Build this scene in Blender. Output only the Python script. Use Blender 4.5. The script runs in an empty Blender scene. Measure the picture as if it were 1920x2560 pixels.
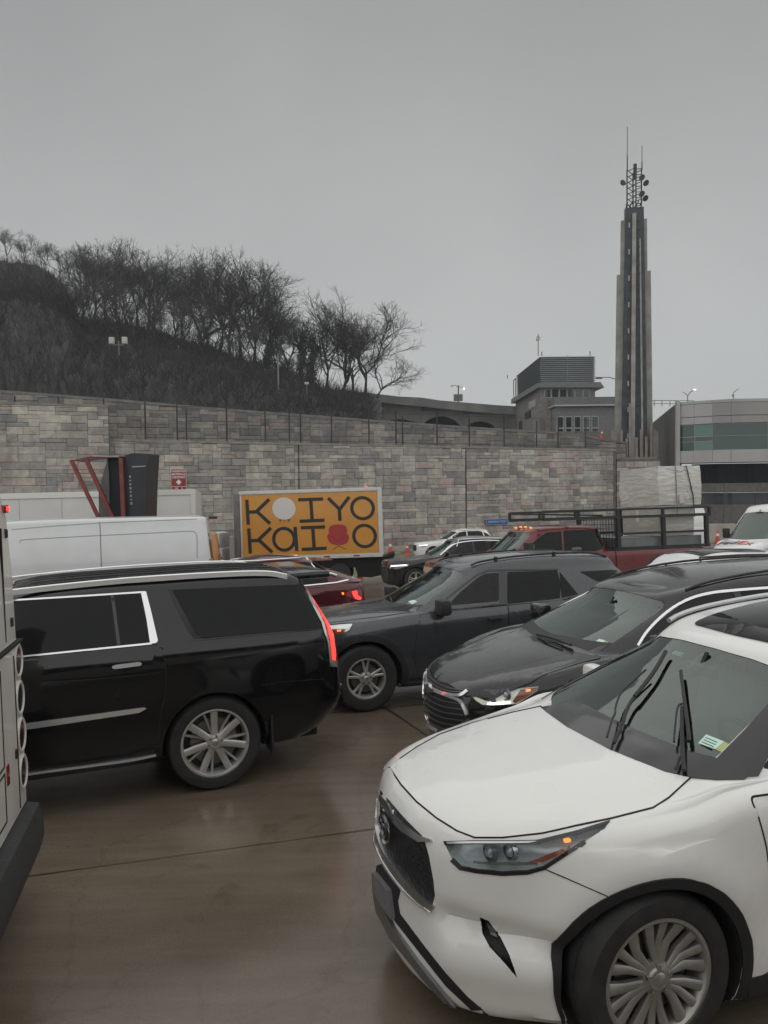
import bpy, bmesh, math, random
import numpy as np
from mathutils import Vector, Matrix
from mathutils.bvhtree import BVHTree

random.seed(7)
R = math.radians
scene = bpy.context.scene
col = scene.collection

# ------------------------------------------------------------------ camera
FPX = 1923.0                     # focal length in photo pixels (1920 x 2560)
CAM_H, PITCH, ROLL = 2.60, 2.14, 0.6
cam_d = bpy.data.cameras.new("camera")
cam = bpy.data.objects.new("camera", cam_d)
col.objects.link(cam)
cam_d.sensor_fit = 'VERTICAL'
cam_d.sensor_height = 24.0
cam_d.lens = 24.0 * FPX / 2560.0
cam_d.clip_start, cam_d.clip_end = 0.05, 3000.0
CAM_M = Matrix.Translation((0, 0, CAM_H)) @ Matrix.Rotation(R(90 - PITCH), 4, 'X') @ Matrix.Rotation(R(-ROLL), 4, 'Z')
cam.matrix_world = CAM_M
scene.camera = cam
scene.render.resolution_x, scene.render.resolution_y = 768, 1024

# ------------------------------------------------------------------ sky, sun, exposure
world = bpy.data.worlds.new("World")
scene.world = world
world.use_nodes = True
wn, wl = world.node_tree.nodes, world.node_tree.links
wn.clear()
w_out = wn.new("ShaderNodeOutputWorld")
w_bg = wn.new("ShaderNodeBackground")
w_sky = wn.new("ShaderNodeTexSky")
w_sky.sky_type = 'NISHITA'
w_sky.sun_disc = False
SUN_ELEV, SUN_ROT = R(72), R(200)
w_sky.sun_elevation, w_sky.sun_rotation = SUN_ELEV, SUN_ROT
w_sky.air_density, w_sky.dust_density = 1.0, 6.0
# an overcast: the clear sky is washed to grey by an even cloud layer with faint lumps
w_hsv = wn.new("ShaderNodeHueSaturation")
w_hsv.inputs['Saturation'].default_value = 0.12
w_mix = wn.new("ShaderNodeMixRGB")
w_mix.inputs[0].default_value = 0.93
w_tc = wn.new("ShaderNodeTexCoord")
w_noise = wn.new("ShaderNodeTexNoise")
w_noise.inputs['Scale'].default_value = 1.6
w_noise.inputs['Detail'].default_value = 3
w_noise.inputs['Roughness'].default_value = 0.45
w_ramp = wn.new("ShaderNodeValToRGB")
w_ramp.color_ramp.elements[0].position = 0.25
w_ramp.color_ramp.elements[1].position = 0.78
CLOUD_A, CLOUD_B = (2.55, 2.67, 2.66, 1), (3.68, 3.80, 3.74, 1)
w_ramp.color_ramp.elements[0].color = CLOUD_A
w_ramp.color_ramp.elements[1].color = CLOUD_B
wl.new(w_tc.outputs['Generated'], w_noise.inputs['Vector'])
wl.new(w_noise.outputs['Fac'], w_ramp.inputs['Fac'])
wl.new(w_sky.outputs[0], w_hsv.inputs['Color'])
wl.new(w_hsv.outputs[0], w_mix.inputs[1])
wl.new(w_ramp.outputs[0], w_mix.inputs[2])
# the cloud layer is a little brighter low down than overhead
w_sep = wn.new("ShaderNodeSeparateXYZ"); wl.new(w_tc.outputs['Generated'], w_sep.inputs[0])
w_zen = wn.new("ShaderNodeMapRange"); w_zen.interpolation_type = 'SMOOTHSTEP'
w_zen.inputs[1].default_value = 0.02; w_zen.inputs[2].default_value = 0.62; w_zen.inputs[3].default_value = 1.32; w_zen.inputs[4].default_value = 0.78
wl.new(w_sep.outputs['Z'], w_zen.inputs[0])
w_mul = wn.new("ShaderNodeVectorMath"); w_mul.operation = 'SCALE'
wl.new(w_mix.outputs[0], w_mul.inputs[0]); wl.new(w_zen.outputs[0], w_mul.inputs['Scale'])
wl.new(w_mul.outputs[0], w_bg.inputs['Color'])
wl.new(w_bg.outputs[0], w_out.inputs['Surface'])
w_bg.inputs['Strength'].default_value = 0.10

sun_d = bpy.data.lights.new("sun", 'SUN')
sun_d.energy = 1.5
sun_d.angle = R(150)
sun_d.color = (1.0, 0.985, 0.96)
sun = bpy.data.objects.new("sun", sun_d)
col.objects.link(sun)
sun.rotation_euler = (R(90) - SUN_ELEV, 0, R(180) - SUN_ROT)
sun.location = (0, 0, 60)

vs = scene.view_settings
vs.view_transform, vs.look, vs.gamma, vs.exposure = 'Standard', 'None', 1.0, 0.32
vs.use_curve_mapping = False

# ------------------------------------------------------------------ helpers: space
def gz(x, y):
    """height of the road: falls to the left (towards the tunnel) and away from the camera"""
    t = y - 7.0
    soft = t if t > 3 else (0.0 if t < -3 else (t + 3) ** 2 / 12.0)
    return 0.021 * x - 0.05 * min(soft, 60)

def gnormal(x, y):
    e = 0.2
    return Vector((-(gz(x + e, y) - gz(x - e, y)) / (2 * e), -(gz(x, y + e) - gz(x, y - e)) / (2 * e), 1)).normalized()

def stand(x, y, yaw_deg, dz=0.0):
    """matrix of something standing on the road at x, y"""
    n = gnormal(x, y)
    q = Vector((0, 0, 1)).rotation_difference(n).to_matrix().to_4x4()
    return Matrix.Translation((x, y, gz(x, y) + dz)) @ q @ Matrix.Rotation(R(yaw_deg), 4, 'Z')

def ray(u, v):
    d = CAM_M.to_3x3() @ Vector(((u - 960) / FPX, -(v - 1280) / FPX, -1))
    return CAM_M.translation.copy(), d

def P(u, v, y):
    """the point at depth y (metres ahead) seen at photo pixel u, v"""
    o, d = ray(u, v)
    return o + d * ((y - o.y) / d.y)

def zoomer(ox, oy, s):
    return lambda *pts: [(ox + s * a, oy + s * b) for a, b in pts]
Z1 = zoomer(0, 1350, .5787); Z2 = zoomer(760, 1250, .6992); Z3 = zoomer(880, 1500, .6269)
Z4 = zoomer(0, 1150, .4219); Z5 = zoomer(550, 1180, .4219); Z6 = zoomer(1200, 1100, .434)
Z7 = zoomer(1200, 300, .434); Z8 = zoomer(0, 560, .663)
BA = zoomer(0, 1150, .2261); BB = zoomer(0, 1600, .2893); B3 = zoomer(170, 1110, .1929)
B4 = zoomer(500, 1260, .0844); B5 = zoomer(1600, 1240, .1929); B6 = zoomer(1180, 1270, .1326)
B7 = zoomer(880, 1980, .2622); B8 = zoomer(1220, 800, .2049)
C1 = zoomer(1540, 380, .0904); C2 = zoomer(1500, 960, .2532); C6 = zoomer(1400, 1520, .3134); C8 = zoomer(1050, 920, .1507)

# ------------------------------------------------------------------ helpers: objects
def link(o, parent=None):
    col.objects.link(o)
    if parent is not None:
        o.parent = parent
    return o

def tag(o, label=None, cat=None, group=None, kind=None):
    if label: o['label'] = label
    if cat: o['category'] = cat
    if group: o['group'] = group
    if kind: o['kind'] = kind
    return o

def empty(name, M=None, parent=None):
    o = bpy.data.objects.new(name, None)
    o.empty_display_size = 0.2
    link(o, parent)
    if M is not None:
        o.matrix_world = M
    return o

def mesh_obj(name, verts, faces, m, parent=None, smooth=None, M=None):
    me = bpy.data.meshes.new(name)
    me.from_pydata([tuple(v) for v in verts], [], faces)
    if m is not None:
        for k in (m if isinstance(m, (list, tuple)) else [m]):
            me.materials.append(k)
    finish(me, smooth)
    o = link(bpy.data.objects.new(name, me), parent)
    if M is not None:
        o.matrix_local = M
    return o

def finish(me, smooth):
    me.validate()
    if smooth:
        me.polygons.foreach_set('use_smooth', [True] * len(me.polygons))
        me.set_sharp_from_angle(angle=R(smooth))
    me.update()

class MB:
    """collects shapes into one mesh"""
    def __init__(self): self.v, self.f, self.mi = [], [], []
    def add(self, verts, faces, mi=0):
        b = len(self.v); self.v += [tuple(v) for v in verts]
        self.f += [tuple(b + i for i in f) for f in faces]; self.mi += [mi] * len(faces); return self
    def box(self, c, s, rz=0.0, M=None, mi=0, taper=1.0):
        hx, hy, hz = s[0] / 2, s[1] / 2, s[2] / 2
        vs_ = []
        for k, z in enumerate((-hz, hz)):
            t = taper if k else 1.0
            for x, y in ((-hx, -hy), (hx, -hy), (hx, hy), (-hx, hy)):
                vs_.append(Vector((x * t, y * t, z)))
        m = Matrix.Translation(c) @ Matrix.Rotation(rz, 4, 'Z')
        if M is not None: m = M @ m
        return self.add([m @ v for v in vs_], [(3, 2, 1, 0), (4, 5, 6, 7), (0, 1, 5, 4), (1, 2, 6, 5), (2, 3, 7, 6), (3, 0, 4, 7)], mi)
    def bevbox(self, c, s, b, rz=0.0, M=None, mi=0):
        bm = bmesh.new(); bmesh.ops.create_cube(bm, size=1.0)
        bmesh.ops.scale(bm, vec=s, verts=bm.verts)
        bmesh.ops.bevel(bm, geom=list(bm.edges), offset=b, segments=2, profile=0.6, affect='EDGES', clamp_overlap=True)
        m = Matrix.Translation(c) @ Matrix.Rotation(rz, 4, 'Z')
        if M is not None: m = M @ m
        bm.verts.ensure_lookup_table()
        vs_ = [m @ v.co for v in bm.verts]; fs = [[v.index for v in f.verts] for f in bm.faces]
        bm.free(); return self.add(vs_, fs, mi)
    def bar(self, a, b, r, n=6, r2=None, mi=0, caps=True):
        a, b = Vector(a), Vector(b); r2 = r if r2 is None else r2
        d = (b - a).normalized(); s = d.orthogonal().normalized(); t = d.cross(s)
        vs_ = []
        for p, rr in ((a, r), (b, r2)):
            for k in range(n):
                w = 2 * math.pi * k / n + math.pi / n
                vs_.append(p + (s * math.cos(w) + t * math.sin(w)) * rr)
        fs = [(k, (k + 1) % n, n + (k + 1) % n, n + k) for k in range(n)]
        if caps: fs += [tuple(range(n))[::-1], tuple(range(n, 2 * n))]
        return self.add(vs_, fs, mi)
    def beam(self, a, b, w, h, up=(0, 0, 1), mi=0):
        """square section bar"""
        a, b = Vector(a), Vector(b); d = (b - a).normalized(); up = Vector(up)
        if abs(d.dot(up)) > 0.98: up = Vector((1, 0, 0))
        s = d.cross(up).normalized(); t = s.cross(d).normalized()
        vs_ = [p + s * (i * w / 2) + t * (j * h / 2) for p in (a, b) for i, j in ((-1, -1), (1, -1), (1, 1), (-1, 1))]
        return self.add(vs_, [(3, 2, 1, 0), (4, 5, 6, 7), (0, 1, 5, 4), (1, 2, 6, 5), (2, 3, 7, 6), (3, 0, 4, 7)], mi)
    def tube(self, pts, r, n=6, mi=0):
        pts = [Vector(p) for p in pts]; rs = r if isinstance(r, (list, tuple)) else [r] * len(pts)
        vs_, fs = [], []; s0 = None
        for i, p in enumerate(pts):
            d = (pts[min(i + 1, len(pts) - 1)] - pts[max(i - 1, 0)]).normalized()
            if s0 is None: s0 = d.orthogonal().normalized()
            s0 = (s0 - d * s0.dot(d)).normalized(); t = d.cross(s0)
            for k in range(n):
                w = 2 * math.pi * k / n
                vs_.append(p + (s0 * math.cos(w) + t * math.sin(w)) * rs[i])
        for i in range(len(pts) - 1):
            for k in range(n):
                fs.append((i * n + k, i * n + (k + 1) % n, (i + 1) * n + (k + 1) % n, (i + 1) * n + k))
        fs += [tuple(range(n))[::-1], tuple(range((len(pts) - 1) * n, len(pts) * n))]
        return self.add(vs_, fs, mi)
    def lathe(self, prof, n=32, M=None, mi=0, axis='Z'):
        """prof: (radius, height) pairs"""
        vs_, fs = [], []
        for r, h in prof:
            for k in range(n):
                w = 2 * math.pi * k / n
                p = Vector((r * math.cos(w), r * math.sin(w), h))
                if axis == 'Y': p = Vector((p.x, p.z, p.y))
                vs_.append(M @ p if M is not None else p)
        for i in range(len(prof) - 1):
            for k in range(n):
                q = (i * n + k, i * n + (k + 1) % n, (i + 1) * n + (k + 1) % n, (i + 1) * n + k)
                fs.append(q[::-1] if axis == 'Y' else q)
        return self.add(vs_, fs, mi)
    def prism(self, poly, a, b, plane='xz', M=None, mi=0):
        """poly (2d) extruded between a and b along the third axis"""
        def pt(p, w):
            if plane == 'xz': q = Vector((p[0], w, p[1]))
            elif plane == 'xy': q = Vector((p[0], p[1], w))
            else: q = Vector((w, p[0], p[1]))
            return M @ q if M is not None else q
        n = len(poly)
        vs_ = [pt(p, a) for p in poly] + [pt(p, b) for p in poly]
        fs = [tuple(range(n))[::-1], tuple(range(n, 2 * n))] + [(i, (i + 1) % n, n + (i + 1) % n, n + i) for i in range(n)]
        return self.add(vs_, fs, mi)
    def build(self, name, m, parent=None, smooth=None, fix=True):
        me = bpy.data.meshes.new(name); me.from_pydata(self.v, [], self.f)
        for k in (m if isinstance(m, (list, tuple)) else [m]): me.materials.append(k)
        if any(self.mi): me.polygons.foreach_set('material_index', self.mi)
        if fix:
            bm = bmesh.new(); bm.from_mesh(me); bmesh.ops.recalc_face_normals(bm, faces=bm.faces); bm.to_mesh(me); bm.free()
        finish(me, smooth)
        return link(bpy.data.objects.new(name, me), parent)

# ------------------------------------------------------------------ helpers: materials
MATS = {}
def mat(name, c, rough=0.5, metal=0.0, coat=0.0, spec=0.5, var=0.0, vscale=4.0, bump=0.0, bscale=60.0, emit=None, estr=0.0, rvar=0.0, dirt=None):
    if name in MATS: return MATS[name]
    m = bpy.data.materials.new(name); m.use_nodes = True
    nt = m.node_tree; n, l = nt.nodes, nt.links
    b = n['Principled BSDF']
    b.inputs['Base Color'].default_value = (*c, 1)
    b.inputs['Roughness'].default_value = rough
    b.inputs['Metallic'].default_value = metal
    b.inputs['Coat Weight'].default_value = coat
    b.inputs['Coat Roughness'].default_value = 0.06
    b.inputs['Specular IOR Level'].default_value = spec
    tc = n.new('ShaderNodeTexCoord')
    if var or rvar:
        nz = n.new('ShaderNodeTexNoise'); nz.inputs['Scale'].default_value = vscale; nz.inputs['Detail'].default_value = 6
        l.new(tc.outputs['Object'], nz.inputs['Vector'])
        if var:
            mr = n.new('ShaderNodeMapRange'); mr.inputs[1].default_value = 0.3; mr.inputs[2].default_value = 0.7
            mr.inputs[3].default_value = 1 - var; mr.inputs[4].default_value = 1 + var
            l.new(nz.outputs['Fac'], mr.inputs[0])
            mx = n.new('ShaderNodeVectorMath'); mx.operation = 'SCALE'; mx.inputs[0].default_value = c
            l.new(mr.outputs[0], mx.inputs['Scale']); l.new(mx.outputs[0], b.inputs['Base Color'])
        if rvar:
            mr = n.new('ShaderNodeMapRange'); mr.inputs[1].default_value = 0.3; mr.inputs[2].default_value = 0.7
            mr.inputs[3].default_value = max(0.02, rough - rvar); mr.inputs[4].default_value = min(1, rough + rvar)
            l.new(nz.outputs['Fac'], mr.inputs[0]); l.new(mr.outputs[0], b.inputs['Roughness'])
    if dirt:                                    # road film: a second colour that fades in in uneven patches
        dz = n.new('ShaderNodeTexNoise'); dz.inputs['Scale'].default_value = 1.3; dz.inputs['Detail'].default_value = 8
        l.new(tc.outputs['Object'], dz.inputs['Vector'])
        mr = n.new('ShaderNodeMapRange'); mr.inputs[1].default_value = 0.38; mr.inputs[2].default_value = 0.85
        mr.inputs[3].default_value = 0.0; mr.inputs[4].default_value = dirt[1]
        l.new(dz.outputs['Fac'], mr.inputs[0])
        mx = n.new('ShaderNodeMixRGB'); l.new(mr.outputs[0], mx.inputs[0])
        src = b.inputs['Base Color']
        if src.is_linked:
            l.new(src.links[0].from_socket, mx.inputs[1])
        else:
            mx.inputs[1].default_value = (*c, 1)
        mx.inputs[2].default_value = (*dirt[0], 1)
        l.new(mx.outputs[0], b.inputs['Base Color'])
    if bump:
        bz = n.new('ShaderNodeTexNoise'); bz.inputs['Scale'].default_value = bscale; bz.inputs['Detail'].default_value = 4
        l.new(tc.outputs['Object'], bz.inputs['Vector'])
        bp = n.new('ShaderNodeBump'); bp.inputs['Strength'].default_value = bump; bp.inputs['Distance'].default_value = 0.02
        l.new(bz.outputs['Fac'], bp.inputs['Height']); l.new(bp.outputs[0], b.inputs['Normal'])
    if emit:
        b.inputs['Emission Color'].default_value = (*emit, 1); b.inputs['Emission Strength'].default_value = estr
    MATS[name] = m
    return m

def glass_mat(name, tint, refl=1.0, rough=0.02, ior=1.5):
    """thin pane: clear tint seen through, sky mirrored by Fresnel"""
    if name in MATS: return MATS[name]
    m = bpy.data.materials.new(name); m.use_nodes = True
    n, l = m.node_tree.nodes, m.node_tree.links
    n.clear()
    out = n.new('ShaderNodeOutputMaterial'); mix = n.new('ShaderNodeMixShader')
    tr = n.new('ShaderNodeBsdfTransparent'); tr.inputs[0].default_value = (*tint, 1)
    gl = n.new('ShaderNodeBsdfGlossy'); gl.inputs['Roughness'].default_value = rough
    gl.inputs['Color'].default_value = (*refl, 1) if isinstance(refl, tuple) else (refl, refl, refl, 1)
    fr = n.new('ShaderNodeFresnel'); fr.inputs['IOR'].default_value = ior
    ge = n.new('ShaderNodeNewGeometry'); su = n.new('ShaderNodeMath'); su.operation = 'SUBTRACT'; su.inputs[0].default_value = 1.0
    mu = n.new('ShaderNodeMath'); mu.operation = 'MULTIPLY'
    l.new(ge.outputs['Backfacing'], su.inputs[1]); l.new(su.outputs[0], mu.inputs[0]); l.new(fr.outputs[0], mu.inputs[1])
    l.new(mu.outputs[0], mix.inputs[0]); l.new(tr.outputs[0], mix.inputs[1]); l.new(gl.outputs[0], mix.inputs[2])
    l.new(mix.outputs[0], out.inputs[0])
    MATS[name] = m
    return m

def paint(name, c, metal=0.0, rough=0.35, dirt=0.12):
    return mat(name, c, rough=rough, metal=metal, coat=0.85, spec=0.18, var=0.015, vscale=3, rvar=0.08, dirt=((0.16, 0.14, 0.12), dirt))

M_BLACK = mat('black_plastic', (0.018, 0.018, 0.02), 0.55, var=0.2, vscale=20)
M_TRIM = mat('gloss_black_trim', (0.012, 0.012, 0.014), 0.2, coat=0.5)
M_GAP = mat('panel_gap', (0.01, 0.01, 0.01), 0.9)
M_CHROME = mat('chrome', (0.86, 0.865, 0.87), 0.16, 0.72)
M_SATIN = mat('satin_metal', (0.55, 0.56, 0.57), 0.3, 1.0)
M_ALLOY = mat('alloy_wheel', (0.50, 0.49, 0.465), 0.3, 0.55, var=0.15, vscale=8)
M_ALLOY2 = mat('alloy_wheel_grey', (0.33, 0.32, 0.30), 0.32, 0.6, var=0.15, vscale=8)
M_ALLOYD = mat('dark_alloy', (0.035, 0.034, 0.033), 0.5, 0.6)
M_TYRE = mat('tyre_rubber', (0.022, 0.021, 0.021), 0.75, var=0.3, vscale=12, bump=0.15, bscale=120)
M_WELL = mat('wheel_well', (0.012, 0.012, 0.012), 0.95)
M_TINT = mat('privacy_glass', (0.006, 0.0065, 0.0075), 0.04, spec=0.22)
M_CABIN = mat('cabin_dark', (0.045, 0.044, 0.043), 0.8, var=0.2)
M_SEAT = mat('seat_beige', (0.42, 0.36, 0.29), 0.7, var=0.1)
M_SEATD = mat('seat_dark', (0.05, 0.05, 0.052), 0.7)
M_GLASS = glass_mat('windscreen_glass', (0.56, 0.68, 0.63), (0.88, 0.97, 0.93), ior=2.15)
M_SIDEGLASS = glass_mat('side_glass', (0.34, 0.40, 0.40), 0.95, ior=1.42)
M_LENS = glass_mat('lamp_lens', (0.92, 0.95, 0.96), 1.0, 0.03)
M_REFL = mat('lamp_reflector', (0.55, 0.56, 0.56), 0.18, 1.0)
M_BOWL = mat('lamp_bowl_silver', (0.62, 0.63, 0.63), 0.32, 0.35)
M_LAMPIN = mat('lamp_housing', (0.16, 0.165, 0.17), 0.35, 0.5)
M_DRL = mat('lamp_on_white', (0.9, 0.9, 0.85), 0.3, emit=(1.0, 0.95, 0.82), estr=2.2)
M_AMBER = mat('lamp_on_amber', (0.8, 0.25, 0.04), 0.3, emit=(1.0, 0.28, 0.05), estr=1.0)
M_AMBLENS = mat('amber_lens', (0.33, 0.07, 0.03), 0.15, coat=0.6)
M_REDON = mat('lamp_on_red', (0.7, 0.02, 0.02), 0.2, emit=(1.0, 0.05, 0.04), estr=1.5)
M_REDLENS = mat('red_lens', (0.28, 0.012, 0.014), 0.12, coat=0.7)
M_STICKER = mat('sticker_pale', (0.55, 0.75, 0.66), 0.6)
M_STICKERY = mat('sticker_olive', (0.42, 0.46, 0.18), 0.6)
M_PLATE = mat('licence_plate', (0.17, 0.165, 0.18), 0.5, var=0.15, vscale=30)
M_FENCE = mat('fence_steel', (0.030, 0.028, 0.027), 0.5, .3)
# ------------------------------------------------------------------ lofted car bodies
def cr(Pn, n, pre=None, post=None):
    """Catmull-Rom along axis 0"""
    Pn = np.asarray(Pn, float)
    a = pre if pre is not None else 2 * Pn[0] - Pn[1]
    b = post if post is not None else 2 * Pn[-1] - Pn[-2]
    Q = np.concatenate([a[None], Pn, b[None]])
    out = []
    for i in range(len(Pn) - 1):
        p0, p1, p2, p3 = Q[i], Q[i + 1], Q[i + 2], Q[i + 3]
        for k in range(n):
            t = k / n
            out.append(0.5 * (2 * p1 + (p2 - p0) * t + (2 * p0 - 5 * p1 + 4 * p2 - p3) * t * t + (3 * p1 - p0 - 3 * p2 + p3) * t ** 3))
    out.append(Pn[-1])
    return np.array(out)

def lerp(a, b, t): return a + (b - a) * t

def interp(tab, x):
    """monotone smooth table lookup"""
    xs = [t[0] for t in tab]; ys = [t[1] for t in tab]
    if x <= xs[0]: return ys[0]
    if x >= xs[-1]: return ys[-1]
    for i in range(len(xs) - 1):
        if x <= xs[i + 1]:
            h = xs[i + 1] - xs[i]; t = (x - xs[i]) / h
            def sl(k):
                if k <= 0 or k >= len(xs) - 1:
                    j = min(max(k, 0), len(xs) - 2) if k <= 0 else len(xs) - 2
                    return (ys[j + 1] - ys[j]) / (xs[j + 1] - xs[j])
                d0 = (ys[k] - ys[k - 1]) / (xs[k] - xs[k - 1]); d1 = (ys[k + 1] - ys[k]) / (xs[k + 1] - xs[k])
                return 0.0 if d0 * d1 <= 0 else 2 * d0 * d1 / (d0 + d1)
            m0, m1 = sl(i) * h, sl(i + 1) * h
            return (2 * t**3 - 3 * t**2 + 1) * ys[i] + (t**3 - 2 * t**2 + t) * m0 + (-2 * t**3 + 3 * t**2) * ys[i + 1] + (t**3 - t**2) * m1

SIDE_T = (0.10, 0.28, 0.5, 0.72, 0.90)
def plan(xf, xr, wf, w, wr, bf, br, wmid=None):
    """half plan outline, front centre to rear centre"""
    a, b = xf + bf, xr - br
    ws = wmid or (lerp(wf, w, .8), w, w, w, lerp(wr, w, .8))
    pts = [(xf, 0), (xf + .07 * bf, .38 * wf), (xf + .34 * bf, .74 * wf), (a, wf)]
    pts += [(lerp(a, b, t), ww) for t, ww in zip(SIDE_T, ws)]
    pts += [(b, wr), (xr - .34 * br, .74 * wr), (xr - .07 * br, .38 * wr), (xr, 0)]
    return pts

def loft(groups, usub=4, vsub=3, bottom=True, crown=0.03, sym_nu=10):
    """groups of rings (13 x 3); smooth inside a group, creased between groups"""
    rows = []
    for g in groups:
        G = cr(np.array(g), vsub)
        rows += list(G if not rows else G[1:])
    fine = []
    for r in rows:
        pre, post = r[1] * (1, -1, 1), r[-2] * (1, -1, 1)
        f = cr(r, usub, pre, post)
        f[0, 1] = f[-1, 1] = 0
        fine.append(f)
    fine = np.array(fine)
    K, U = fine.shape[0], fine.shape[1]
    verts, faces = [], []
    n = 2 * (U - 1)
    for r in fine:
        verts += [tuple(p) for p in r]                                  # far side, y >= 0
        verts += [(p[0], -p[1], p[2]) for p in r[-2:0:-1]]              # near side, back to front
    for k in range(K - 1):
        for i in range(n):
            j = (i + 1) % n
            faces.append((k * n + i, k * n + j, (k + 1) * n + j, (k + 1) * n + i))
    def cap(k, up, crown):
        base = k * n
        prev = [base]
        for i in range(1, U):
            if i == U - 1:
                row = [base + i]
            else:
                a, b = Vector(verts[base + i]), Vector(verts[base + n - i])
                row = [base + i]
                for c in range(1, sym_nu):
                    t = c / sym_nu
                    p = a.lerp(b, t); p.z += crown * 4 * t * (1 - t) * (abs(a.y) / max(1e-6, max(abs(q[1]) for q in fine[k])))
                    verts.append(tuple(p)); row.append(len(verts) - 1)
                row.append(base + n - i)
            if len(prev) == 1:
                fs = [(prev[0], row[q], row[q + 1]) for q in range(len(row) - 1)]
            elif len(row) == 1:
                fs = [(prev[q + 1], prev[q], row[0]) for q in range(len(prev) - 1)]
            else:
                fs = [(prev[q + 1], prev[q], row[q], row[q + 1]) for q in range(len(row) - 1)]
            faces.extend([f if up else f[::-1] for f in fs])
            prev = row
    cap(K - 1, True, crown)
    if bottom: cap(0, False, 0.0)
    return verts, [f[::-1] for f in faces]

def make_rings(S):
    """rings of an SUV / car body; x runs rearward from the front axle, z up"""
    W, xf, xr = S['w'], -S['foh'], S['wb'] + S['roh']
    top = S['top']; crownh = S.get('crown', 0.05); xc = S['xc']
    def Zt(x, y):
        z = interp(top, x)
        c = crownh * max(0.0, min(1.0, (xc + 0.15 - x) / 0.5)) + 0.012
        return z - c * (abs(y) / W) ** 2.2
    lower = []
    for row in S['rows']:
        # (z or ('t', dz), front x offset, rear x offset, width, front width, front bow, rear width, rear bow)
        z, dx, rx, ww, wf, bf, wr, br = row
        pts = plan(xf + dx, xr - rx, W * wf, W * ww, W * wr, bf, br)
        ring = []
        for x, y in pts:
            zz = (Zt(x, y) + z[1]) if isinstance(z, tuple) else z
            ring.append((x, y, zz))
        lower.append(ring)
    # shelf from the body's upper edge to the foot of the greenhouse
    G = S['gh']        # dict: xa, xt, xd, wb_ (belt half width), wt (roof half width), wfb, wft, bow0, bow1, wrb, wrt, roof [(x,z)]
    n13 = plan(xc, G['xt'], G['wfb'], G['wb_'], G['wrb'], G['bow0'], G.get('br0', .15))
    edge = np.array(lower[-1])
    shelf = [lower[-1]]
    NH = S.get('nh', 4)
    for k in range(1, NH + 1):
        t = k / NH
        ring = []
        for (x, y), e in zip(n13, edge):
            X, Y = lerp(e[0], x, t), lerp(e[1], y, t)
            ring.append((X, Y, Zt(X, Y) + (0.0 if k < NH else 0.004)))
        shelf.append(ring)
    base = np.array(shelf[-1])
    roof = G['roof']
    gh = [shelf[-1]]
    tops = plan(G['xa'], G['xd'], G['wft'], G['wt'], G['wrt'], G['bow1'], G.get('br1', .12))
    for t in G.get('ts', (0.30, 0.62, 0.90)):
        ring = []
        for (x, y), e in zip(tops, base):
            zt = interp(roof, x) - G.get('edge', 0.10)
            bul = G.get('bulge', 0.02) * 4 * t * (1 - t)
            Y = lerp(e[1], y, t) + bul * (1 if y > .1 else 0)
            ring.append((lerp(e[0], x, t), Y, lerp(e[2], zt, t)))
        gh.append(ring)
    rr = []
    for ins, dz in G.get('roll', ((0.0, -0.07), (0.05, -0.025), (0.14, -0.005))):
        ring = []
        for (x, y) in plan(G['xa'] + ins * 1.2, G['xd'] - ins * .9, G['wft'] - ins, G['wt'] - ins, G['wrt'] - ins, G['bow1'], G.get('br1', .12)):
            ring.append((x, y, interp(roof, x) + dz))
        rr.append(ring)
    gh += rr
    return [lower, shelf, gh]

def mesh_volume(me):
    bm = bmesh.new(); bm.from_mesh(me); v = bm.calc_volume(signed=False); bm.free()
    return v

def diff(o, cutter):
    """boolean difference, applied; falls back to the self-intersection tolerant mode when the result has lost the body"""
    v0 = mesh_volume(o.data)
    for use_self, hole, solver in ((False, False, 'EXACT'), (True, False, 'EXACT'), (True, True, 'EXACT'), (False, False, 'FAST')):
        md = o.modifiers.new('cut', 'BOOLEAN'); md.operation = 'DIFFERENCE'; md.object = cutter
        md.solver = solver
        if solver == 'EXACT':
            md.material_mode = 'TRANSFER'; md.use_self = use_self; md.use_hole_tolerant = hole
        dg = bpy.context.evaluated_depsgraph_get()
        me = bpy.data.meshes.new_from_object(o.evaluated_get(dg), preserve_all_data_layers=False, depsgraph=dg)
        o.modifiers.clear()
        v1 = mesh_volume(me)
        ok = 0.5 * v0 < v1 < 1.02 * v0 and len(me.polygons) > 0.6 * len(o.data.polygons)
        if ok:
            old = o.data; o.data = me; bpy.data.meshes.remove(old)
            break
        bpy.data.meshes.remove(me)
    cm = cutter.data; bpy.data.objects.remove(cutter); bpy.data.meshes.remove(cm)

def round_poly(poly, r, n=4):
    """round every corner of a 2d polygon by about r"""
    out = []
    N = len(poly)
    for i in range(N):
        p0, p1, p2 = (Vector(poly[i - 1]), Vector(poly[i]), Vector(poly[(i + 1) % N]))
        d0, d2 = (p0 - p1), (p2 - p1)
        l0, l2 = d0.length, d2.length
        k = min(r, l0 * .45, l2 * .45)
        if l0 < 1e-9 or l2 < 1e-9: continue
        a, b = p1 + d0 / l0 * k, p1 + d2 / l2 * k
        for j in range(n + 1):
            t = j / n
            out.append(tuple((1 - t) ** 2 * a + 2 * t * (1 - t) * p1 + t * t * b))
    return out

def strip(pts, w, w1=None):
    """2d polyline -> polygon of width w"""
    L_, R_ = [], []
    n = len(pts)
    for i in range(n):
        p = Vector(pts[i]); d = (Vector(pts[min(i + 1, n - 1)]) - Vector(pts[max(i - 1, 0)])).normalized()
        q = Vector((-d.y, d.x)); ww = (w if w1 is None else lerp(w, w1, i / (n - 1))) / 2
        L_.append(tuple(p + q * ww)); R_.append(tuple(p - q * ww))
    return L_ + R_[::-1]

def smooth_line(pts, n=4):
    return [tuple(p) for p in cr(np.array(pts, float), n)]

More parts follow.
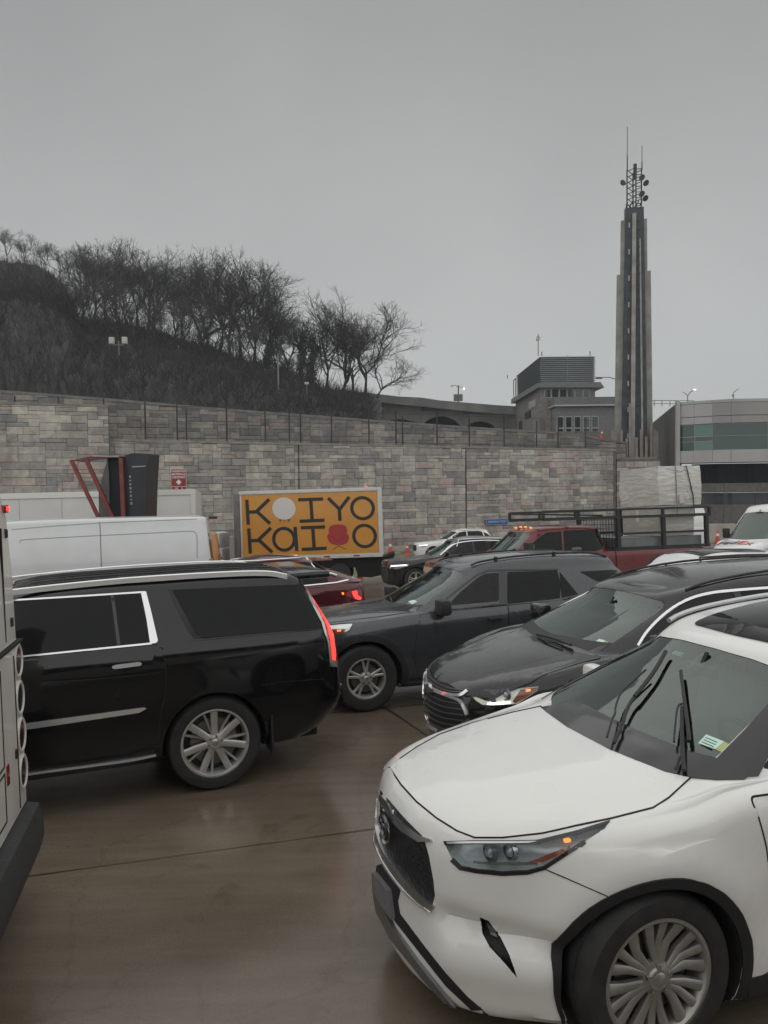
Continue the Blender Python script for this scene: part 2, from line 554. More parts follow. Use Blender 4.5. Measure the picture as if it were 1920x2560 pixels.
class Car:
    """root empty + body + everything laid on the body's surface"""
    def __init__(self, name, M, S, paint_m, label, cat, group=None, body_name='body'):
        self.S, self.M, self.paint = S, M, paint_m
        self.root = empty(name, M)
        tag(self.root, label, cat, group)
        self.inv = M.inverted()
        v, f = loft(make_rings(S), S.get('usub', 4), S.get('vsub', 3), crown=S.get('roofcrown', 0.035))
        if S.get('sculpt'): v = [S['sculpt'](*p) for p in v]
        self.body = mesh_obj(body_name, v, f, [paint_m, M_WELL, M_CABIN], self.root)
        self.bvh = BVHTree.FromPolygons([Vector(p) for p in v], f)
    # --- projections onto the body, in car space
    def px(self, u, v):
        o, d = ray(u, v)
        o = self.inv @ o; d = (self.inv.to_3x3() @ d).normalized()
        h = self.bvh.ray_cast(o, d)
        if h[0] is None:
            best = None
            for k in range(60):
                q = o + d * (1.5 + k * 0.25 * (1 + k * .03))
                r = self.bvh.find_nearest(q)
                if r[0] is not None and (best is None or r[3] < best[3]): best = r
            return best[0], best[1]
        return h[0], h[1]
    def side(self, x, z, s=-1):
        h = self.bvh.ray_cast(Vector((x, s * 4, z)), Vector((0, -s, 0)))
        if h[0] is None: h = self.bvh.find_nearest(Vector((x, s * 1.0, z)))
        return h[0], h[1]
    def front(self, y, z):
        h = self.bvh.ray_cast(Vector((-6, y, z)), Vector((1, 0, 0)))
        if h[0] is None: h = self.bvh.find_nearest(Vector((-self.S['foh'], y, z)))
        return h[0], h[1]
    def rear(self, y, z):
        h = self.bvh.ray_cast(Vector((12, y, z)), Vector((-1, 0, 0)))
        if h[0] is None: h = self.bvh.find_nearest(Vector((self.S['wb'] + self.S['roh'], y, z)))
        return h[0], h[1]
    def up(self, x, y):
        h = self.bvh.ray_cast(Vector((x, y, 6)), Vector((0, 0, -1)))
        if h[0] is None: h = self.bvh.find_nearest(Vector((x, y, 1.5)))
        return h[0], h[1]
    def patch_data(self, view, poly, out, inn, step=None, s=-1):
        fn = {'px': self.px, 'side': lambda a, b: self.side(a, b, s), 'front': self.front, 'rear': self.rear, 'up': self.up}[view]
        bm = bmesh.new()
        vs_ = [bm.verts.new((p[0], p[1], 0)) for p in poly]
        bm.faces.new(vs_)
        bmesh.ops.triangulate(bm, faces=bm.faces[:])
        a0, a1 = min(p[0] for p in poly), max(p[0] for p in poly)
        b0, b1 = min(p[1] for p in poly), max(p[1] for p in poly)
        if step is None: step = max(a1 - a0, b1 - b0) / 14
        for ax, lo, hi in ((0, a0, a1), (1, b0, b1)):
            n = int((hi - lo) / step)
            for k in range(1, n + 1):
                w = lo + (hi - lo) * k / (n + 1)
                co = (w, 0, 0) if ax == 0 else (0, w, 0); no = (1, 0, 0) if ax == 0 else (0, 1, 0)
                bmesh.ops.bisect_plane(bm, geom=bm.verts[:] + bm.edges[:] + bm.faces[:], dist=1e-6, plane_co=co, plane_no=no)
        bmesh.ops.remove_doubles(bm, verts=bm.verts, dist=step * 1e-3)
        bm.verts.index_update()
        pos, nrm = [], []
        for v in bm.verts:
            p, nn = fn(v.co.x, v.co.y); pos.append(Vector(p)); nrm.append(Vector(nn))
        faces = [[v.index for v in f.verts] for f in bm.faces]
        acc = [Vector((0, 0, 0)) for _ in pos]
        ff = []
        for f in faces:
            c = Vector((0, 0, 0))
            for i in range(1, len(f) - 1):
                c += (pos[f[i]] - pos[f[0]]).cross(pos[f[i + 1]] - pos[f[0]])
            ref = sum((nrm[i] for i in f), Vector((0, 0, 0)))
            if c.dot(ref) < 0: f = f[::-1]; c = -c
            ff.append(f)
            for i in f: acc[i] += c
        nn = [(a.normalized() if a.length > 1e-12 else b) for a, b in zip(acc, nrm)]
        N = len(pos)
        V = [p + n * out for p, n in zip(pos, nn)] + [p - n * inn for p, n in zip(pos, nn)]
        F = [tuple(f) for f in ff] + [tuple(i + N for i in f[::-1]) for f in ff]
        cnt = {}
        for f in ff:
            for i in range(len(f)):
                e = (f[i], f[(i + 1) % len(f)]); cnt[e] = 1
        for (a, b) in list(cnt):
            if (b, a) not in cnt:
                F.append((b, a, a + N, b + N))
        bm.free()
        return V, F
    def patch(self, name, view, poly, m, out=0.004, inn=0.012, parent=None, mirror=False, step=None, smooth=40, s=-1, label=None):
        V, F = self.patch_data(view, poly, out, inn, step, s)
        o = mesh_obj(name, V, F, m, parent or self.root, smooth)
        if label: o['label'] = label
        if mirror:
            mesh_obj(name, [(v[0], -v[1], v[2]) for v in V], [f[::-1] for f in F], m, parent or self.root, smooth)
        return o
    def panel(self, name, view, poly, out=0.004, gap=0.007, mirror=False, m=None, step=None, gapout=0.0015, s=-1):
        """painted panel with a dark joint round it"""
        o = self.patch(name, view, poly, m or self.paint, out, 0.01, mirror=mirror, step=step, s=s)
        self.band(poly, gap, view, gapout, s, o, mirror)
        return o
    def band(self, poly, gap, view, out, s, parent, mirror):
        """dark joint just outside an outline"""
        fn = {'px': self.px, 'side': lambda a, b: self.side(a, b, s), 'front': self.front, 'rear': self.rear, 'up': self.up}[view]
        dense = []
        n = len(poly)
        tot = sum((Vector(poly[i]) - Vector(poly[(i + 1) % n])).length for i in range(n))
        for i in range(n):
            a, b = Vector(poly[i]), Vector(poly[(i + 1) % n])
            k = max(1, int((b - a).length / (tot / 90)))
            dense += [tuple(a.lerp(b, j / k)) for j in range(k)]
        inner, outer = grow(dense, -gap * .3), grow(dense, gap)
        m = min(len(inner), len(outer))
        V = []
        for ring in (inner[:m], outer[:m]):
            for q in ring:
                p, nn = fn(*q); V.append(Vector(p) + Vector(nn) * out)
        F = [(i, (i + 1) % m, m + (i + 1) % m, m + i) for i in range(m)]
        mesh_obj('panel_gap', V, F, M_GAP, parent)
        if mirror: mesh_obj('panel_gap', [(v[0], -v[1], v[2]) for v in V], F, M_GAP, parent)
    def arch(self, xc, r0, r1, a0, a1, m, out=.008, inn=.03, taper=None, zc=None):
        """lip round a wheel opening, both sides"""
        zc = self.S['wr'] if zc is None else zc
        n, k = 40, 3
        for s in (-1, 1):
            pos, nrm = [], []
            for i in range(n + 1):
                a = lerp(a0, a1, i / n)
                ro = r1 if taper is None or a < taper else lerp(r1, r0 + .014, min(1, (a - taper) / (a1 - taper)))
                for j in range(k + 1):
                    r = lerp(r0, ro, j / k)
                    p, nn = self.side(xc + r * math.cos(R(a)), zc + r * math.sin(R(a)), s)
                    pos.append(Vector(p)); nrm.append(Vector(nn) if abs(nn[1]) > .2 else Vector((0, s, 0)))
            N = len(pos)
            V = [p + q * out for p, q in zip(pos, nrm)] + [p - q * inn for p, q in zip(pos, nrm)]
            F = []
            for i in range(n):
                for j in range(k):
                    q = (i * (k + 1) + j, i * (k + 1) + j + 1, (i + 1) * (k + 1) + j + 1, (i + 1) * (k + 1) + j)
                    F += [q, tuple(x + N for x in q[::-1])]
                for j in (0, k):
                    q = (i * (k + 1) + j, (i + 1) * (k + 1) + j); F.append((q[0], q[1], q[1] + N, q[0] + N))
            for i in (0, n):
                for j in range(k):
                    q = (i * (k + 1) + j, i * (k + 1) + j + 1); F.append((q[0], q[1], q[1] + N, q[0] + N))
            MB().add(V, F).build('wheel_arch', m, self.root, 50)
    # --- cuts
    def cut_wells(self, r, depth=0.30, w=None):
        mb = MB()
        W = self.S['w']
        for x in (0, self.S['wb']):
            for s in (-1, 1):
                zc = self.S['wr']
                n = 28
                V, F = [], []
                for y in (s * (W - depth), s * (W + 0.3)):
                    for k in range(n):
                        a = 2 * math.pi * k / n
                        V.append((x + r * math.cos(a), y, zc + r * math.sin(a)))
                F = [(k, (k + 1) % n, n + (k + 1) % n, n + k) for k in range(n)] + [tuple(range(n))[::-1], tuple(range(n, 2 * n))]
                mb.add(V, F)
        c = mb.build('cutter', M_WELL)
        diff_local(self.body, c)
    def cut_patch(self, items, inn=0.14, out=0.05, m=None):
        for view, poly, mirror in items:
            V, F = self.patch_data(view, poly, out, inn)
            mb = MB(); mb.add(V, F)
            if mirror: mb.add([(v[0], -v[1], v[2]) for v in V], [f[::-1] for f in F])
            c = mb.build('cutter', m or M_CABIN)
            diff_local(self.body, c)
    def cut_cabin(self, inset=0.055, floor=0.55):
        S, G = self.S, self.S['gh']
        mb = MB()
        groups = []
        rings = []
        b0 = plan(S['xc'] + .10, G['xt'] - .25, G['wfb'] - inset, G['wb_'] - inset, G['wrb'] - inset, G['bow0'], .1)
        t0 = plan(G['xa'] + .09, G['xd'] - .12, G['wft'] - inset, G['wt'] - inset, G['wrt'] - inset, G['bow1'], .1)
        zb = interp(S['top'], S['xc']) - 0.04
        rings.append([(x, y, floor) for x, y in b0]); rings.append([(x, y, zb) for x, y in b0])
        rings.append([(lerp(a[0], b[0], .55), lerp(a[1], b[1], .55), lerp(zb, interp(G['roof'], b[0]) - .07, .55)) for a, b in zip(b0, t0)])
        rings.append([(x, y, interp(G['roof'], x) - .075) for x, y in t0])
        v, f = loft([[np.array(r) for r in rings[:2]], [np.array(r) for r in rings[1:3]], [np.array(r) for r in rings[2:]]], 2, 1, crown=0.02, sym_nu=4)
        mb.add(v, f)
        c = mb.build('cutter', M_CABIN)
        diff_local(self.body, c)
    def finish_body(self, ang=32):
        finish(self.body.data, ang)

def grow(poly, g):
    """offset a polygon outwards by g (mean of edge normals)"""
    n = len(poly)
    A = sum(poly[i][0] * poly[(i + 1) % n][1] - poly[(i + 1) % n][0] * poly[i][1] for i in range(n))
    sg = 1 if A > 0 else -1
    out = []
    for i in range(n):
        p0, p1, p2 = Vector(poly[i - 1]), Vector(poly[i]), Vector(poly[(i + 1) % n])
        d0, d1 = (p1 - p0), (p2 - p1)
        if d0.length < 1e-9 or d1.length < 1e-9:
            continue
        d0.normalize(); d1.normalize()
        n0, n1 = Vector((d0.y, -d0.x)) * sg, Vector((d1.y, -d1.x)) * sg
        m = n0 + n1
        if m.length < 1e-6: m = n0
        m.normalize()
        k = g / max(0.5, m.dot(n0))
        out.append(tuple(p1 + m * k))
    return out

def diff_local(body, cutter):
    """difference in the body's own space, whatever its parent's place"""
    par = body.parent; mw = None
    body.parent = None
    body.matrix_world = Matrix.Identity(4)
    diff(body, cutter)
    body.parent = par
    body.matrix_parent_inverse = Matrix.Identity(4)
    body.matrix_basis = Matrix.Identity(4)

def stand_px(u, v, h, yaw, lx=0.0, ly=0.0):
    """place a vehicle so that its local point (lx, ly, h) is seen at photo pixel u, v"""
    o, d = ray(u, v)
    t = 1.0
    while True:
        p = o + d * t
        if p.z <= gz(p.x, p.y) + h: break
        t += 0.002
    return stand(p.x, p.y, yaw) @ Matrix.Translation((-lx, -ly, 0))

# ------------------------------------------------------------------ wheels
def wheel_data(r, wid, rim_r, style, n=5):
    """tyre, rim, dark back, nuts ... as MBs; axis along y, outer face at -y"""
    h = wid / 2
    ty = MB()
    prof = [(rim_r, -h * .80), (rim_r + .012, -h * .93), (lerp(rim_r, r, .45), -h * 1.0), (lerp(rim_r, r, .8), -h * .96), (r - .012, -h * .82), (r, -h * .6),
            (r, -h * .22), (r - .008, -h * .2), (r - .008, -h * .1), (r, -h * .08), (r, h * .1), (r, h * .6), (r - .02, h * .9), (lerp(rim_r, r, .5), h), (rim_r, h * .8)]
    ty.lathe(prof, 48, axis='Y')
    rim = MB()
    d = rim_r
    rim.lathe([(d + .004, -h * .80), (d + .006, -h * .86), (d - .010, -h * .87), (d - .02, -h * .78), (d - .03, -h * .3), (d - .04, h * .7)], 48, axis='Y')
    yf = -h * .74                                   # spoke face
    hub = 0.075
    def spoke(a0, a1, w0, w1, th=0.03, y0=None, y1=None, sk=0.0):
        # tapered bar from hub to rim between angle a0 and a1
        V = []
        for t in (0, .5, 1):
            rad = lerp(hub * .7, d - .012, t); a = lerp(a0, a1, t) + sk * math.sin(math.pi * t)
            w = lerp(w0, w1, t); y = lerp(yf if y0 is None else y0, (yf - .006) if y1 is None else y1, t) + 0.016 * math.sin(math.pi * t) * (1 - .3 * t)
            c = Vector((rad * math.cos(a), 0, rad * math.sin(a))); tn = Vector((-math.sin(a), 0, math.cos(a)))
            for q, yy in ((-w / 2, y + .006), (-w * .28, y), (w * .28, y), (w / 2, y + .006), (w / 2, y + th), (-w / 2, y + th)):
                p = c + tn * q; p.y = yy; V.append(p)
        F = []
        for k in range(2):
            for i in range(6):
                F.append((k * 6 + i, k * 6 + (i + 1) % 6, (k + 1) * 6 + (i + 1) % 6, (k + 1) * 6 + i))
        F += [tuple(range(6)), tuple(range(12, 18))[::-1]]
        rim.add(V, F)
    tau = 2 * math.pi
    if style == 'twin5':                            # five pairs of slim spokes
        for k in range(5):
            a = tau * k / 5 + math.pi / 2
            for s in (-1, 1): spoke(a + s * .10, a + s * .17, .034, .030)
    elif style == 'seven':                          # broad spokes with dark inlays between
        for k in range(7):
            a = tau * k / 7 + math.pi / 2
            spoke(a, a, .055, .062)
            spoke(a + .30, a + .33, .020, .022, y0=yf + .03, y1=yf + .018)
    elif style == 'swirl':                          # many broad curved blades in groups
        for k in range(6):
            a = tau * k / 6 + .35
            for q, w in ((-.36, .06), (0.0, .045), (.33, .05)):
                spoke(a + q * .55, a + q, .026, w, sk=.05)
    elif style == 'ten':
        for k in range(10):
            a = tau * k / 10
            spoke(a, a + .06, .028, .04)
    rim.lathe([(0.0, yf - .012), (hub * .62, yf - .012), (hub * .72, yf - .002), (hub, yf + .004), (hub * 1.1, yf + .03)], 24, axis='Y')
    cap = MB(); cap.lathe([(0.0, yf - .016), (.026, yf - .016), (.032, yf - .0125)], 20, axis='Y')
    nuts = []
    nn = 6 if style == 'seven' else 5
    for k in range(nn):
        a = tau * k / nn + .3
        c = Vector((.058 * math.cos(a), yf - .004, .058 * math.sin(a)))
        nuts.append(MB().bar(c, c + Vector((0, -.012, 0)), .011, 6))
    back = MB()
    back.lathe([(0, -h * .05), (d - .05, -h * .05), (d - .035, 0), (d - .035, h * .6), (0, h * .6)], 32, axis='Y')
    disc = MB()
    disc.lathe([(.05, -h * .28), (rim_r * .70, -h * .28), (rim_r * .70, -h * .18), (.05, -h * .18)], 36, axis='Y')
    return ty, rim, cap, nuts, back, disc

M_DISC = mat('brake_disc', (0.20, 0.19, 0.18), 0.35, 0.9)
M_NUT = mat('wheel_nut', (0.5, 0.49, 0.47), 0.25, 1.0)
_wheels = {}
def add_wheels(root, S, style, detail=True, rim_m=None, sides=(-1, 1), axles=(0, 1), inset=0.02):
    key = (S['wr'], S['ww'], S['rim'], style)
    if key not in _wheels:
        _wheels[key] = wheel_data(*key)
    parts = _wheels[key]
    names = ('tyre', 'rim', 'hub_cap', 'wheel_nut', 'rim_back', 'brake_disc')
    ms = (M_TYRE, rim_m or M_ALLOY, M_SATIN, M_NUT, M_ALLOYD, M_DISC)
    first = None
    for ax in axles:
        for s in sides:
            w = empty('wheel', None, root)
            y = s * (S['w'] - S['ww'] / 2 - inset)
            w.matrix_local = Matrix.Translation((ax * S['wb'], y, S['wr'])) @ (Matrix.Identity(4) if s < 0 else Matrix.Rotation(math.pi, 4, 'Z'))
            if first is None:
                first = []
                for nm, mb, m in zip(names, parts, ms):
                    if not detail and nm in ('wheel_nut', 'brake_disc', 'hub_cap'): continue
                    for q in (mb if isinstance(mb, list) else [mb]):
                        first.append(q.build(nm, m, w, 35, fix=True))
            else:
                for o in first:
                    c = o.copy(); col.objects.link(c); c.parent = w

# ------------------------------------------------------------------ things laid on a car
def surf_tube(car, name, view, pts, r, off, m, parent=None, mirror=False, n=6, sm=4):
    fn = {'px': car.px, 'side': car.side, 'front': car.front, 'rear': car.rear, 'up': car.up}[view]
    q = []
    for a, b in (smooth_line(pts, sm) if sm > 1 and len(pts) > 2 else pts):
        p, nn = fn(a, b); q.append(Vector(p) + Vector(nn) * off)
    mb = MB(); mb.tube(q, r, n)
    o = mb.build(name, m, parent or car.root, 50)
    if mirror:
        mb = MB(); mb.tube([Vector((p.x, -p.y, p.z)) for p in q], r, n); mb.build(name, m, parent or car.root, 50)
    return o

def ring_tube(mb, c, rx, rz, r, n=24, M=None, ax='y'):
    """closed ring in the plane across x (ax 'x') or across y"""
    pts = []
    for k in range(n):
        a = 2 * math.pi * k / n
        p = Vector((0, rx * math.cos(a), rz * math.sin(a))) if ax == 'x' else Vector((rx * math.cos(a), 0, rz * math.sin(a)))
        pts.append(Vector(c) + (M @ p if M is not None else p))
    pts.append(pts[0]); pts.append(pts[1])
    mb.tube(pts, r, 6)

def interior(car, seat_m, dash_m=M_CABIN, rows=2, dz=0.0):
    S = car.S; root = car.root
    xc = S['xc'] + S['gh']['bow0']
    zb = interp(S['top'], S['xc']) + dz
    hw = S['gh']['wb_'] - .10
    mb = MB()
    mb.bevbox((xc + .22, 0, zb - .13), (.42, 2 * hw - .02, .16), .05)
    mb.bevbox((xc + .40, -hw * .45, zb - .055), (.16, .42, .07), .03)
    mb.build('dashboard', dash_m, root, 40)
    st = MB(); t = Matrix.Rotation(R(-24), 3, 'Y')
    c = Vector((xc + .62, -hw * .47, zb - .06))
    ring_tube(st, c, .185, .185, .016, 24, t, 'x')
    st.bar(c + t @ Vector((0, -.18, 0)), c + t @ Vector((0, .18, 0)), .018)
    st.bar(c + t @ Vector((0, 0, 0)), c + t @ Vector((0, 0, -.18)), .018)
    st.bar(c, c + Vector((-.25, 0, -.12)), .03)
    st.build('steering_wheel', M_BLACK, root, 40)
    for r in range(rows):
        for s in (-1, 1):
            x = xc + 1.08 + r * .92
            mb = MB()
            T = Matrix.Translation((x, s * hw * .47, zb - .42)) @ Matrix.Rotation(R(14), 4, 'Y')
            mb.bevbox((0, 0, .26), (.15, .50, .64), .06, M=T)
            mb.bevbox((-.02, 0, .71), (.10, .26, .17), .045, M=T)
            mb.bevbox((-.26, 0, -.02), (.52, .50, .15), .06, M=T)
            mb.bar(T @ Vector((0, -.06, .5)), T @ Vector((0, -.06, .68)), .008); mb.bar(T @ Vector((0, .06, .5)), T @ Vector((0, .06, .68)), .008)
            mb.build('seat', seat_m, root, 45)
    mb = MB(); G = S['gh']
    mb.bevbox((G['xa'] - .06, 0, interp(G['roof'], G['xa']) - .16), (.04, .24, .07), .015)
    mb.bar((G['xa'] - .06, 0, interp(G['roof'], G['xa']) - .13), (G['xa'] - .02, 0, interp(G['roof'], G['xa']) - .06), .012)
    mb.build('rear_view_mirror', M_BLACK, root, 40)

def side_mirror(car, x, z, m, size=(.13, .24, .17), both=True, y=None, cap_m=None):
    for s in ((-1, 1) if both else (-1,)):
        p, n = car.side(x, z, s)
        yb = p.y
        mb = MB()
        mb.bevbox((x - .02, yb + s * (.07 + size[1] / 2), z + .06), size, .045)
        mb.beam((x, yb - s * .04, z + .0), (x - .01, yb + s * .14, z + .03), .05, .035)
        o = mb.build('side_mirror', m, car.root, 45)
        gl = MB(); gl.bevbox((x - .02 + size[0] / 2 + .001, yb + s * (.07 + size[1] / 2), z + .06), (.006, size[1] * .82, size[2] * .74), .002)
        gl.build('mirror_glass', M_SATIN, o)

def handle(car, x, z, m, parent, s=-1, ln=.19, off=.03):
    p, n = car.side(x, z, s)
    mb = MB()
    y = p.y + s * off
    mb.bevbox((x, y, z), (ln, .022, .032), .010)
    for dx in (-.38, .38): mb.box((x + dx * ln, p.y + s * off * .4, z), (.022, off + .01, .024))
    return mb.build('door_handle', m, parent, 45)

def projector(car, name, view, pt, r, m, parent, depth=.06):
    fn = {'px': car.px, 'front': car.front}[view]
    p, n = fn(*pt)
    n = (Vector((-1, 0, 0)) * .8 + n * .2).normalized()
    q = n.to_track_quat('Z', 'Y').to_matrix().to_4x4()
    mb = MB(); M = Matrix.Translation(Vector(p) - n * depth) @ q
    mb.lathe([(r * 1.25, .0), (r * 1.2, .022), (r, .022), (r * .95, .005), (0, .0)], 20, M)
    mb.lathe([(r * .9, .004), (r * .8, .018), (r * .5, .03), (0, .034)], 20, M, 1)
    return mb.build(name, [m, M_LENSBALL], parent, 40)
M_LENSBALL = mat('projector_lens', (0.35, 0.38, 0.40), 0.04, 0.3, coat=1.0)
# ------------------------------------------------------------------ road
def road_material():
    m = bpy.data.materials.new('wet_concrete'); m.use_nodes = True
    n, l = m.node_tree.nodes, m.node_tree.links
    b = n['Principled BSDF']
    tc = n.new('ShaderNodeTexCoord')
    mp = n.new('ShaderNodeMapping'); mp.inputs['Rotation'].default_value = (0, 0, R(-19)); mp.inputs['Scale'].default_value = (0.35, 2.6, 1)
    l.new(tc.outputs['Object'], mp.inputs['Vector'])
    big = n.new('ShaderNodeTexNoise'); big.inputs['Scale'].default_value = 0.5; big.inputs['Detail'].default_value = 6
    l.new(tc.outputs['Object'], big.inputs['Vector'])
    stk = n.new('ShaderNodeTexNoise'); stk.inputs['Scale'].default_value = 2.6; stk.inputs['Detail'].default_value = 8; stk.inputs['Roughness'].default_value = 0.62
    l.new(mp.outputs[0], stk.inputs['Vector'])
    fine = n.new('ShaderNodeTexNoise'); fine.inputs['Scale'].default_value = 90; fine.inputs['Detail'].default_value = 4
    l.new(tc.outputs['Object'], fine.inputs['Vector'])
    r1 = n.new('ShaderNodeValToRGB')
    r1.color_ramp.elements[0].position = 0.3; r1.color_ramp.elements[0].color = (0.144, 0.110, 0.080, 1)
    r1.color_ramp.elements[1].position = 0.72; r1.color_ramp.elements[1].color = (0.180, 0.144, 0.110, 1)
    l.new(stk.outputs['Fac'], r1.inputs['Fac'])
    r2 = n.new('ShaderNodeMapRange'); r2.inputs[1].default_value = 0.35; r2.inputs[2].default_value = 0.7; r2.inputs[3].default_value = 0.75; r2.inputs[4].default_value = 1.2
    l.new(big.outputs['Fac'], r2.inputs[0])
    r3 = n.new('ShaderNodeMapRange'); r3.inputs[3].default_value = 0.72; r3.inputs[4].default_value = 1.28
    l.new(fine.outputs['Fac'], r3.inputs[0])
    mu = n.new('ShaderNodeMath'); mu.operation = 'MULTIPLY'; l.new(r2.outputs[0], mu.inputs[0]); l.new(r3.outputs[0], mu.inputs[1])
    sc = n.new('ShaderNodeVectorMath'); sc.operation = 'SCALE'
    l.new(r1.outputs[0], sc.inputs[0]); l.new(mu.outputs[0], sc.inputs['Scale'])
    # stains, patches and fine cracks
    st = n.new('ShaderNodeTexNoise'); st.inputs['Scale'].default_value = 1.7; st.inputs['Detail'].default_value = 10; st.inputs['Roughness'].default_value = .7; st.inputs['Distortion'].default_value = .6
    l.new(tc.outputs['Object'], st.inputs['Vector'])
    s1 = n.new('ShaderNodeMapRange'); s1.inputs[1].default_value = .56; s1.inputs[2].default_value = .74; s1.inputs[3].default_value = 1.0; s1.inputs[4].default_value = .62
    l.new(st.outputs['Fac'], s1.inputs[0])
    vo = n.new('ShaderNodeTexVoronoi'); vo.feature = 'DISTANCE_TO_EDGE'; vo.inputs['Scale'].default_value = .42
    wp = n.new('ShaderNodeVectorMath'); wp.operation = 'MULTIPLY_ADD'; wp.inputs[1].default_value = (.5, .5, .5)
    l.new(st.outputs['Color'], wp.inputs[0]); l.new(tc.outputs['Object'], wp.inputs[2]); l.new(wp.outputs[0], vo.inputs['Vector'])
    s2 = n.new('ShaderNodeMapRange'); s2.inputs[1].default_value = .0; s2.inputs[2].default_value = .006; s2.inputs[3].default_value = .85; s2.inputs[4].default_value = 1.0
    l.new(vo.outputs['Distance'], s2.inputs[0])
    m2 = n.new('ShaderNodeMath'); m2.operation = 'MULTIPLY'; l.new(s1.outputs[0], m2.inputs[0]); l.new(s2.outputs[0], m2.inputs[1])
    sc2 = n.new('ShaderNodeVectorMath'); sc2.operation = 'SCALE'; l.new(sc.outputs[0], sc2.inputs[0]); l.new(m2.outputs[0], sc2.inputs['Scale'])
    l.new(sc2.outputs[0], b.inputs['Base Color'])
    rr = n.new('ShaderNodeMapRange'); rr.inputs[1].default_value = 0.32; rr.inputs[2].default_value = 0.68; rr.inputs[3].default_value = 0.09; rr.inputs[4].default_value = 0.27
    mixn = n.new('ShaderNodeMath'); mixn.operation = 'ADD'; mixn.inputs[1].default_value = 0
    l.new(big.outputs['Fac'], mixn.inputs[0]); l.new(mixn.outputs[0], rr.inputs[0])
    l.new(rr.outputs[0], b.inputs['Roughness'])
    bp = n.new('ShaderNodeBump'); bp.inputs['Strength'].default_value = 0.14; bp.inputs['Distance'].default_value = 0.006
    l.new(fine.outputs['Fac'], bp.inputs['Height']); l.new(bp.outputs[0], b.inputs['Normal'])
    b.inputs['Specular IOR Level'].default_value = 0.42
    return m
M_ROAD = road_material()
M_JOINT = mat('road_joint', (0.022, 0.018, 0.015), 0.6, var=0.3, vscale=15)
M_PAINTW = mat('road_paint_white', (0.55, 0.54, 0.5), 0.5, var=0.25, vscale=14)

def ground_sheet():
    xs = [-200, -130, -80, -50, -35, -25] + [x for x in range(-20, 31, 2)] + [35, 45, 60, 90, 130, 200]
    ys = [-60, -20, -8, -4, 0, 2, 3, 4, 5, 6, 7, 8, 9, 10, 11, 12, 14, 16, 20, 24, 28, 34, 40, 48, 56, 64, 75, 90, 120, 160, 230]
    V = [(x, y, gz(x, y)) for y in ys for x in xs]
    n = len(xs)
    F = [(j * n + i, j * n + i + 1, (j + 1) * n + i + 1, (j + 1) * n + i) for j in range(len(ys) - 1) for i in range(n - 1)]
    o = mesh_obj('road', V, F, M_ROAD, None, 60)
    tag(o, 'wet brown concrete roadway under the waiting traffic', kind='structure')
    return o
ROAD = ground_sheet()

def on_road(u, v):
    """road point seen at photo pixel"""
    o, d = ray(u, v)
    t = 1.0
    for _ in range(4000):
        p = o + d * t
        if p.z <= gz(p.x, p.y): break
        t += 0.01 + t * 0.002
    return p

def road_strip(name, pts, w, m, dz=0.004, jag=0.0):
    L_, R_ = [], []
    n = len(pts)
    for i in range(n):
        p = Vector(pts[i]).to_2d(); d = (Vector(pts[min(i + 1, n - 1)]).to_2d() - Vector(pts[max(i - 1, 0)]).to_2d()).normalized()
        q = Vector((-d.y, d.x)); ww = w / 2 * (1 + random.uniform(-jag, jag)); off = q * random.uniform(-jag, jag) * w * .5
        for S_, s in ((L_, 1), (R_, -1)):
            a = p + q * s * ww + off; S_.append((a.x, a.y, gz(a.x, a.y) + dz))
    V = L_ + R_
    F = [(i, i + 1, n + i + 1, n + i) for i in range(n - 1)]
    return mesh_obj(name, V, F, m, ROAD)

def line_pts(a, b, n):
    return [Vector(a).lerp(Vector(b), i / n) for i in range(n + 1)]
_a, _b = on_road(0, 2203), on_road(930, 2074)
_d = (_b - _a).normalized()
road_strip('slab_joint', line_pts(_a - _d * 9, _a + _d * 26, 140), 0.009, M_JOINT, 0.004, 0.5)
_n = Vector((-_d.y, _d.x, 0))
for k in range(1, 8):
    q = _a + _n * (3.35 * k)
    road_strip('slab_joint', line_pts(q - _d * 12, q + _d * 30, 60), 0.03, M_JOINT, 0.004, 0.3)
_c = on_road(975, 1778); _e = on_road(1055, 1832)
_dd = (_e - _c).normalized()
road_strip('slab_joint', line_pts(_c - _dd * 1.2, _e + _dd * .8, 30), 0.03, M_JOINT, 0.005, 0.3)
# ------------------------------------------------------------------ white SUV, nearest on the right
S = dict(w=0.965, foh=0.96, wb=2.85, roh=1.12, wr=0.383, ww=0.235, rim=0.268,
         xc=0.18, crown=0.08, usub=9, vsub=5, nh=5,
         top=[(-0.96, 0.88), (-0.91, 0.955), (-0.8, 1.02), (-0.5, 1.085), (-0.1, 1.13), (0.2, 1.155), (0.6, 1.165), (1.4, 1.175), (2.6, 1.20), (3.97, 1.24)],
         rows=[(0.15, .14, .15, .90, .68, .30, .72, .2),
               (0.20, .03, .08, .945, .72, .36, .76, .2),
               (0.34, -.005, .05, .965, .74, .40, .80, .2),
               (0.52, .0, .04, .975, .75, .42, .82, .2),
               (0.72, .01, .03, .995, .76, .44, .83, .2),
               (('t', -.13), .02, .03, 1.0, .765, .46, .83, .2),
               (('t', -.05), .045, .05, .985, .75, .46, .82, .2),
               (('t', -.014), .085, .07, .950, .725, .46, .81, .2),
               (('t', .0), .13, .08, .905, .70, .46, .80, .2)],
         gh=dict(xa=1.08, xt=3.86, xd=3.25, wb_=.885, wt=.665, wfb=.745, wft=.565, bow0=.20, bow1=.10, wrb=.72, wrt=.56,
                 roof=[(0.9, 1.56), (1.2, 1.63), (1.6, 1.69), (2.1, 1.73), (2.7, 1.73), (3.4, 1.68)]))
def gauss(x, m, s): return math.exp(-((x - m) / s) ** 2)
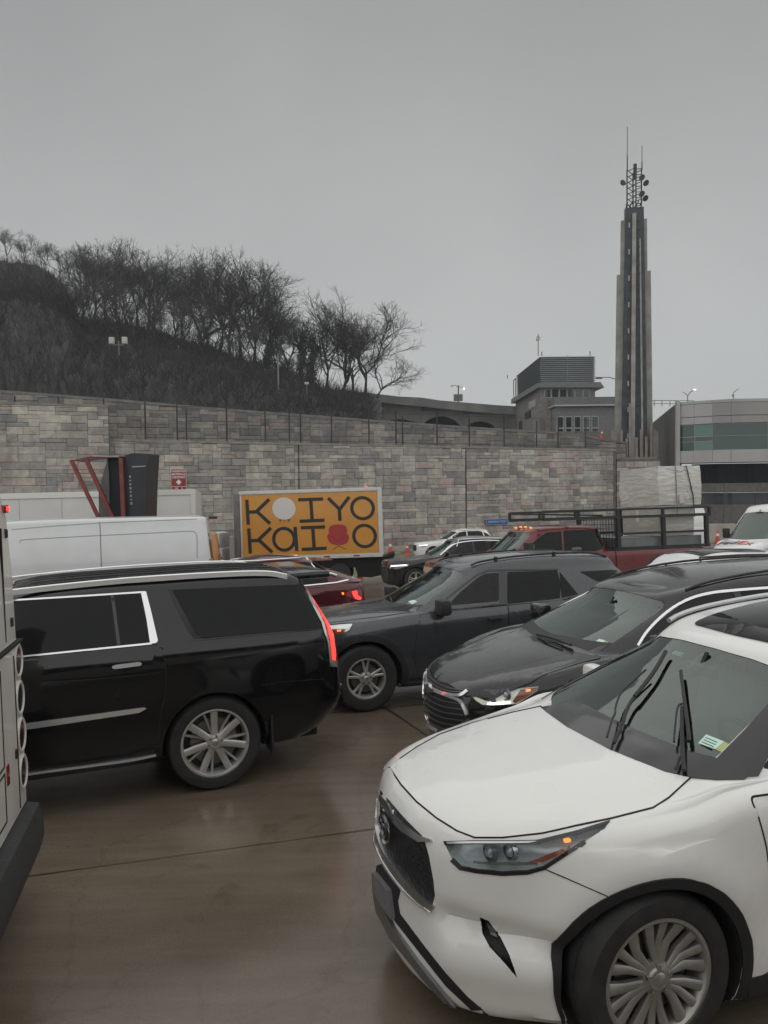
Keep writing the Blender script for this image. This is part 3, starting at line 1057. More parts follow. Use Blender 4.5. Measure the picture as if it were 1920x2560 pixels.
def ramp(x, a, b):
    t = max(0.0, min(1.0, (x - a) / (b - a))); return t * t * (3 - 2 * t)
def sculpt_white(x, y, z):
    sg = 1 if y > 0 else -1
    a = abs(y)
    if a > .55 and .2 < z < 1.13:
        k = ramp(a, .55, .8)
        for xa in (0, 2.85):
            r = math.hypot(x - xa, z - .383)
            a += k * .030 * gauss(r, .50, .10)
        if .4 < x < 2.5: a -= k * .028 * gauss(z, .62, .16) * ramp(x, .45, .8) * (1 - ramp(x, 2.0, 2.4))
        if x < .2: a -= k * .012 * gauss(z, 1.0, .05)
    if x < -.1 and z < 1.0:
        k = ramp(-x, .1, .5) * ramp(a, .38, .55)
        ins = .050 * gauss(z, .60 - .25 * max(0, a - .55), .055) * k * (1 - ramp(a, .80, .95)) - .022 * gauss(z, .42, .09) * k
        x += ins * .8; a -= ins * .5
    if z > .9 and x < .35:                       # bonnet: raised centre
        z += .012 * (1 - ramp(a, .30 + .1 * max(0, x + .9), .44 + .1 * max(0, x + .9))) * ramp(x, -.9, -.6)
    if z > .98 and x < .45: z -= .035 * ramp(a, .62, .84) * (1 - ramp(x, .2, .45))
    return (x, sg * a, z)
S['sculpt'] = sculpt_white
M_WHITE = paint('white_pearl_paint', (0.76, 0.755, 0.73), rough=0.32, dirt=0.0)
HL_M = stand_px(*Z3((1233, 1515))[0], .383, 17.5, 0, -S['w'] + .04)
hl = Car('white_suv', HL_M, S, M_WHITE, 'white family SUV with black wheel arches, nearest the camera at lower right', 'car', 'SUVs queuing for the tunnel')
HEAD = Z3((365, 962), (480, 958), (640, 958), (740, 956), (900, 918), (1030, 878), (1008, 912), (930, 962), (850, 1012), (765, 1066), (700, 1083), (600, 1088), (500, 1078), (430, 1065), (398, 1030))
GRILLE = Z3((92, 735), (150, 800), (210, 870), (282, 942), (292, 968), (307, 1020), (325, 1120), (331, 1180), (322, 1214), (270, 1178), (200, 1108), (135, 1020), (100, 940), (86, 860), (82, 790))
FOG = Z3((510, 1265), (545, 1280), (590, 1340), (625, 1410), (660, 1508), (610, 1450), (550, 1385), (520, 1330))
hl.cut_wells(0.43, 0.36)
hl.cut_cabin()
WS = round_poly([(-.715, 1.205), (-.60, 1.190), (-.3, 1.18), (0, 1.175), (.3, 1.18), (.60, 1.190), (.715, 1.205), (.555, 1.535), (.3, 1.56), (0, 1.565), (-.3, 1.56), (-.555, 1.535)], .04)
SW1 = round_poly([(.66, 1.19), (1.02, 1.41), (1.36, 1.575), (1.75, 1.63), (1.75, 1.20)], .04)
SW2 = round_poly([(1.82, 1.20), (1.82, 1.63), (2.3, 1.64), (2.75, 1.615), (2.9, 1.23)], .04)
hl.cut_patch([('front', WS, False)], .16, .06)
hl.cut_patch([('side', SW1, True), ('side', SW2, True)], .15, .05)
hl.cut_patch([('px', HEAD, True)], .085, .05, M_BOWL)
hl.cut_patch([('px', FOG, True)], .05, .04, M_BLACK)
hl.finish_body()
add_wheels(hl.root, S, 'swirl', rim_m=M_ALLOY2)
hl.patch('windscreen', 'front', WS, M_GLASS, -.004, .009)
hl.patch('window', 'side', SW1, M_SIDEGLASS, -.004, .009, mirror=True)
hl.patch('window', 'side', SW2, M_TINT, -.004, .009, mirror=True)
hl.patch('cowl_cover', 'px', Z3((752, 430), (790, 460), (860, 510), (1030, 600), (1250, 688), (1347, 710), (1420, 716)) + C6((1330, 1210), (1240, 1200), (1050, 1150), (900, 1095), (560, 955), (430, 893), (130, 740), (60, 760)), M_TRIM, .006, .01, step=10)
hl.patch('pillar_trim', 'px', C6((1060, 1358), (1250, 1374), (1470, 1370), (1500, 1350), (1580, 1345), (1640, 1230), (1800, 960), (1950, 600), (1950, 500), (1659, 772), (1480, 968), (1285, 1165), (1210, 1240), (1100, 1330)), M_TRIM, .006, .01, mirror=True)
interior(hl, M_SEAT)
hl.panel('bonnet', 'px', Z3((153, 668), (200, 737), (260, 803), (340, 868), (420, 918), (490, 945), (600, 945), (760, 927), (900, 896), (1035, 868), (1200, 826), (1262, 786), (1347, 708), (1250, 686), (1030, 598), (860, 508), (790, 458), (752, 428), (640, 452), (480, 495), (350, 540), (260, 590), (195, 635)), gap=4.0, step=28)
# head lamps
lens = hl.patch('headlight', 'px', HEAD, M_LENS, .003, .004, mirror=True)
HEADD = Z3((365, 962), (480, 958), (640, 958), (740, 956), (900, 918), (1030, 878), (1025, 890), (900, 935), (745, 972), (640, 974), (480, 974), (372, 978))
hl.patch('lamp_brow', 'px', HEADD, M_TRIM, .004, .006, mirror=True)
hl.patch('lamp_sill', 'px', strip(Z3((398, 1035), (432, 1068), (500, 1081), (600, 1091), (700, 1086), (765, 1068), (850, 1014), (930, 964)), 10), M_TRIM, .005, .006, mirror=True)
hl.patch('daytime_light', 'px', strip(Z3((482, 1048), (540, 1055), (620, 1058), (740, 1057)), 6), M_REFL, -.012, .02, mirror=True)
hl.patch('chrome_lash', 'px', strip(Z3((380, 968), (480, 966), (640, 966), (735, 964)), 5), M_SATIN, .006, .01, mirror=True)
projector(hl, 'projector', 'px', Z3((505, 1015))[0], .036, M_LAMPIN, hl.root, .075)
projector(hl, 'projector', 'px', Z3((590, 1012))[0], .034, M_REFL, hl.root, .07)
hl.patch('turn_signal', 'px', Z3((745, 1035), (850, 985), (880, 970), (835, 1015), (760, 1052), (700, 1052)), M_AMBLENS, -.02, .02, mirror=True)
p_, n_ = hl.px(*Z3((858, 958))[0])
mb = MB(); mb.bevbox(p_ - n_ * .004, (.03, .02, .014), .004); mb.build('turn_bulb', M_AMBER, hl.root)
# grille and its frame
hl.patch('grille', 'px', GRILLE, mat('grille_mesh', (0.012, 0.014, 0.018), 0.4, bump=0.6, bscale=45), .002, .01)
hl.patch('grille_frame', 'px', strip(smooth_line(Z3((84, 790), (84, 860), (98, 945), (133, 1028), (198, 1118), (268, 1188), (325, 1228))), 15), M_SATIN, .014, .02)
hl.patch('grille_frame', 'px', strip(smooth_line(Z3((80, 862), (93, 955), (128, 1040), (192, 1132), (262, 1203), (318, 1243))), 4), M_CHROME, .017, .02)
hl.patch('grille_wing', 'px', Z3((88, 745), (150, 812), (165, 850), (210, 895), (275, 940), (320, 955), (322, 963), (270, 965), (205, 925), (165, 885), (120, 810)), M_SATIN, .012, .02)
em = MB(); c = Vector(hl.front(0, .83)[0]) + Vector((-.028, 0, 0))
for rx, rz, dz in ((.085, .058, 0), (.030, .056, 0), (.058, .022, .03)):
    ring_tube(em, c + Vector((0, 0, dz)), rx, rz, .007, 24, None, 'x')
em.build('emblem', mat('dark_chrome', (.16, .165, .17), .18, .9), hl.root, 40)
for kx, ln in ((0, .45), (-.05, .38)): pass
# lower bumper
hl.patch('bumper_vent', 'px', B7((395, 930), (465, 940), (440, 1040), (460, 1160), (700, 1480), (900, 1730), (1100, 1950), (1300, 2120), (1180, 2115), (900, 1850), (640, 1520), (420, 1240), (250, 960), (215, 880), (240, 700), (300, 680)), M_BLACK, .004, .01, step=12)
hl.patch('skid_lip', 'px', B7((178, 745), (205, 728), (240, 800), (262, 950), (420, 1290), (650, 1610), (900, 1920), (1110, 2148), (990, 2080), (700, 1770), (400, 1400), (250, 1120), (188, 890)), mat('silver_lip', (0.25, 0.25, 0.255), 0.35, 0.8), .02, .02, step=12)
hl.patch('number_plate', 'px', B7((248, 765), (385, 930), (418, 1205), (330, 1080), (262, 965)), M_PLATE, .03, .01)
hl.patch('fog_lamp', 'px', Z3((535, 1292), (568, 1315), (580, 1345), (550, 1330)), M_LAMPIN, -.03, .01, mirror=True)
hl.patch('bumper_seam', 'px', strip(Z3((762, 1070), (860, 1112), (1020, 1182)), 2.5), M_GAP, .002, .004, mirror=True)
# arches, doors, rails
for xx in (0, S['wb']):
    hl.arch(xx,   .428, .478, -26, 204, M_BLACK, .008, .03, 150, S['wr'] - .01)
hl.patch('sill_trim', 'side', [(.46, .20), (2.40, .20), (2.40, .30), (.46, .30)], M_BLACK, .01, .02, mirror=True)
D1 = round_poly([(.50, 1.115), (.56, .90), (.60, .62), (.62, .34), (1.72, .34), (1.72, 1.13)], .03)
D2 = round_poly([(1.735, 1.13), (1.735, .34), (2.32, .34), (2.42, .70), (2.62, .95), (2.70, 1.16)], .03)
for s in (-1, 1):
    d = hl.panel('door', 'side', D1, s=s); handle(hl, 1.52, .98, M_WHITE, d, s)
    d = hl.panel('door', 'side', D2, s=s); handle(hl, 2.45, 1.02, M_WHITE, d, s)
hl.patch('window_trim', 'side', strip([(.62, 1.128), (1.2, 1.138), (2.0, 1.148), (2.95, 1.18)], .014), M_CHROME, .008, .01, mirror=True)
hl.patch('sunroof', 'up', round_poly([(1.26, -.37), (1.24, 0), (1.26, .37), (2.35, .40), (2.35, -.40)], .05), M_TINT, .008, .01)
surf_tube(hl, 'roof_rail', 'side', [(1.25, 1.60), (1.6, 1.66), (2.2, 1.70), (2.8, 1.69), (3.2, 1.65)], .017, .03, M_SATIN, mirror=True)
side_mirror(hl, 1.04, 1.10, M_WHITE, (.12, .19, .14))
# wipers and stickers
surf_tube(hl, 'wiper', 'px', C6((860, 385), (770, 540), (690, 650), (610, 750)), [.012] * 13, .035, M_BLACK)
surf_tube(hl, 'wiper', 'px', C6((615, 740), (560, 820), (500, 980), (445, 1115)), .010, .03, M_BLACK)
surf_tube(hl, 'wiper', 'px', C6((705, 545), (600, 640), (500, 745), (450, 900), (395, 1090)), .006, .045, M_BLACK)
surf_tube(hl, 'wiper', 'px', C6((978, 545), (1000, 720), (1030, 950), (1045, 1110)), .011, .035, M_BLACK)
surf_tube(hl, 'wiper', 'px', C6((1000, 810), (955, 850), (930, 1050), (925, 1120)), .006, .04, M_BLACK)
surf_tube(hl, 'wiper', 'px', C6((990, 830), (985, 1000), (990, 1200), (995, 1330)), .012, .03, M_BLACK)
surf_tube(hl, 'wiper', 'px', C6((965, 1230), (945, 1290), (928, 1325)), .007, .03, M_BLACK)
hl.patch('inspection_sticker', 'px', C6((1100, 1075), (1165, 1005), (1310, 1062), (1240, 1122)), M_STICKER, -.014, .002)
hl.patch('inspection_sticker', 'px', C6((1312, 1064), (1390, 1105), (1330, 1170), (1243, 1124)), M_STICKERY, -.014, .002)
for k in range(4):
    a = C6((1160 + 0 - k * 14, 1030 + k * 18), (1255 - k * 14, 1070 + k * 18))
    hl.patch('sticker_text', 'px', strip(a, 1.6), M_GAP, -.0125, .001)
hl.patch('toll_tag', 'px', C6((880, 352), (910, 330), (980, 347), (955, 376)), M_STICKER, -.014, .01)
# ------------------------------------------------------------------ long black SUV, left
S = dict(w=1.02, foh=1.02, wb=3.30, roh=1.30, wr=0.41, ww=0.285, rim=0.292,
         xc=0.62, crown=0.05, usub=4, vsub=3,
         top=[(-1.02, 1.05), (-0.9, 1.14), (-0.4, 1.22), (0.3, 1.27), (0.62, 1.29), (1.2, 1.315), (2.8, 1.325), (4.6, 1.315)],
         rows=[(0.30, .20, .30, .88, .74, .22, .80, .22),
               (0.38, .08, .16, .965, .80, .24, .84, .22),
               (0.58, .03, .03, .99, .84, .24, .89, .16),
               (0.70, .02, .0, .995, .85, .24, .90, .15),
               (0.78, .02, .05, 1.0, .85, .24, .91, .11),
               (1.00, .02, .07, 1.0, .85, .24, .92, .10),
               (('t', -.12), .03, .10, .995, .85, .24, .92, .10),
               (('t', -.03), .05, .125, .975, .83, .24, .91, .10),
               (('t', .0), .10, .135, .955, .80, .24, .905, .10)],
         gh=dict(xa=1.50, xt=4.465, xd=4.25, wb_=.955, wt=.775, wfb=.80, wft=.66, bow0=.20, bow1=.12, wrb=.90, wrt=.735, br0=.09, br1=.09, bulge=.025,
                 roof=[(1.2, 1.74), (1.6, 1.81), (2.2, 1.85), (3.4, 1.855), (4.3, 1.825)]))
M_BLKP = paint('black_paint', (0.005, 0.005, 0.0058), rough=0.2, dirt=0.0)
ESC_M = stand_px(*Z1((935, 880))[0], .41, 22.0, S['wb'], -S['w'] + .03)
esc = Car('black_suv', ESC_M, S, M_BLKP, 'long black chrome-trimmed SUV seen from its rear quarter beside the bus', 'car', 'SUVs queuing for the tunnel')
esc.cut_wells(0.455, 0.36)
esc.finish_body()
add_wheels(esc.root, S, 'seven')
DOORW = Z1((-420, 300), (80, 265), (598, 231), (607, 236), (650, 440), (97, 498), (-420, 548))
QUARTW = round_poly(Z1((742, 216), (1308, 192), (1402, 378), (872, 424), (845, 405), (800, 322)), 6)
esc.patch('window', 'px', DOORW, M_TINT, .006, .01, mirror=True)
esc.patch('window', 'px', QUARTW, M_TINT, .008, .01, mirror=True)
esc.patch('window_seal', 'px', Z1((727, 213), (742, 214), (800, 322), (848, 406), (872, 425), (838, 425), (818, 402), (770, 310)), M_BLACK, .005, .01, mirror=True)
esc.patch('window_bar', 'px', Z1((478, 240), (492, 239), (520, 452), (506, 454)), M_TRIM, .009, .008, mirror=True)
esc.patch('window_trim', 'px', strip(Z1((-420, 292), (80, 261), (350, 243), (612, 226)), 4.2), M_CHROME, .012, .02, mirror=True)
esc.patch('window_trim', 'px', strip(Z1((-420, 556), (97, 504), (400, 473), (655, 447)), 4.8), M_CHROME, .012, .02, mirror=True)
esc.patch('window_trim', 'px', round_poly(Z1((607, 223), (630, 222), (655, 320), (682, 436), (672, 446), (648, 448), (632, 340)), 3), M_CHROME, .014, .02, mirror=True)
d = esc.panel('door', 'px', Z1((-420, 563), (97, 512), (648, 456), (700, 470), (716, 560), (712, 650), (690, 760), (682, 880), (560, 918), (105, 985), (-420, 1065)), gap=3.0, step=30)
hm = esc.patch('door_handle', 'px', round_poly(Z1((482, 545), (500, 538), (600, 526), (613, 530), (606, 541), (500, 555), (486, 555)), 3), M_CHROME, .035, .01, parent=d)
esc.patch('handle_recess', 'px', round_poly(Z1((498, 556), (590, 546), (575, 562), (530, 569), (510, 567)), 3), M_GAP, .006, .01, parent=d)
esc.patch('door_moulding', 'px', Z1((-420, 862), (100, 793), (622, 722), (632, 727), (600, 745), (150, 812), (100, 818), (-420, 888)), M_CHROME, .016, .02, mirror=True)
esc.patch('side_step', 'px', Z1((-420, 1075), (108, 988), (560, 925), (668, 902), (678, 925), (560, 962), (108, 1030), (-420, 1105)), M_TRIM, .03, .02, mirror=True)
esc.patch('step_trim', 'px', strip(smooth_line(Z1((-420, 1085), (108, 1005), (400, 966), (560, 944), (672, 921))), 4.2), M_CHROME, .04, .02, mirror=True)
esc.arch(S['wb'], .45, .475, -5, 185, M_BLKP, .010)
esc.arch(0, .45, .475, -5, 185, M_BLKP, .010)
# tail lamps
TL = Z1((1314, 200), (1336, 196), (1366, 240), (1395, 300), (1432, 395), (1450, 480), (1456, 530), (1450, 550), (1428, 546), (1418, 440), (1395, 360), (1350, 270))
tl = esc.patch('tail_light', 'px', TL, M_REDLENS, .010, .02, mirror=True)
esc.patch('light_bar', 'px', Z1((1330, 205), (1342, 205), (1372, 258), (1402, 330), (1436, 410), (1446, 500), (1446, 520), (1432, 518), (1424, 430), (1400, 350), (1365, 275)), M_REDON, .016, .02, parent=tl, mirror=True)
esc.patch('clear_edge', 'px', Z1((1312, 201), (1320, 200), (1352, 268), (1396, 358), (1420, 440), (1430, 545), (1424, 545), (1412, 440), (1388, 362), (1345, 280)), M_SATIN, .014, .02, parent=tl, mirror=True)
esc.patch('lamp_foot', 'px', Z1((1422, 522), (1450, 520), (1452, 548), (1428, 546)), M_SATIN, .015, .02, parent=tl, mirror=True)
esc.patch('bumper_seam', 'px', strip(Z1((1130, 628), (1230, 612), (1400, 600)), 2), M_GAP, .003, .005, mirror=True)
# rear face
esc.patch('rear_window', 'rear', round_poly([(-.68, 1.36), (.68, 1.36), (.60, 1.70), (-.60, 1.70)], .05), M_TINT, .003, .01)
esc.patch('number_plate', 'rear', [(-.16, .88), (.16, .88), (.16, 1.03), (-.16, 1.03)], M_PLATE, .01, .01)
mb = MB(); mb.bevbox((4.44, 0, .66), (.20, 1.72, .20), .05); mb.build('rear_bumper', M_BLKP, esc.root, 40)
mb = MB(); mb.bevbox((4.29, 0, 1.79), (.40, 1.40, .07), .03); mb.build('roof_spoiler', M_BLKP, esc.root, 40)
# roof rails
for s in (-1, 1):
    mb = MB()
    pts = [(1.25, 1.735), (1.5, 1.80), (1.8, 1.83), (2.6, 1.862), (3.4, 1.862), (3.85, 1.845), (4.05, 1.80)]
    V, F = [], []
    for x, z in smooth_line(pts, 3):
        for dy, dz in ((-.02, -.028), (.02, -.028), (.02, .014), (.0, .022), (-.02, .014)):
            V.append((x, s * .735 + dy, z + dz))
    n = len(V) // 5
    F = [(i * 5 + k, i * 5 + (k + 1) % 5, (i + 1) * 5 + (k + 1) % 5, (i + 1) * 5 + k) for i in range(n - 1) for k in range(5)] + [(4, 3, 2, 1, 0), tuple(range((n - 1) * 5, n * 5))]
    mb.add(V, F); mb.build('roof_rail', M_CHROME, esc.root, 40)
for k in range(7):
    y = -.5 + k * 1.0 / 6
    surf_tube(esc, 'roof_rib', 'up', [(1.7, y), (2.5, y), (3.3, y), (4.0, y)], .008, .002, M_BLKP)
mb = MB(); mb.box((3.30 + .50, -.90, .42), (.02, .24, .34)); mb.build('mud_flap', M_BLACK, esc.root)
mb = MB(); mb.bevbox((2.0, 0, .40), (4.6, 1.5, .25), .03); mb.build('underbody', M_WELL, esc.root)
# ------------------------------------------------------------------ dark grey SUV, middle
S = dict(w=1.0, foh=0.93, wb=3.025, roh=1.10, wr=0.395, ww=0.255, rim=0.238,
         xc=0.52, crown=0.06, usub=4, vsub=3,
         top=[(-0.93, 0.92), (-0.86, 1.0), (-0.6, 1.07), (-0.1, 1.115), (0.4, 1.14), (0.75, 1.13), (1.9, 1.165), (3.0, 1.20), (4.1, 1.27)],
         rows=[(0.24, .20, .15, .90, .66, .28, .74, .2),
               (0.30, .08, .08, .955, .72, .32, .78, .2),
               (0.46, .03, .05, .98, .75, .34, .82, .2),
               (0.62, .02, .03, .985, .77, .36, .83, .2),
               (0.80, .0, .03, 1.0, .78, .36, .83, .2),
               (('t', -.13), .02, .05, 1.0, .775, .36, .83, .2),
               (('t', -.05), .05, .07, .98, .76, .36, .82, .2),
               (('t', .0), .11, .10, .945, .73, .36, .80, .2)],
         gh=dict(xa=1.36, xt=4.0, xd=3.72, wb_=.90, wt=.67, wfb=.78, wft=.58, bow0=.22, bow1=.12, wrb=.78, wrt=.60, br0=.14, br1=.12,
                 roof=[(1.1, 1.58), (1.45, 1.645), (2.0, 1.715), (2.6, 1.735), (3.3, 1.71), (4.0, 1.65)]))
M_GREYP = paint('dark_grey_paint', (0.066, 0.071, 0.08), metal=0.4, rough=0.28, dirt=0.05)
EXP_M = stand_px(*Z1((1587, 602))[0], .395, 17.0, 0, -S['w'] + .03)
ex = Car('grey_suv', EXP_M, S, M_GREYP, 'dark grey SUV with black roof rails between the black SUVs', 'car', 'SUVs queuing for the tunnel')
ex.cut_wells(0.45, 0.36)
ex.cut_cabin()
WS = round_poly([(-.745, 1.175), (-.4, 1.155), (0, 1.15), (.4, 1.155), (.745, 1.175), (.575, 1.56), (.3, 1.59), (0, 1.595), (-.3, 1.59), (-.575, 1.56)], .04)
ex.cut_patch([('front', WS, False)], .16, .06)
FW = round_poly(Z2((512, 378), (560, 328), (618, 280), (645, 264), (697, 260), (697, 362)), 5)
ex.cut_patch([('px', FW, True)], .15, .05)
ex.finish_body()
add_wheels(ex.root, S, 'twin5')
ex.patch('windscreen', 'front', WS, M_GLASS, -.004, .009)
ex.patch('window', 'px', FW, M_SIDEGLASS, -.002, .009, mirror=True)
ex.patch('window', 'px', round_poly(Z2((727, 258), (905, 252), (918, 300), (915, 353), (727, 371)), 4), M_TINT, .003, .01, mirror=True)
ex.patch('window', 'px', round_poly(Z2((913, 256), (980, 338), (921, 350), (921, 300)), 3), M_TINT, .003, .01, mirror=True)
ex.patch('window', 'px', round_poly(Z2((985, 256), (1100, 250), (1190, 252), (1210, 270), (1120, 292), (1050, 292)), 5), M_TINT, .003, .01, mirror=True)
ex.patch('pillar_trim', 'px', Z2((699, 258), (726, 257), (726, 372), (699, 376)), M_TRIM, .004, .01, mirror=True)
ex.patch('window_trim', 'px', strip(Z2((445, 402), (560, 388), (725, 374), (915, 357), (985, 342)), 4), M_TRIM, .008, .01, mirror=True)
ex.patch('window_trim', 'px', strip(Z2((470, 385), (560, 312), (618, 268), (660, 252), (760, 250), (908, 248)), 4), M_TRIM, .008, .01, mirror=True)
ex.patch('mirror_base', 'px', Z2((455, 398), (505, 352), (512, 378), (510, 394)), M_TRIM, .004, .01, mirror=True)
ex.patch('cowl_cover', 'front', [(-.75, 1.14), (-.4, 1.115), (0, 1.11), (.4, 1.115), (.75, 1.14), (.73, 1.195), (0, 1.18), (-.73, 1.195)], M_BLACK, .002, .004)
interior(ex, M_SEATD)
ex.panel('bonnet', 'up', round_poly([(-.84, -.55), (-.6, -.70), (.3, -.80), (.66, -.80), (.55, -.4), (.5, 0), (.55, .4), (.66, .80), (.3, .80), (-.6, .70), (-.84, .55), (-.87, 0)], .04), gap=.006, step=.06)
surf_tube(ex, 'bonnet_crease', 'up', [(-.7, -.46), (-.2, -.52), (.4, -.6)], .010, -.005, M_GREYP, mirror=True)
for s in (-1, 1):
    d = ex.panel('door', 'side', round_poly([(.70, 1.11), (.64, .90), (.60, .6), (.66, .34), (1.80, .34), (1.86, 1.14)], .03), s=s); handle(ex, 1.66, 1.0, M_BLACK, d, s)
    d = ex.panel('door', 'side', round_poly([(1.875, 1.14), (1.815, .34), (2.50, .34), (2.56, .7), (2.72, .92), (2.90, 1.17)], .03), s=s); handle(ex, 2.66, 1.04, M_BLACK, d, s)
for xx in (0, S['wb']):
    ex.arch(xx, .447, .52, -25, 205, M_BLACK, .010, .03, 165)
ex.patch('sill_trim', 'side', [(.50, .25), (2.55, .25), (2.55, .36), (.50, .36)], M_BLACK, .012, .02, mirror=True)
HEAD = Z2((92, 448), (175, 442), (162, 466), (140, 478), (118, 481), (106, 476))
hd = ex.patch('headlight', 'px', HEAD, M_REFL, .004, .012, mirror=True)
ex.patch('turn_signal', 'px', Z2((108, 462), (150, 462), (138, 476), (118, 480), (108, 475)), M_AMBLENS, .007, .01, parent=hd, mirror=True)
ex.patch('turn_bulb', 'px', Z2((118, 465), (134, 464), (132, 470), (119, 471)), M_AMBER, .010, .01, parent=hd)
ex.patch('lamp_edge', 'px', strip(Z2((92, 447), (140, 442), (176, 441), (163, 466), (140, 479)), 2.2), M_TRIM, .008, .01, parent=hd, mirror=True)
ex.patch('grille', 'front', round_poly([(-.55, .55), (.55, .55), (.62, .72), (.55, .90), (-.55, .90), (-.62, .72)], .05), M_BLACK, .004, .01)
ex.patch('bumper_vent', 'front', round_poly([(-.5, .3), (.5, .3), (.55, .46), (-.55, .46)], .04), M_BLACK, .004, .01)
ex.patch('bumper_clad', 'side', [(-.75, .26), (-.52, .26), (-.5, .46), (-.78, .44)], M_BLACK, .006, .01, mirror=True)
side_mirror(ex, .98, 1.13, M_BLACK, (.14, .25, .19))
for s in (-1, 1):
    mb = MB(); pts = []
    for x, z in ((1.55, 1.645), (1.7, 1.69), (2.2, 1.735), (2.8, 1.745), (3.3, 1.73), (3.55, 1.67)):
        pts.append((x, s * .585, z))
    mb.tube([tuple(p) for p in smooth_line([(p[0], p[1], p[2]) for p in pts], 3)] if False else [Vector(p) for p in cr(np.array(pts), 3)], .014, 6)
    for x, z in ((1.9, 1.70), (2.75, 1.73)): mb.beam((x, s * .585, z - .02), (x, s * .585, z + .04), .05, .03)
    mb.build('roof_rail', M_BLACK, ex.root, 45)
mb = MB(); c, n = ex.up(3.45, 0); mb.bevbox(Vector(c) + Vector((0, 0, .02)), (.16, .05, .06), .02); mb.build('roof_aerial', M_GREYP, ex.root, 45)
for pts in (((.50, -.5), (.62, -.1), (.66, .1)), ((.44, -.02), (.55, .35), (.62, .6))):
    surf_tube(ex, 'wiper', 'up', pts, .010, .022, M_BLACK)
ex.patch('inspection_sticker', 'px', Z2((372, 362), (392, 356), (404, 362), (386, 372)), M_STICKER, -.012, .002)
mb = MB(); mb.bevbox((1.5, 0, .36), (4.2, 1.45, .25), .03); mb.build('underbody', M_WELL, ex.root)
# ------------------------------------------------------------------ black SUV behind the white one
S = dict(w=0.998, foh=0.99, wb=3.07, roh=1.13, wr=0.39, ww=0.25, rim=0.26,
         xc=0.02, crown=0.09, usub=5, vsub=3, nh=5,
         top=[(-0.99, 0.84), (-0.94, 0.90), (-0.8, 0.98), (-0.5, 1.07), (-0.2, 1.135), (0.05, 1.175), (0.5, 1.19), (1.5, 1.20), (2.6, 1.22), (4.1, 1.28)],
         rows=[(0.18, .20, .15, .90, .64, .30, .72, .2),
               (0.24, .10, .08, .955, .68, .34, .76, .2),
               (0.38, .04, .05, .975, .71, .38, .80, .2),
               (0.55, .02, .04, .985, .73, .40, .82, .2),
               (0.72, .0, .03, 1.0, .75, .40, .83, .2),
               (('t', -.12), .0, .03, 1.0, .755, .42, .83, .2),
               (('t', -.05), .025, .05, .985, .745, .42, .82, .2),
               (('t', -.01), .07, .07, .965, .73, .42, .81, .2),
               (('t', .0), .12, .09, .945, .715, .42, .80, .2)],
         gh=dict(xa=0.84, xt=4.0, xd=3.65, wb_=.90, wt=.68, wfb=.755, wft=.60, bow0=.20, bow1=.11, wrb=.76, wrt=.60,
                 roof=[(0.6, 1.53), (0.95, 1.61), (1.4, 1.69), (2.0, 1.745), (2.8, 1.755), (3.7, 1.70)]))
M_BLKP2 = paint('black_paint_wet', (0.010, 0.0105, 0.0115), rough=0.24, dirt=0.015)
TR_M = stand_px(*Z3((318, 348))[0], .86, 15.0, -S['foh'], 0)
tr = Car('black_suv', TR_M, S, M_BLKP2, 'black SUV with chrome-framed grille and lit headlamp behind the white SUV', 'car', 'SUVs queuing for the tunnel')
tr.cut_wells(0.44, 0.36)
tr.cut_cabin()
WS = round_poly([(-.725, 1.235), (-.4, 1.215), (0, 1.21), (.4, 1.215), (.725, 1.235), (.595, 1.545), (.3, 1.57), (0, 1.575), (-.3, 1.57), (-.595, 1.545)], .05)
tr.cut_patch([('front', WS, False)], .16, .06)
SW1 = round_poly([(.50, 1.22), (.75, 1.38), (1.05, 1.53), (1.35, 1.60), (1.55, 1.62), (1.55, 1.22)], .05)
tr.cut_patch([('side', SW1, True)], .15, .05)
HEAD = Z3((468, 372), (500, 357), (560, 358), (660, 352), (745, 344), (738, 362), (690, 395), (660, 414), (560, 420), (520, 418), (492, 400))
tr.cut_patch([('px', HEAD, True)], .07, .05, M_REFL)
tr.finish_body()
add_wheels(tr.root, S, 'ten')
tr.patch('windscreen', 'front', WS, M_GLASS, -.004, .009)
tr.patch('window', 'side', SW1, M_SIDEGLASS, -.004, .009, mirror=True)
tr.patch('window', 'side', round_poly([(1.62, 1.22), (1.62, 1.625), (2.2, 1.645), (2.55, 1.63), (2.65, 1.25)], .04), M_TINT, .003, .01, mirror=True)
tr.patch('window_trim', 'px', smooth_line([Z2((x, y))[0] for x, y in ((1193, 522), (1230, 468), (1290, 410), (1360, 362), (1440, 336), (1540, 323), (1700, 312), (1900, 300))], 3) and strip(smooth_line(Z2((1193, 522), (1230, 468), (1290, 410), (1360, 362), (1440, 336), (1540, 323), (1700, 312), (1900, 300)), 4), 6.5), M_CHROME, .012, .015, mirror=True, step=16)
tr.patch('cowl_cover', 'front', [(-.735, 1.20), (-.4, 1.175), (0, 1.17), (.4, 1.175), (.735, 1.20), (.71, 1.255), (0, 1.235), (-.71, 1.255)], M_BLACK, .002, .004)
interior(tr, M_SEATD)
tr.panel('bonnet', 'up', round_poly([(-.86, -.50), (-.72, -.66), (-.4, -.80), (.2, -.83), (.12, -.4), (.04, 0), (.12, .4), (.2, .83), (-.4, .80), (-.72, .66), (-.86, .50), (-.92, 0)], .05), gap=.006, step=.05)
surf_tube(tr, 'bonnet_crease', 'up', [(-.78, -.36), (-.4, -.46), (.1, -.56)], .012, -.006, M_BLKP2, mirror=True)
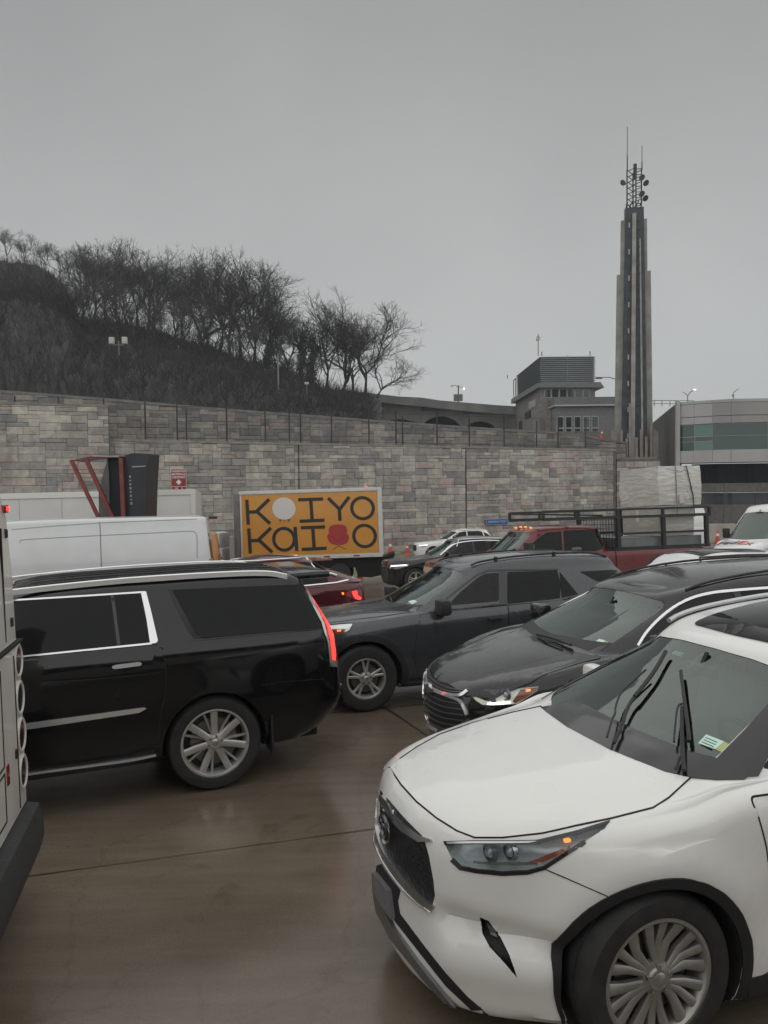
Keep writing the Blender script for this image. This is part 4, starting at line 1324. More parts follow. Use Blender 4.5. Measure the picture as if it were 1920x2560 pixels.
for s in (-1, 1):
    d = tr.panel('door', 'side', round_poly([(.42, 1.16), (.50, .9), (.55, .6), (.58, .34), (1.72, .34), (1.76, 1.18)], .03), s=s); handle(tr, 1.55, 1.03, M_CHROME, d, s)
    d = tr.panel('door', 'side', round_poly([(1.775, 1.18), (1.735, .34), (2.55, .34), (2.62, .7), (2.78, .95), (2.92, 1.2)], .03), s=s); handle(tr, 2.66, 1.06, M_CHROME, d, s)
for xx in (0, S['wb']):
    tr.arch(xx, .437, .47, -20, 200, M_BLACK, .008)
# lamp
hd = tr.patch('headlight', 'px', HEAD, M_LENS, .003, .004, mirror=True)
tr.patch('lamp_bowl', 'px', HEAD, mat('lit_lamp_bowl', (0.74, 0.71, 0.64), 0.35, 0.15, emit=(1, .93, .78), estr=.16), -.022, .02, parent=hd, mirror=True)
tr.patch('daytime_light', 'px', strip(Z3((540, 414), (590, 413), (630, 409)), 4.5), M_DRL, -.004, .01, parent=hd, mirror=True)
tr.patch('turn_signal', 'px', Z3((672, 356), (742, 347), (735, 361), (690, 393), (650, 412), (640, 405)), M_AMBLENS, -.006, .02, parent=hd, mirror=True)
tr.patch('turn_bulb', 'px', Z3((692, 356), (712, 354), (712, 364), (694, 366)), M_AMBER, -.003, .01, parent=hd)
tr.patch('lamp_bezel', 'px', Z3((540, 362), (560, 362), (575, 408), (555, 410)), M_LAMPIN, -.012, .03, parent=hd, mirror=True)
tr.patch('lamp_bezel', 'px', Z3((500, 360), (538, 362), (525, 404), (492, 398), (475, 375)), mat('lamp_warm', (0.75, 0.70, 0.58), 0.35, emit=(1, .9, .7), estr=.25), -.012, .02, parent=hd, mirror=True)
projector(tr, 'projector', 'px', Z3((610, 380))[0], .036, M_LAMPIN, hd, .025)
# grille: upper bar, chrome wings, lower grille with slats
GR = Z3((283, 330), (300, 345), (340, 372), (380, 388), (435, 405), (460, 450), (440, 480), (400, 510), (330, 520), (292, 490), (280, 420))
tr.patch('grille', 'px', GR, M_BLACK, .003, .01)
tr.patch('grille', 'px', Z3((300, 285), (340, 322), (400, 350), (462, 357), (440, 376), (380, 372), (320, 345), (296, 318)), M_BLACK, .003, .01)
tr.patch('grille_frame', 'px', strip(smooth_line(Z3((296, 270), (293, 300), (300, 330), (330, 357), (380, 375), (432, 380), (462, 362))), 7), M_CHROME, .014, .02)
tr.patch('grille_frame', 'px', strip(smooth_line(Z3((289, 275), (281, 340), (281, 410), (293, 470), (312, 502), (345, 520))), 8), M_CHROME, .014, .02)
tr.patch('grille_frame', 'px', strip(smooth_line(Z3((330, 362), (390, 385), (432, 402), (450, 430), (460, 456))), 7), M_CHROME, .016, .02)
for k in range(6):
    y0 = 378 + k * 22
    tr.patch('grille_slat', 'px', strip(smooth_line(Z3((288, y0 - 22), (320, y0 + 5), (370, y0 + 26), (445, y0 + 36))), 2.6), M_LAMPIN, .009, .01)
for k in range(2):
    tr.patch('grille_slat', 'px', strip(smooth_line(Z3((300, 296 + k * 18), (340, 330 + k * 16), (390, 352 + k * 12), (445, 360 + k * 8))), 2.2), M_LAMPIN, .009, .01)
mb = MB(); c = Vector(tr.px(*Z3((318, 350))[0])[0]) + Vector((-.03, 0, 0))
bt = [(-.10, -.02), (-.04, -.02), (-.03, -.04), (.03, -.04), (.04, -.02), (.10, -.02), (.11, .02), (.04, .02), (.03, .04), (-.03, .04), (-.04, .02), (-.11, .02)]
mb.prism([(c.y + a, c.z + b) for a, b in bt], c.x - .008, c.x + .02, 'yz'); mb.build('emblem', M_SATIN, tr.root)
tr.patch('lower_lip', 'px', Z3((286, 492), (320, 516), (400, 508), (470, 470), (470, 500), (400, 535), (300, 530)), M_LAMPIN, .006, .01)
side_mirror(tr, .62, 1.20, M_BLKP2, (.14, .25, .18))
for s in (-1, 1):
    mb = MB(); pts = np.array([(1.15, s * .60, 1.63), (1.4, s * .60, 1.69), (2.0, s * .60, 1.75), (2.8, s * .60, 1.76), (3.4, s * .6, 1.72)])
    mb.tube([Vector(p) for p in cr(pts, 3)], .013, 6); mb.build('roof_rail', M_BLACK, tr.root, 45)
surf_tube(tr, 'wiper', 'px', Z3((742, 150), (800, 163), (878, 192)), .012, .03, M_BLACK)
surf_tube(tr, 'wiper', 'px', Z3((742, 156), (790, 178), (840, 196)), .008, .02, M_BLACK)
tr.patch('inspection_sticker', 'px', Z3((965, 168), (985, 154), (1010, 160), (995, 180)), M_STICKER, -.012, .002)
tr.patch('inspection_sticker', 'px', Z3((1012, 162), (1030, 172), (1018, 190), (997, 182)), M_STICKERY, -.012, .002)
tr.patch('toll_tag', 'px', Z3((885, 165), (908, 162), (908, 174), (888, 174)), M_STICKER, -.012, .002)
tr.patch('sill_trim', 'side', [(.48, .20), (2.6, .20), (2.6, .32), (.48, .32)], M_BLACK, .01, .02, mirror=True)
# ------------------------------------------------------------------ stone retaining walls
def stone_material(name, island, k=1.0):
    m = bpy.data.materials.new(name); m.use_nodes = True
    n, l = m.node_tree.nodes, m.node_tree.links
    b = n['Principled BSDF']; b.inputs['Roughness'].default_value = 0.85
    if island:
        src = n.new('ShaderNodeNewGeometry').outputs['Random Per Island']
    else:
        src = n.new('ShaderNodeObjectInfo').outputs['Random']
    r = n.new('ShaderNodeValToRGB'); e = r.color_ramp
    e.interpolation = 'CONSTANT'
    cols = [(0.00, (.25, .235, .215)), (.10, (.34, .32, .28)), (.22, (.215, .207, .195)), (.33, (.30, .28, .255)), (.45, (.40, .37, .32)), (.56, (.265, .25, .23)),
            (.66, (.345, .285, .255)), (.76, (.23, .225, .215)), (.86, (.36, .335, .295)), (.94, (.185, .18, .178))]
    e.elements[0].position, e.elements[0].color = cols[0][0], (*cols[0][1], 1)
    e.elements[1].position, e.elements[1].color = cols[1][0], (*cols[1][1], 1)
    for p, c in cols[2:]:
        q = e.elements.new(p); q.color = (*c, 1)
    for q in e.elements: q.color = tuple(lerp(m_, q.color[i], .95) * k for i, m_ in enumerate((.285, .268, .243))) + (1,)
    l.new(src, r.inputs['Fac'])
    tc = n.new('ShaderNodeTexCoord'); ge = n.new('ShaderNodeNewGeometry')
    nz = n.new('ShaderNodeTexNoise'); nz.inputs['Scale'].default_value = 2.6; nz.inputs['Detail'].default_value = 8; nz.inputs['Roughness'].default_value = .65
    l.new(ge.outputs['Position'], nz.inputs['Vector'])
    mr = n.new('ShaderNodeMapRange'); mr.inputs[1].default_value = .25; mr.inputs[2].default_value = .75; mr.inputs[3].default_value = .62; mr.inputs[4].default_value = 1.28
    l.new(nz.outputs['Fac'], mr.inputs[0])
    mpv = n.new('ShaderNodeMapping'); mpv.inputs['Scale'].default_value = (.55, .55, .06); l.new(ge.outputs['Position'], mpv.inputs['Vector'])
    nv = n.new('ShaderNodeTexNoise'); nv.inputs['Scale'].default_value = 1.0; nv.inputs['Detail'].default_value = 6; l.new(mpv.outputs[0], nv.inputs['Vector'])
    mv = n.new('ShaderNodeMapRange'); mv.inputs[1].default_value = .35; mv.inputs[2].default_value = .62; mv.inputs[3].default_value = .74; mv.inputs[4].default_value = 1.06; l.new(nv.outputs['Fac'], mv.inputs[0])
    mm = n.new('ShaderNodeMath'); mm.operation = 'MULTIPLY'; l.new(mr.outputs[0], mm.inputs[0]); l.new(mv.outputs[0], mm.inputs[1]); mr = mm
    sc = n.new('ShaderNodeVectorMath'); sc.operation = 'SCALE'; l.new(r.outputs[0], sc.inputs[0]); l.new(mr.outputs[0], sc.inputs['Scale'])
    l.new(sc.outputs[0], b.inputs['Base Color'])
    bp = n.new('ShaderNodeBump'); bp.inputs['Strength'].default_value = .5; bp.inputs['Distance'].default_value = .05
    nb = n.new('ShaderNodeTexNoise'); nb.inputs['Scale'].default_value = 7; nb.inputs['Detail'].default_value = 6
    l.new(ge.outputs['Position'], nb.inputs['Vector'])
    l.new(nb.outputs['Fac'], bp.inputs['Height']); l.new(bp.outputs[0], b.inputs['Normal'])
    return m
M_STONE = stone_material('cut_stone', False, 1.25)
M_STONEM = stone_material('cut_stone_mass', True, 1.25)
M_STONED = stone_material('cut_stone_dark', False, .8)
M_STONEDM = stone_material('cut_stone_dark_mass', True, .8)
M_MORTAR = mat('dark_mortar', (0.12, 0.113, 0.105), 0.95, var=.3, vscale=3)
M_COPING = mat('coping_stone', (0.24, 0.225, 0.20), 0.85, var=.25, vscale=1.5)
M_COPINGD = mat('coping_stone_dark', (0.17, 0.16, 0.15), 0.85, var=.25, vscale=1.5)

def stone_mesh(k):
    """unit stone, 1 x 1, rough proud face towards -y"""
    rnd = random.Random(100 + k)
    bm = bmesh.new()
    e = .035
    def j(a): return a + rnd.uniform(-.012, .012)
    back = [(0, .0, 0), (1, .0, 0), (1, .0, 1), (0, .0, 1)]
    mid = [(j(0.004), -.55, j(.004)), (j(.996), -.55, j(.004)), (j(.996), -.55, j(.996)), (j(.004), -.55, j(.996))]
    fr = [(j(e), -rnd.uniform(.75, 1.1), j(e * 2)), (j(1 - e), -rnd.uniform(.75, 1.1), j(e * 2)), (j(1 - e), -rnd.uniform(.75, 1.1), j(1 - e * 2)), (j(e), -rnd.uniform(.75, 1.1), j(1 - e * 2))]
    c = (rnd.uniform(.3, .7), -rnd.uniform(.9, 1.25), rnd.uniform(.35, .65))
    V = back + mid + fr + [c]
    F = []
    for a in (0, 4):
        for i in range(4): F.append((a + i, a + (i + 1) % 4, a + 4 + (i + 1) % 4, a + 4 + i))
    for i in range(4): F.append((8 + i, 8 + (i + 1) % 4, 12))
    return V, F
STONES = []
for k in range(8):
    V, F = stone_mesh(k)
    me = bpy.data.meshes.new('stone'); me.from_pydata(V, [], F); me.materials.append(M_STONE); me.update()
    md = me.copy(); md.materials.clear(); md.materials.append(M_STONED)
    STONES.append((me, V, F, md))

def ashlar(length, z0f, z1f, zmin, zmax, uw=.30, uh=.235, seed=1, joints=()):
    """random coursed stones covering 0..length, between the two height functions"""
    rnd = random.Random(seed)
    nx, nz = int(length / uw), int((zmax - zmin) / uh) + 1
    occ = np.zeros((nz, nx), bool)
    out = []
    jc = set(int(j / uw) for j in joints)
    for r in range(nz):
        c = 0
        while c < nx:
            if occ[r, c]: c += 1; continue
            h = rnd.choice((1, 1, 2, 2, 2)); w = rnd.choice((2, 3, 3, 4, 4, 5, 6) if h == 2 else (2, 3, 4, 5, 6))
            ww = 1
            while ww < w and c + ww < nx and not occ[r, c + ww] and (c + ww) not in jc: ww += 1
            if ww == 1 and rnd.random() < .8: h = 1
            if r + h > nz or occ[min(r + h - 1, nz - 1), c:c + ww].any(): h = 1
            occ[r:r + h, c:c + ww] = True
            s0, s1, za, zb = c * uw, (c + ww) * uw, zmin + r * uh, zmin + (r + h) * uh
            sm = (s0 + s1) / 2
            za, zb = max(za, z0f(sm)), min(zb, z1f(sm))
            if zb - za > .07: out.append((s0, s1, za, zb))
            c += ww
    return out

def wall_frame(A, B):
    d = (B - A); L = d.length; d.normalize()
    M = Matrix(((d.x, -d.y, 0, A.x), (d.y, d.x, 0, A.y), (0, 0, 1, 0), (0, 0, 0, 1)))     # local x along the wall, local y away from us
    return M, L

def stone_wall(name, label, A, B, zbf, ztf, thick, n_single, seed, joints=(), gap=.013, proud=.045, rank=None, dark=False):
    M, L = wall_frame(A, B)
    root = empty(name, M); tag(root, label, 'wall', 'stone retaining walls')
    n = 40
    V = []
    for y in (0, thick):
        for i in range(n + 1):
            s = L * i / n; V += [(s, y, zbf(s) - .6), (s, y, ztf(s))]
    F = []
    o = 2 * (n + 1)
    for i in range(n):
        a = 2 * i
        F += [(a, a + 2, a + 3, a + 1), (o + a, o + a + 1, o + a + 3, o + a + 2), (a + 1, a + 3, o + a + 3, o + a + 1)]
    F += [(0, 1, o + 1, o), (2 * n, o + 2 * n, o + 2 * n + 1, 2 * n + 1)]
    mesh_obj('wall_core', V, F, M_MORTAR, root)
    st = ashlar(L, zbf, ztf, min(zbf(0), zbf(L)), max(ztf(0), ztf(L)), seed=seed, joints=joints)
    st.sort(key=rank if rank else (lambda q: -(q[1] - q[0]) * (q[3] - q[2])))
    rnd = random.Random(seed)
    mb = MB()
    for i, (s0, s1, za, zb) in enumerate(st):
        me, V, F, md = STONES[rnd.randrange(8)]
        if dark: me = md
        pr = proud * rnd.uniform(.6, 1.35)
        g = gap / 2
        if i < n_single:
            ob = bpy.data.objects.new('stone', me); col.objects.link(ob); ob.parent = root
            ob.location = (s0 + g, 0.0, za + g); ob.scale = (s1 - s0 - 2 * g, pr, zb - za - 2 * g)
        else:
            mb.add([(s0 + g + v[0] * (s1 - s0 - 2 * g), v[1] * pr, za + g + v[2] * (zb - za - 2 * g)) for v in V], F)
    if mb.v:
        o = mb.build('stonework', M_STONEDM if dark else M_STONEM, root); o['kind'] = 'stuff'
    return root, M, L

def coping(root, L, ztf, m, h=.16, over=.07, back=.45, n=24, name='coping'):
    for i in range(n):
        a, b = L * i / n + .006, L * (i + 1) / n - .006
        V = []
        for s in (a, b):
            z = ztf(s)
            V += [(s, -over, z + .002), (s, back, z + .002), (s, back, z + h), (s, -over, z + h - .02)]
        mesh_obj(name, V, [(0, 1, 2, 3)[::-1], (4, 5, 6, 7), (0, 4, 5, 1)[::-1], (3, 2, 6, 7)[::-1], (0, 3, 7, 4)[::-1], (1, 5, 6, 2)[::-1]], m, root)

WA, WB = Vector((-27.0, 44.6, 0)), Vector((18.1, 60.0, 0))
_M, _L = wall_frame(WA, WB)
def wall_s(u):
    """distance along the wall where the photo column u meets it"""
    k = (u - 960) / FPX
    d = (WB - WA).normalized()
    # WA.x + s d.x = k (WA.y + s d.y)
    return (k * WA.y - WA.x) / (d.x - k * d.y)
def wall_z(u, v):
    s = wall_s(u); y = WA.y + s * (WB - WA).normalized().y
    return P(u, v, y).z
s278, s1530 = wall_s(278), wall_s(1530)
za, zb_ = wall_z(278, 1103), wall_z(1530, 1128)
def low_top(s): return za + (zb_ - za) * (s - s278) / (s1530 - s278) if s > s278 else za
def low_bot(s):
    p = _M @ Vector((s, 0, 0)); return gz(p.x, p.y) - .05
jl = [wall_s(u) for u in (748, 1165)]
low, LOWM, LOWL = stone_wall('retaining_wall', 'long lower stone block wall behind the traffic, up to the tower', WA, WB, low_bot, low_top, .8, 300, 3, joints=jl,
                             rank=lambda q: (0 if q[3] > .2 and q[0] > wall_s(-20) else 1, -(q[1] - q[0]) * (q[3] - q[2]) / (1 + .012 * q[0])))
coping(low, LOWL, low_top, M_COPING, .17)
for s in jl:
    mb = MB(); mb.box((s, -.04, (low_bot(s) + low_top(s)) / 2), (.06, .06, low_top(s) - low_bot(s))); mb.build('expansion_joint', M_GAP, low)
# taller block at the left end
zt0 = wall_z(0, 1011); zt1 = wall_z(278, 1020)
A2 = _M @ Vector((0, -.5, 0)); B2 = _M @ Vector((s278, -.5, 0)); A2.z = B2.z = 0
def left_top(s): return zt0 + (zt1 - zt0) * s / s278
lw, LWM, LWL = stone_wall('wall_block', 'taller stone wall block at the left end, above the white trailer', A2, B2, lambda s: za - 1.2 if False else low_bot(s), left_top, 1.0, 170, 8,
                          rank=lambda q: (0 if q[3] > 1.5 else 1, -(q[1] - q[0]) * (q[3] - q[2])))
coping(lw, LWL, left_top, M_COPING, .16, n=8)
# upper wall, set back behind the fence
UA, UB = _M @ Vector((-1.0, 3.6, 0)), _M @ Vector((s1530 + 4.0, 3.6, 0)); UA.z = UB.z = 0
_UM, _UL = wall_frame(UA, UB)
def up_y(u):
    k = (u - 960) / FPX; d = (UB - UA).normalized(); s = (k * UA.y - UA.x) / (d.x - k * d.y); return s, UA.y + s * d.y
_pts = []
for u, v in ((0, 981), (280, 1003), (560, 1027), (800, 1045), (1000, 1060), (1100, 1067), (1265, 1078), (1345, 1082), (1470, 1094), (1545, 1110)):
    s, y = up_y(u); _pts.append((s, P(u, v, y).z))
def up_top(s): return interp(_pts, s)
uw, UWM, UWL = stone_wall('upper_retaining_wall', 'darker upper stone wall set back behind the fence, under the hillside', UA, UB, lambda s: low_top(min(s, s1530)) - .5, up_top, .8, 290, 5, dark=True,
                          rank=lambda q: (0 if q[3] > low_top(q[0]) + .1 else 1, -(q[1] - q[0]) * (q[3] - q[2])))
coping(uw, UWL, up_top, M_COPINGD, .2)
V = []
for i in range(31):
    s = LOWL * i / 30; z = low_top(s) + .05
    V += [LOWM @ Vector((s, .7, z)), LOWM @ Vector((s, 3.7, z))]
tag(mesh_obj('terrace', V, [(2 * i, 2 * i + 2, 2 * i + 3, 2 * i + 1) for i in range(30)], mat('terrace_gravel', (.12, .11, .10), .9, var=.3, vscale=2)), kind='structure')

# fence along the lower wall

fence = empty('chain_link_fence', LOWM); tag(fence, 'thin dark steel post fence along the top of the lower stone wall', 'fence')
posts = []
for x in (65, 230, 400, 555, 675, 710, 862, 1007, 1098, 1140, 1257, 1398, 1500, 1525, 1655):
    posts.append(wall_s(.663 * x))
posts += [wall_s(u) for u in (1178, 1265, 1346, 1400, 1468)]
for i, s in enumerate(posts):
    z = low_top(s); h = 2.55 if i % 4 != 1 else 2.2
    z0 = z + .15
    if s < s278: z0 = max(left_top(s) + .1, z)
    mb = MB(); mb.bar((s, .22, z0), (s, .22, max(z + h, z0 + .5)), .045 if i % 3 else .055, 8); mb.build('fence_post', M_FENCE, fence)
s0, s1 = posts[3], wall_s(1500)
for dz, r in ((.32, .018), (1.25, .010), (2.35, .014)):
    mb = MB(); n = 24
    mb.tube([(s0 + (s1 - s0) * i / n, .22, low_top(s0 + (s1 - s0) * i / n) + dz) for i in range(n + 1)], r, 5); mb.build('fence_rail', M_FENCE, fence)

# signs fixed to the wall
def sign_on_wall(name, label, u0, v0, u1, v1, m_face, m_edge, off=.14):
    s = (wall_s(u0) + wall_s(u1)) / 2; w = abs(wall_s(u1) - wall_s(u0)); zt, zb2 = wall_z((u0 + u1) / 2, v0), wall_z((u0 + u1) / 2, v1)
    M = LOWM @ Matrix.Translation((s, -off, zb2))
    r = empty(name, M); tag(r, label, 'sign')
    h = zt - zb2
    mb = MB(); mb.bevbox((0, .0, h / 2), (w, .02, h), .006); mb.build('sign_edge', m_edge, r)
    mb = MB(); mb.box((0, -.013, h / 2), (w - .05, .006, h - .05)); mb.build('sign_face', m_face, r)
    for z in (h * .2, h * .8):
        mb = MB(); mb.box((0, .06, z), (w * 1.12, .05, .04)); mb.build('sign_bracket', M_FENCE, r)
    return r, w, h
M_WHITEP = mat('white_sign_paint', (.72, .71, .68), .5)
def text_part(name, s, size, loc, m, parent, rot=(R(90), 0, 0), width=None, extrude=.001, bold=0.0):
    cu = bpy.data.curves.new(name, 'FONT'); cu.body = s; cu.size = size; cu.align_x = 'CENTER'; cu.align_y = 'CENTER'; cu.extrude = extrude; cu.offset = bold
    cu.materials.append(m)
    t = bpy.data.objects.new(name, cu); col.objects.link(t)
    dg = bpy.context.evaluated_depsgraph_get()
    me = bpy.data.meshes.new_from_object(t.evaluated_get(dg), depsgraph=dg)
    bpy.data.objects.remove(t); bpy.data.curves.remove(cu)
    xs = [v.co.x for v in me.vertices]
    k = width / (max(xs) - min(xs)) if width else 1.0
    for v in me.vertices: v.co.x *= k
    o = link(bpy.data.objects.new(name, me), parent)
    o.location = loc; o.rotation_euler = rot
    return o
r, w, h = sign_on_wall('checkpoint_sign', 'red and white hazardous materials checkpoint sign above the white trailer', 428, 1172, 467, 1225, mat('sign_red', (.26, .018, .022), .5, var=.1), M_WHITEP)
for k, t in enumerate(('HAZARDOUS', 'MATERIALS', 'CHECKPOINT')):
    text_part('lettering', t, .19, (0, -.019, h * (.885 - .145 * k)), M_WHITEP, r, width=w * .86, bold=.004)
mb = MB(); mb.prism([(0, h * .24), (w * .18, h * .37), (0, h * .50), (-w * .18, h * .37)], -.020, -.017, 'xz'); mb.build('diamond', M_WHITEP, r)
mb = MB(); mb.box((0, -.019, h * .165), (w * .93, .004, .022)); mb.build('rule_line', M_WHITEP, r)
for k in range(2):
    mb = MB(); mb.box((w * (-.14 + .28 * k), -.019, h * .09), (w * .2, .004, .05)); mb.build('small_print', M_WHITEP, r)
r, w, h = sign_on_wall('blue_sign', 'small blue sign with pale lettering on the wall above the white SUV', 1213, 1297, 1267, 1311, mat('sign_blue', (.02, .085, .26), .5, var=.1), mat('sign_pale_edge', (.40, .50, .56), .5))
text_part('lettering', 'EMERGENCY STOP', .2, (0, -.019, h * .5), mat('sign_pale', (.42, .55, .66), .5), r, width=w * .82, bold=.003)
# ------------------------------------------------------------------ hillside with bare trees
RIDGE = [(-160, 640), (0, 650), (100, 662), (150, 690), (176, 715), (196, 785), (280, 802), (365, 815), (450, 842), (540, 868), (641, 905), (729, 924), (776, 958), (844, 976), (911, 990), (960, 1010)]
M_HILL = mat('leaf_litter_slope', (0.028, 0.026, 0.025), 0.95, var=.45, vscale=.6, bump=.6, bscale=2.5)
def ridge_z(u, y=86.0): return P(u, interp(RIDGE, u), y).z
def hill_point(u, t):
    """t = 0 at the upper wall, 1 at the ridge"""
    s, y0 = up_y(u); a = UWM @ Vector((s, 1.0, up_top(max(0, min(s, UWL))) - .3))
    y = lerp(a.y, 86.0, t)
    k = (u - 960) / FPX
    z1 = ridge_z(u)
    if u < 190 and t > .55:
        z1b = P(u, 800, 86).z
        z = lerp(a.z, lerp(a.z, z1b, .62), t / .55) if t < .55 else lerp(lerp(a.z, z1b, .62), z1, ((t - .55) / .45) ** .8)
    else:
        z = lerp(a.z, z1, t ** .9)
    return Vector((k * y, y, z))
us = [-160, -120, -90, -60, -40] + [k * 11 for k in range(-2, 88)]
ts = [0, .06, .12, .18, .25, .32, .4, .47, .55, .62, .7, .78, .86, .93, 1.0]
rr = random.Random(4)
rows = []
for t in ts:
    for u in us:
        p = hill_point(u, t)
        if 0 < t: p = p + Vector((rr.uniform(-.2, .2), rr.uniform(-.3, .3), rr.uniform(-.5, .25) * (1 if t < 1 else .8)))
        rows.append(p)
back = []
n = len(us)
for y, dz in ((93, -.4), (120, -.5), (200, -3)):
    for i in range(n):
        p = rows[(len(ts) - 1) * n + i]; back.append(Vector((p.x * y / 86, y, p.z + dz)))
V = rows + back
hill = mesh_obj('hillside', V, [(j * n + i, j * n + i + 1, (j + 1) * n + i + 1, (j + 1) * n + i) for j in range(len(ts) + 2) for i in range(n - 1)], M_HILL, None, 70)
tag(hill, 'dark wooded slope above the upper wall', kind='structure')

M_BARK = mat('winter_bark', (0.036, 0.033, 0.031), 0.9, var=.3, vscale=2)
M_TWIG = mat('winter_twigs', (0.050, 0.045, 0.042), 0.9)
M_IVY = mat('ivy_leaf', (0.012, 0.018, 0.010), 0.6, var=.4, vscale=2)

def grow_tree(seed, h=10.0, lean=0.0, spread=1.0, low_fork=False):
    """bare locust-like tree: low forks, long sinuous limbs, fine twigs only towards the tips"""
    rnd = random.Random(seed)
    wood, twig = MB(), MB()
    FR = (.20 if low_fork else .27, .40, .25, .15, .085, .05)          # branch length as a share of the height
    RD = (.016, .0092, .0054, .0030, .0016, .0010)
    NC = (4, 5, 5, 4, 5)
    def branch(p, d, L, r, lvl):
        seg = (4, 6, 5, 4, 3, 2)[lvl]
        pts, rs = [p], [r]
        q = p.copy(); dd = d.copy()
        for i in range(seg):
            wig = (.10, .30, .36, .42, .45, .4)[lvl]
            dd = (dd + Vector((rnd.uniform(-1, 1), rnd.uniform(-1, 1), rnd.uniform(-.8, .8))) * wig + Vector((0, 0, (.02, .16, .12, .10, .08, .05)[lvl]))).normalized()
            q = q + dd * (L / seg)
            pts.append(q.copy()); rs.append(max(.006, r * (1 - .62 * (i + 1) / seg)))
        (wood if lvl < 3 else twig).tube(pts, rs, (7, 6, 5, 4, 3, 3)[lvl])
        if lvl >= 5: return
        for c in range(NC[lvl]):
            t = 1.0 if c == 0 else (rnd.uniform(.55, 1.0) if lvl == 0 else rnd.uniform(.30, 1.0))
            i = min(seg - 1, int(t * seg)); f = min(1, t * seg - i)
            bp = pts[i].lerp(pts[i + 1], f)
            base = (pts[i + 1] - pts[i]).normalized()
            a = (c * 2.4 + rnd.uniform(-.6, .6)); o = base.orthogonal().normalized(); o2 = base.cross(o)
            ang = rnd.uniform(.40, .85) * spread * (.45 if c == 0 else 1)
            nd = (base * math.cos(ang) + (o * math.cos(a) + o2 * math.sin(a)) * math.sin(ang)).normalized()
            branch(bp, nd, h * FR[lvl + 1] * rnd.uniform(.6, 1.15), h * RD[lvl + 1] * rnd.uniform(.8, 1.15), lvl + 1)
    branch(Vector((0, 0, -.6)), Vector((lean, rnd.uniform(-.05, .05), 1)).normalized(), h * FR[0], h * RD[0], 0)
    zs_ = sorted(v[2] for v in twig.v)
    return wood, twig, zs_[int(len(zs_) * .985)]

PROTO = []
for k in range(7):
    w_, t_, zm = grow_tree(20 + k, 10, lean=(-.12, .05, .0, .12, -.05, .25, .08)[k], spread=(1.0, .85, 1.1, .75, .95, 1.2, .9)[k], low_fork=k in (2, 5))
    a = w_.build('trunk', M_BARK, None, 60, fix=False); b = t_.build('crown', M_TWIG, None, None, fix=False)
    PROTO.append((a.data, b.data, zm))
    bpy.data.objects.remove(a); bpy.data.objects.remove(b)

TREES = [  # base u, base v, top v, depth, proto, label
    (18, 655, 575, 95, 3, 'slender bare tree on the cliff top, leftmost of all trees'),
    (62, 662, 590, 97, 4, 'small bare tree on the cliff top, second from the left edge'),
    (112, 672, 606, 94, 1, 'bushy bare tree on the cliff top, third from the left edge'),
    (152, 700, 612, 92, 0, 'bare tree at the right edge of the dark cliff top'),
    (203, 800, 618, 88, 3, 'thin bare tree just right of the dark cliff'),
    (238, 800, 612, 92, 6, 'leaning bare tree between the cliff and the broad tree'),
    (296, 812, 604, 86, 2, 'broad many-limbed bare tree above the twin floodlight'),
    (345, 815, 622, 90, 4, 'bare tree right beside the broad tree above the twin floodlight'),
    (388, 842, 640, 89, 1, 'narrow bare tree left of the tall forked tree'),
    (430, 868, 700, 93, 0, 'short bare tree half hidden by the tall forked tree'),
    (482, 872, 640, 86, 5, 'tall forked bare tree with a wide open crown, left centre of hill'),
    (548, 872, 642, 90, 3, 'slim upright bare tree right of the tall forked tree'),
    (602, 892, 645, 86, 1, 'tallest vase-shaped bare tree in the middle of the hill'),
    (636, 905, 676, 88, 6, 'bare tree close behind the vase-shaped one, on its right'),
    (668, 908, 712, 86, 2, 'spreading bare tree with trunk right of the vase-shaped one'),
    (724, 938, 738, 87, 2, 'mid-height bare tree among the ivy-clad trunks'),
    (768, 955, 762, 90, 4, 'thin bare tree right of the ivy-clad trunks'),
    (818, 966, 768, 86, 6, 'curved bare tree left of the viaduct parapet'),
    (858, 975, 760, 86, 2, 'bare tree with double trunk near the right end of the grove'),
    (914, 984, 766, 87, 4, 'bare tree behind the viaduct end, second from the right'),
    (942, 986, 872, 87, 5, 'low spreading bare tree, last at the right end of the grove'),
]
for u, vt, k, lab in ((265, 630, 1, 'hazy back-row tree left of the broad tree above the floodlight'), (320, 640, 3, 'hazy back-row tree right behind the broad tree above the floodlight'),
                      (372, 650, 6, 'hazy back-row tree left of the narrow tree'), (455, 680, 3, 'hazy back-row tree left behind the tall forked tree'),
                      (520, 680, 4, 'hazy back-row tree right behind the tall forked tree'), (575, 700, 6, 'hazy back-row tree left behind the vase-shaped tree'),
                      (695, 770, 3, 'hazy back-row tree left of the thick ivy-covered trunk'), (880, 800, 0, 'hazy back-row tree between the double-trunked tree and the viaduct end')):
    TREES.append((u, interp(RIDGE, u) + 4, vt, 100, k, lab))
for u, v, vt, k, lab in ((20, 860, 668, 0, 'dark tree in front of the cliff, at the left edge'), (72, 850, 655, 6, 'dark tree in front of the cliff, second from the left edge'), (126, 845, 668, 2, 'dark tree in front of the middle of the cliff'),
                         (172, 850, 690, 4, 'dark tree in front of the right corner of the cliff'), (210, 860, 700, 1, 'dark tree at the foot of the cliff, below the thin tree'), (255, 880, 740, 0, 'low dark tree on the slope left of the floodlight pole')):
    TREES.append((u, v, vt, 76, k, lab))
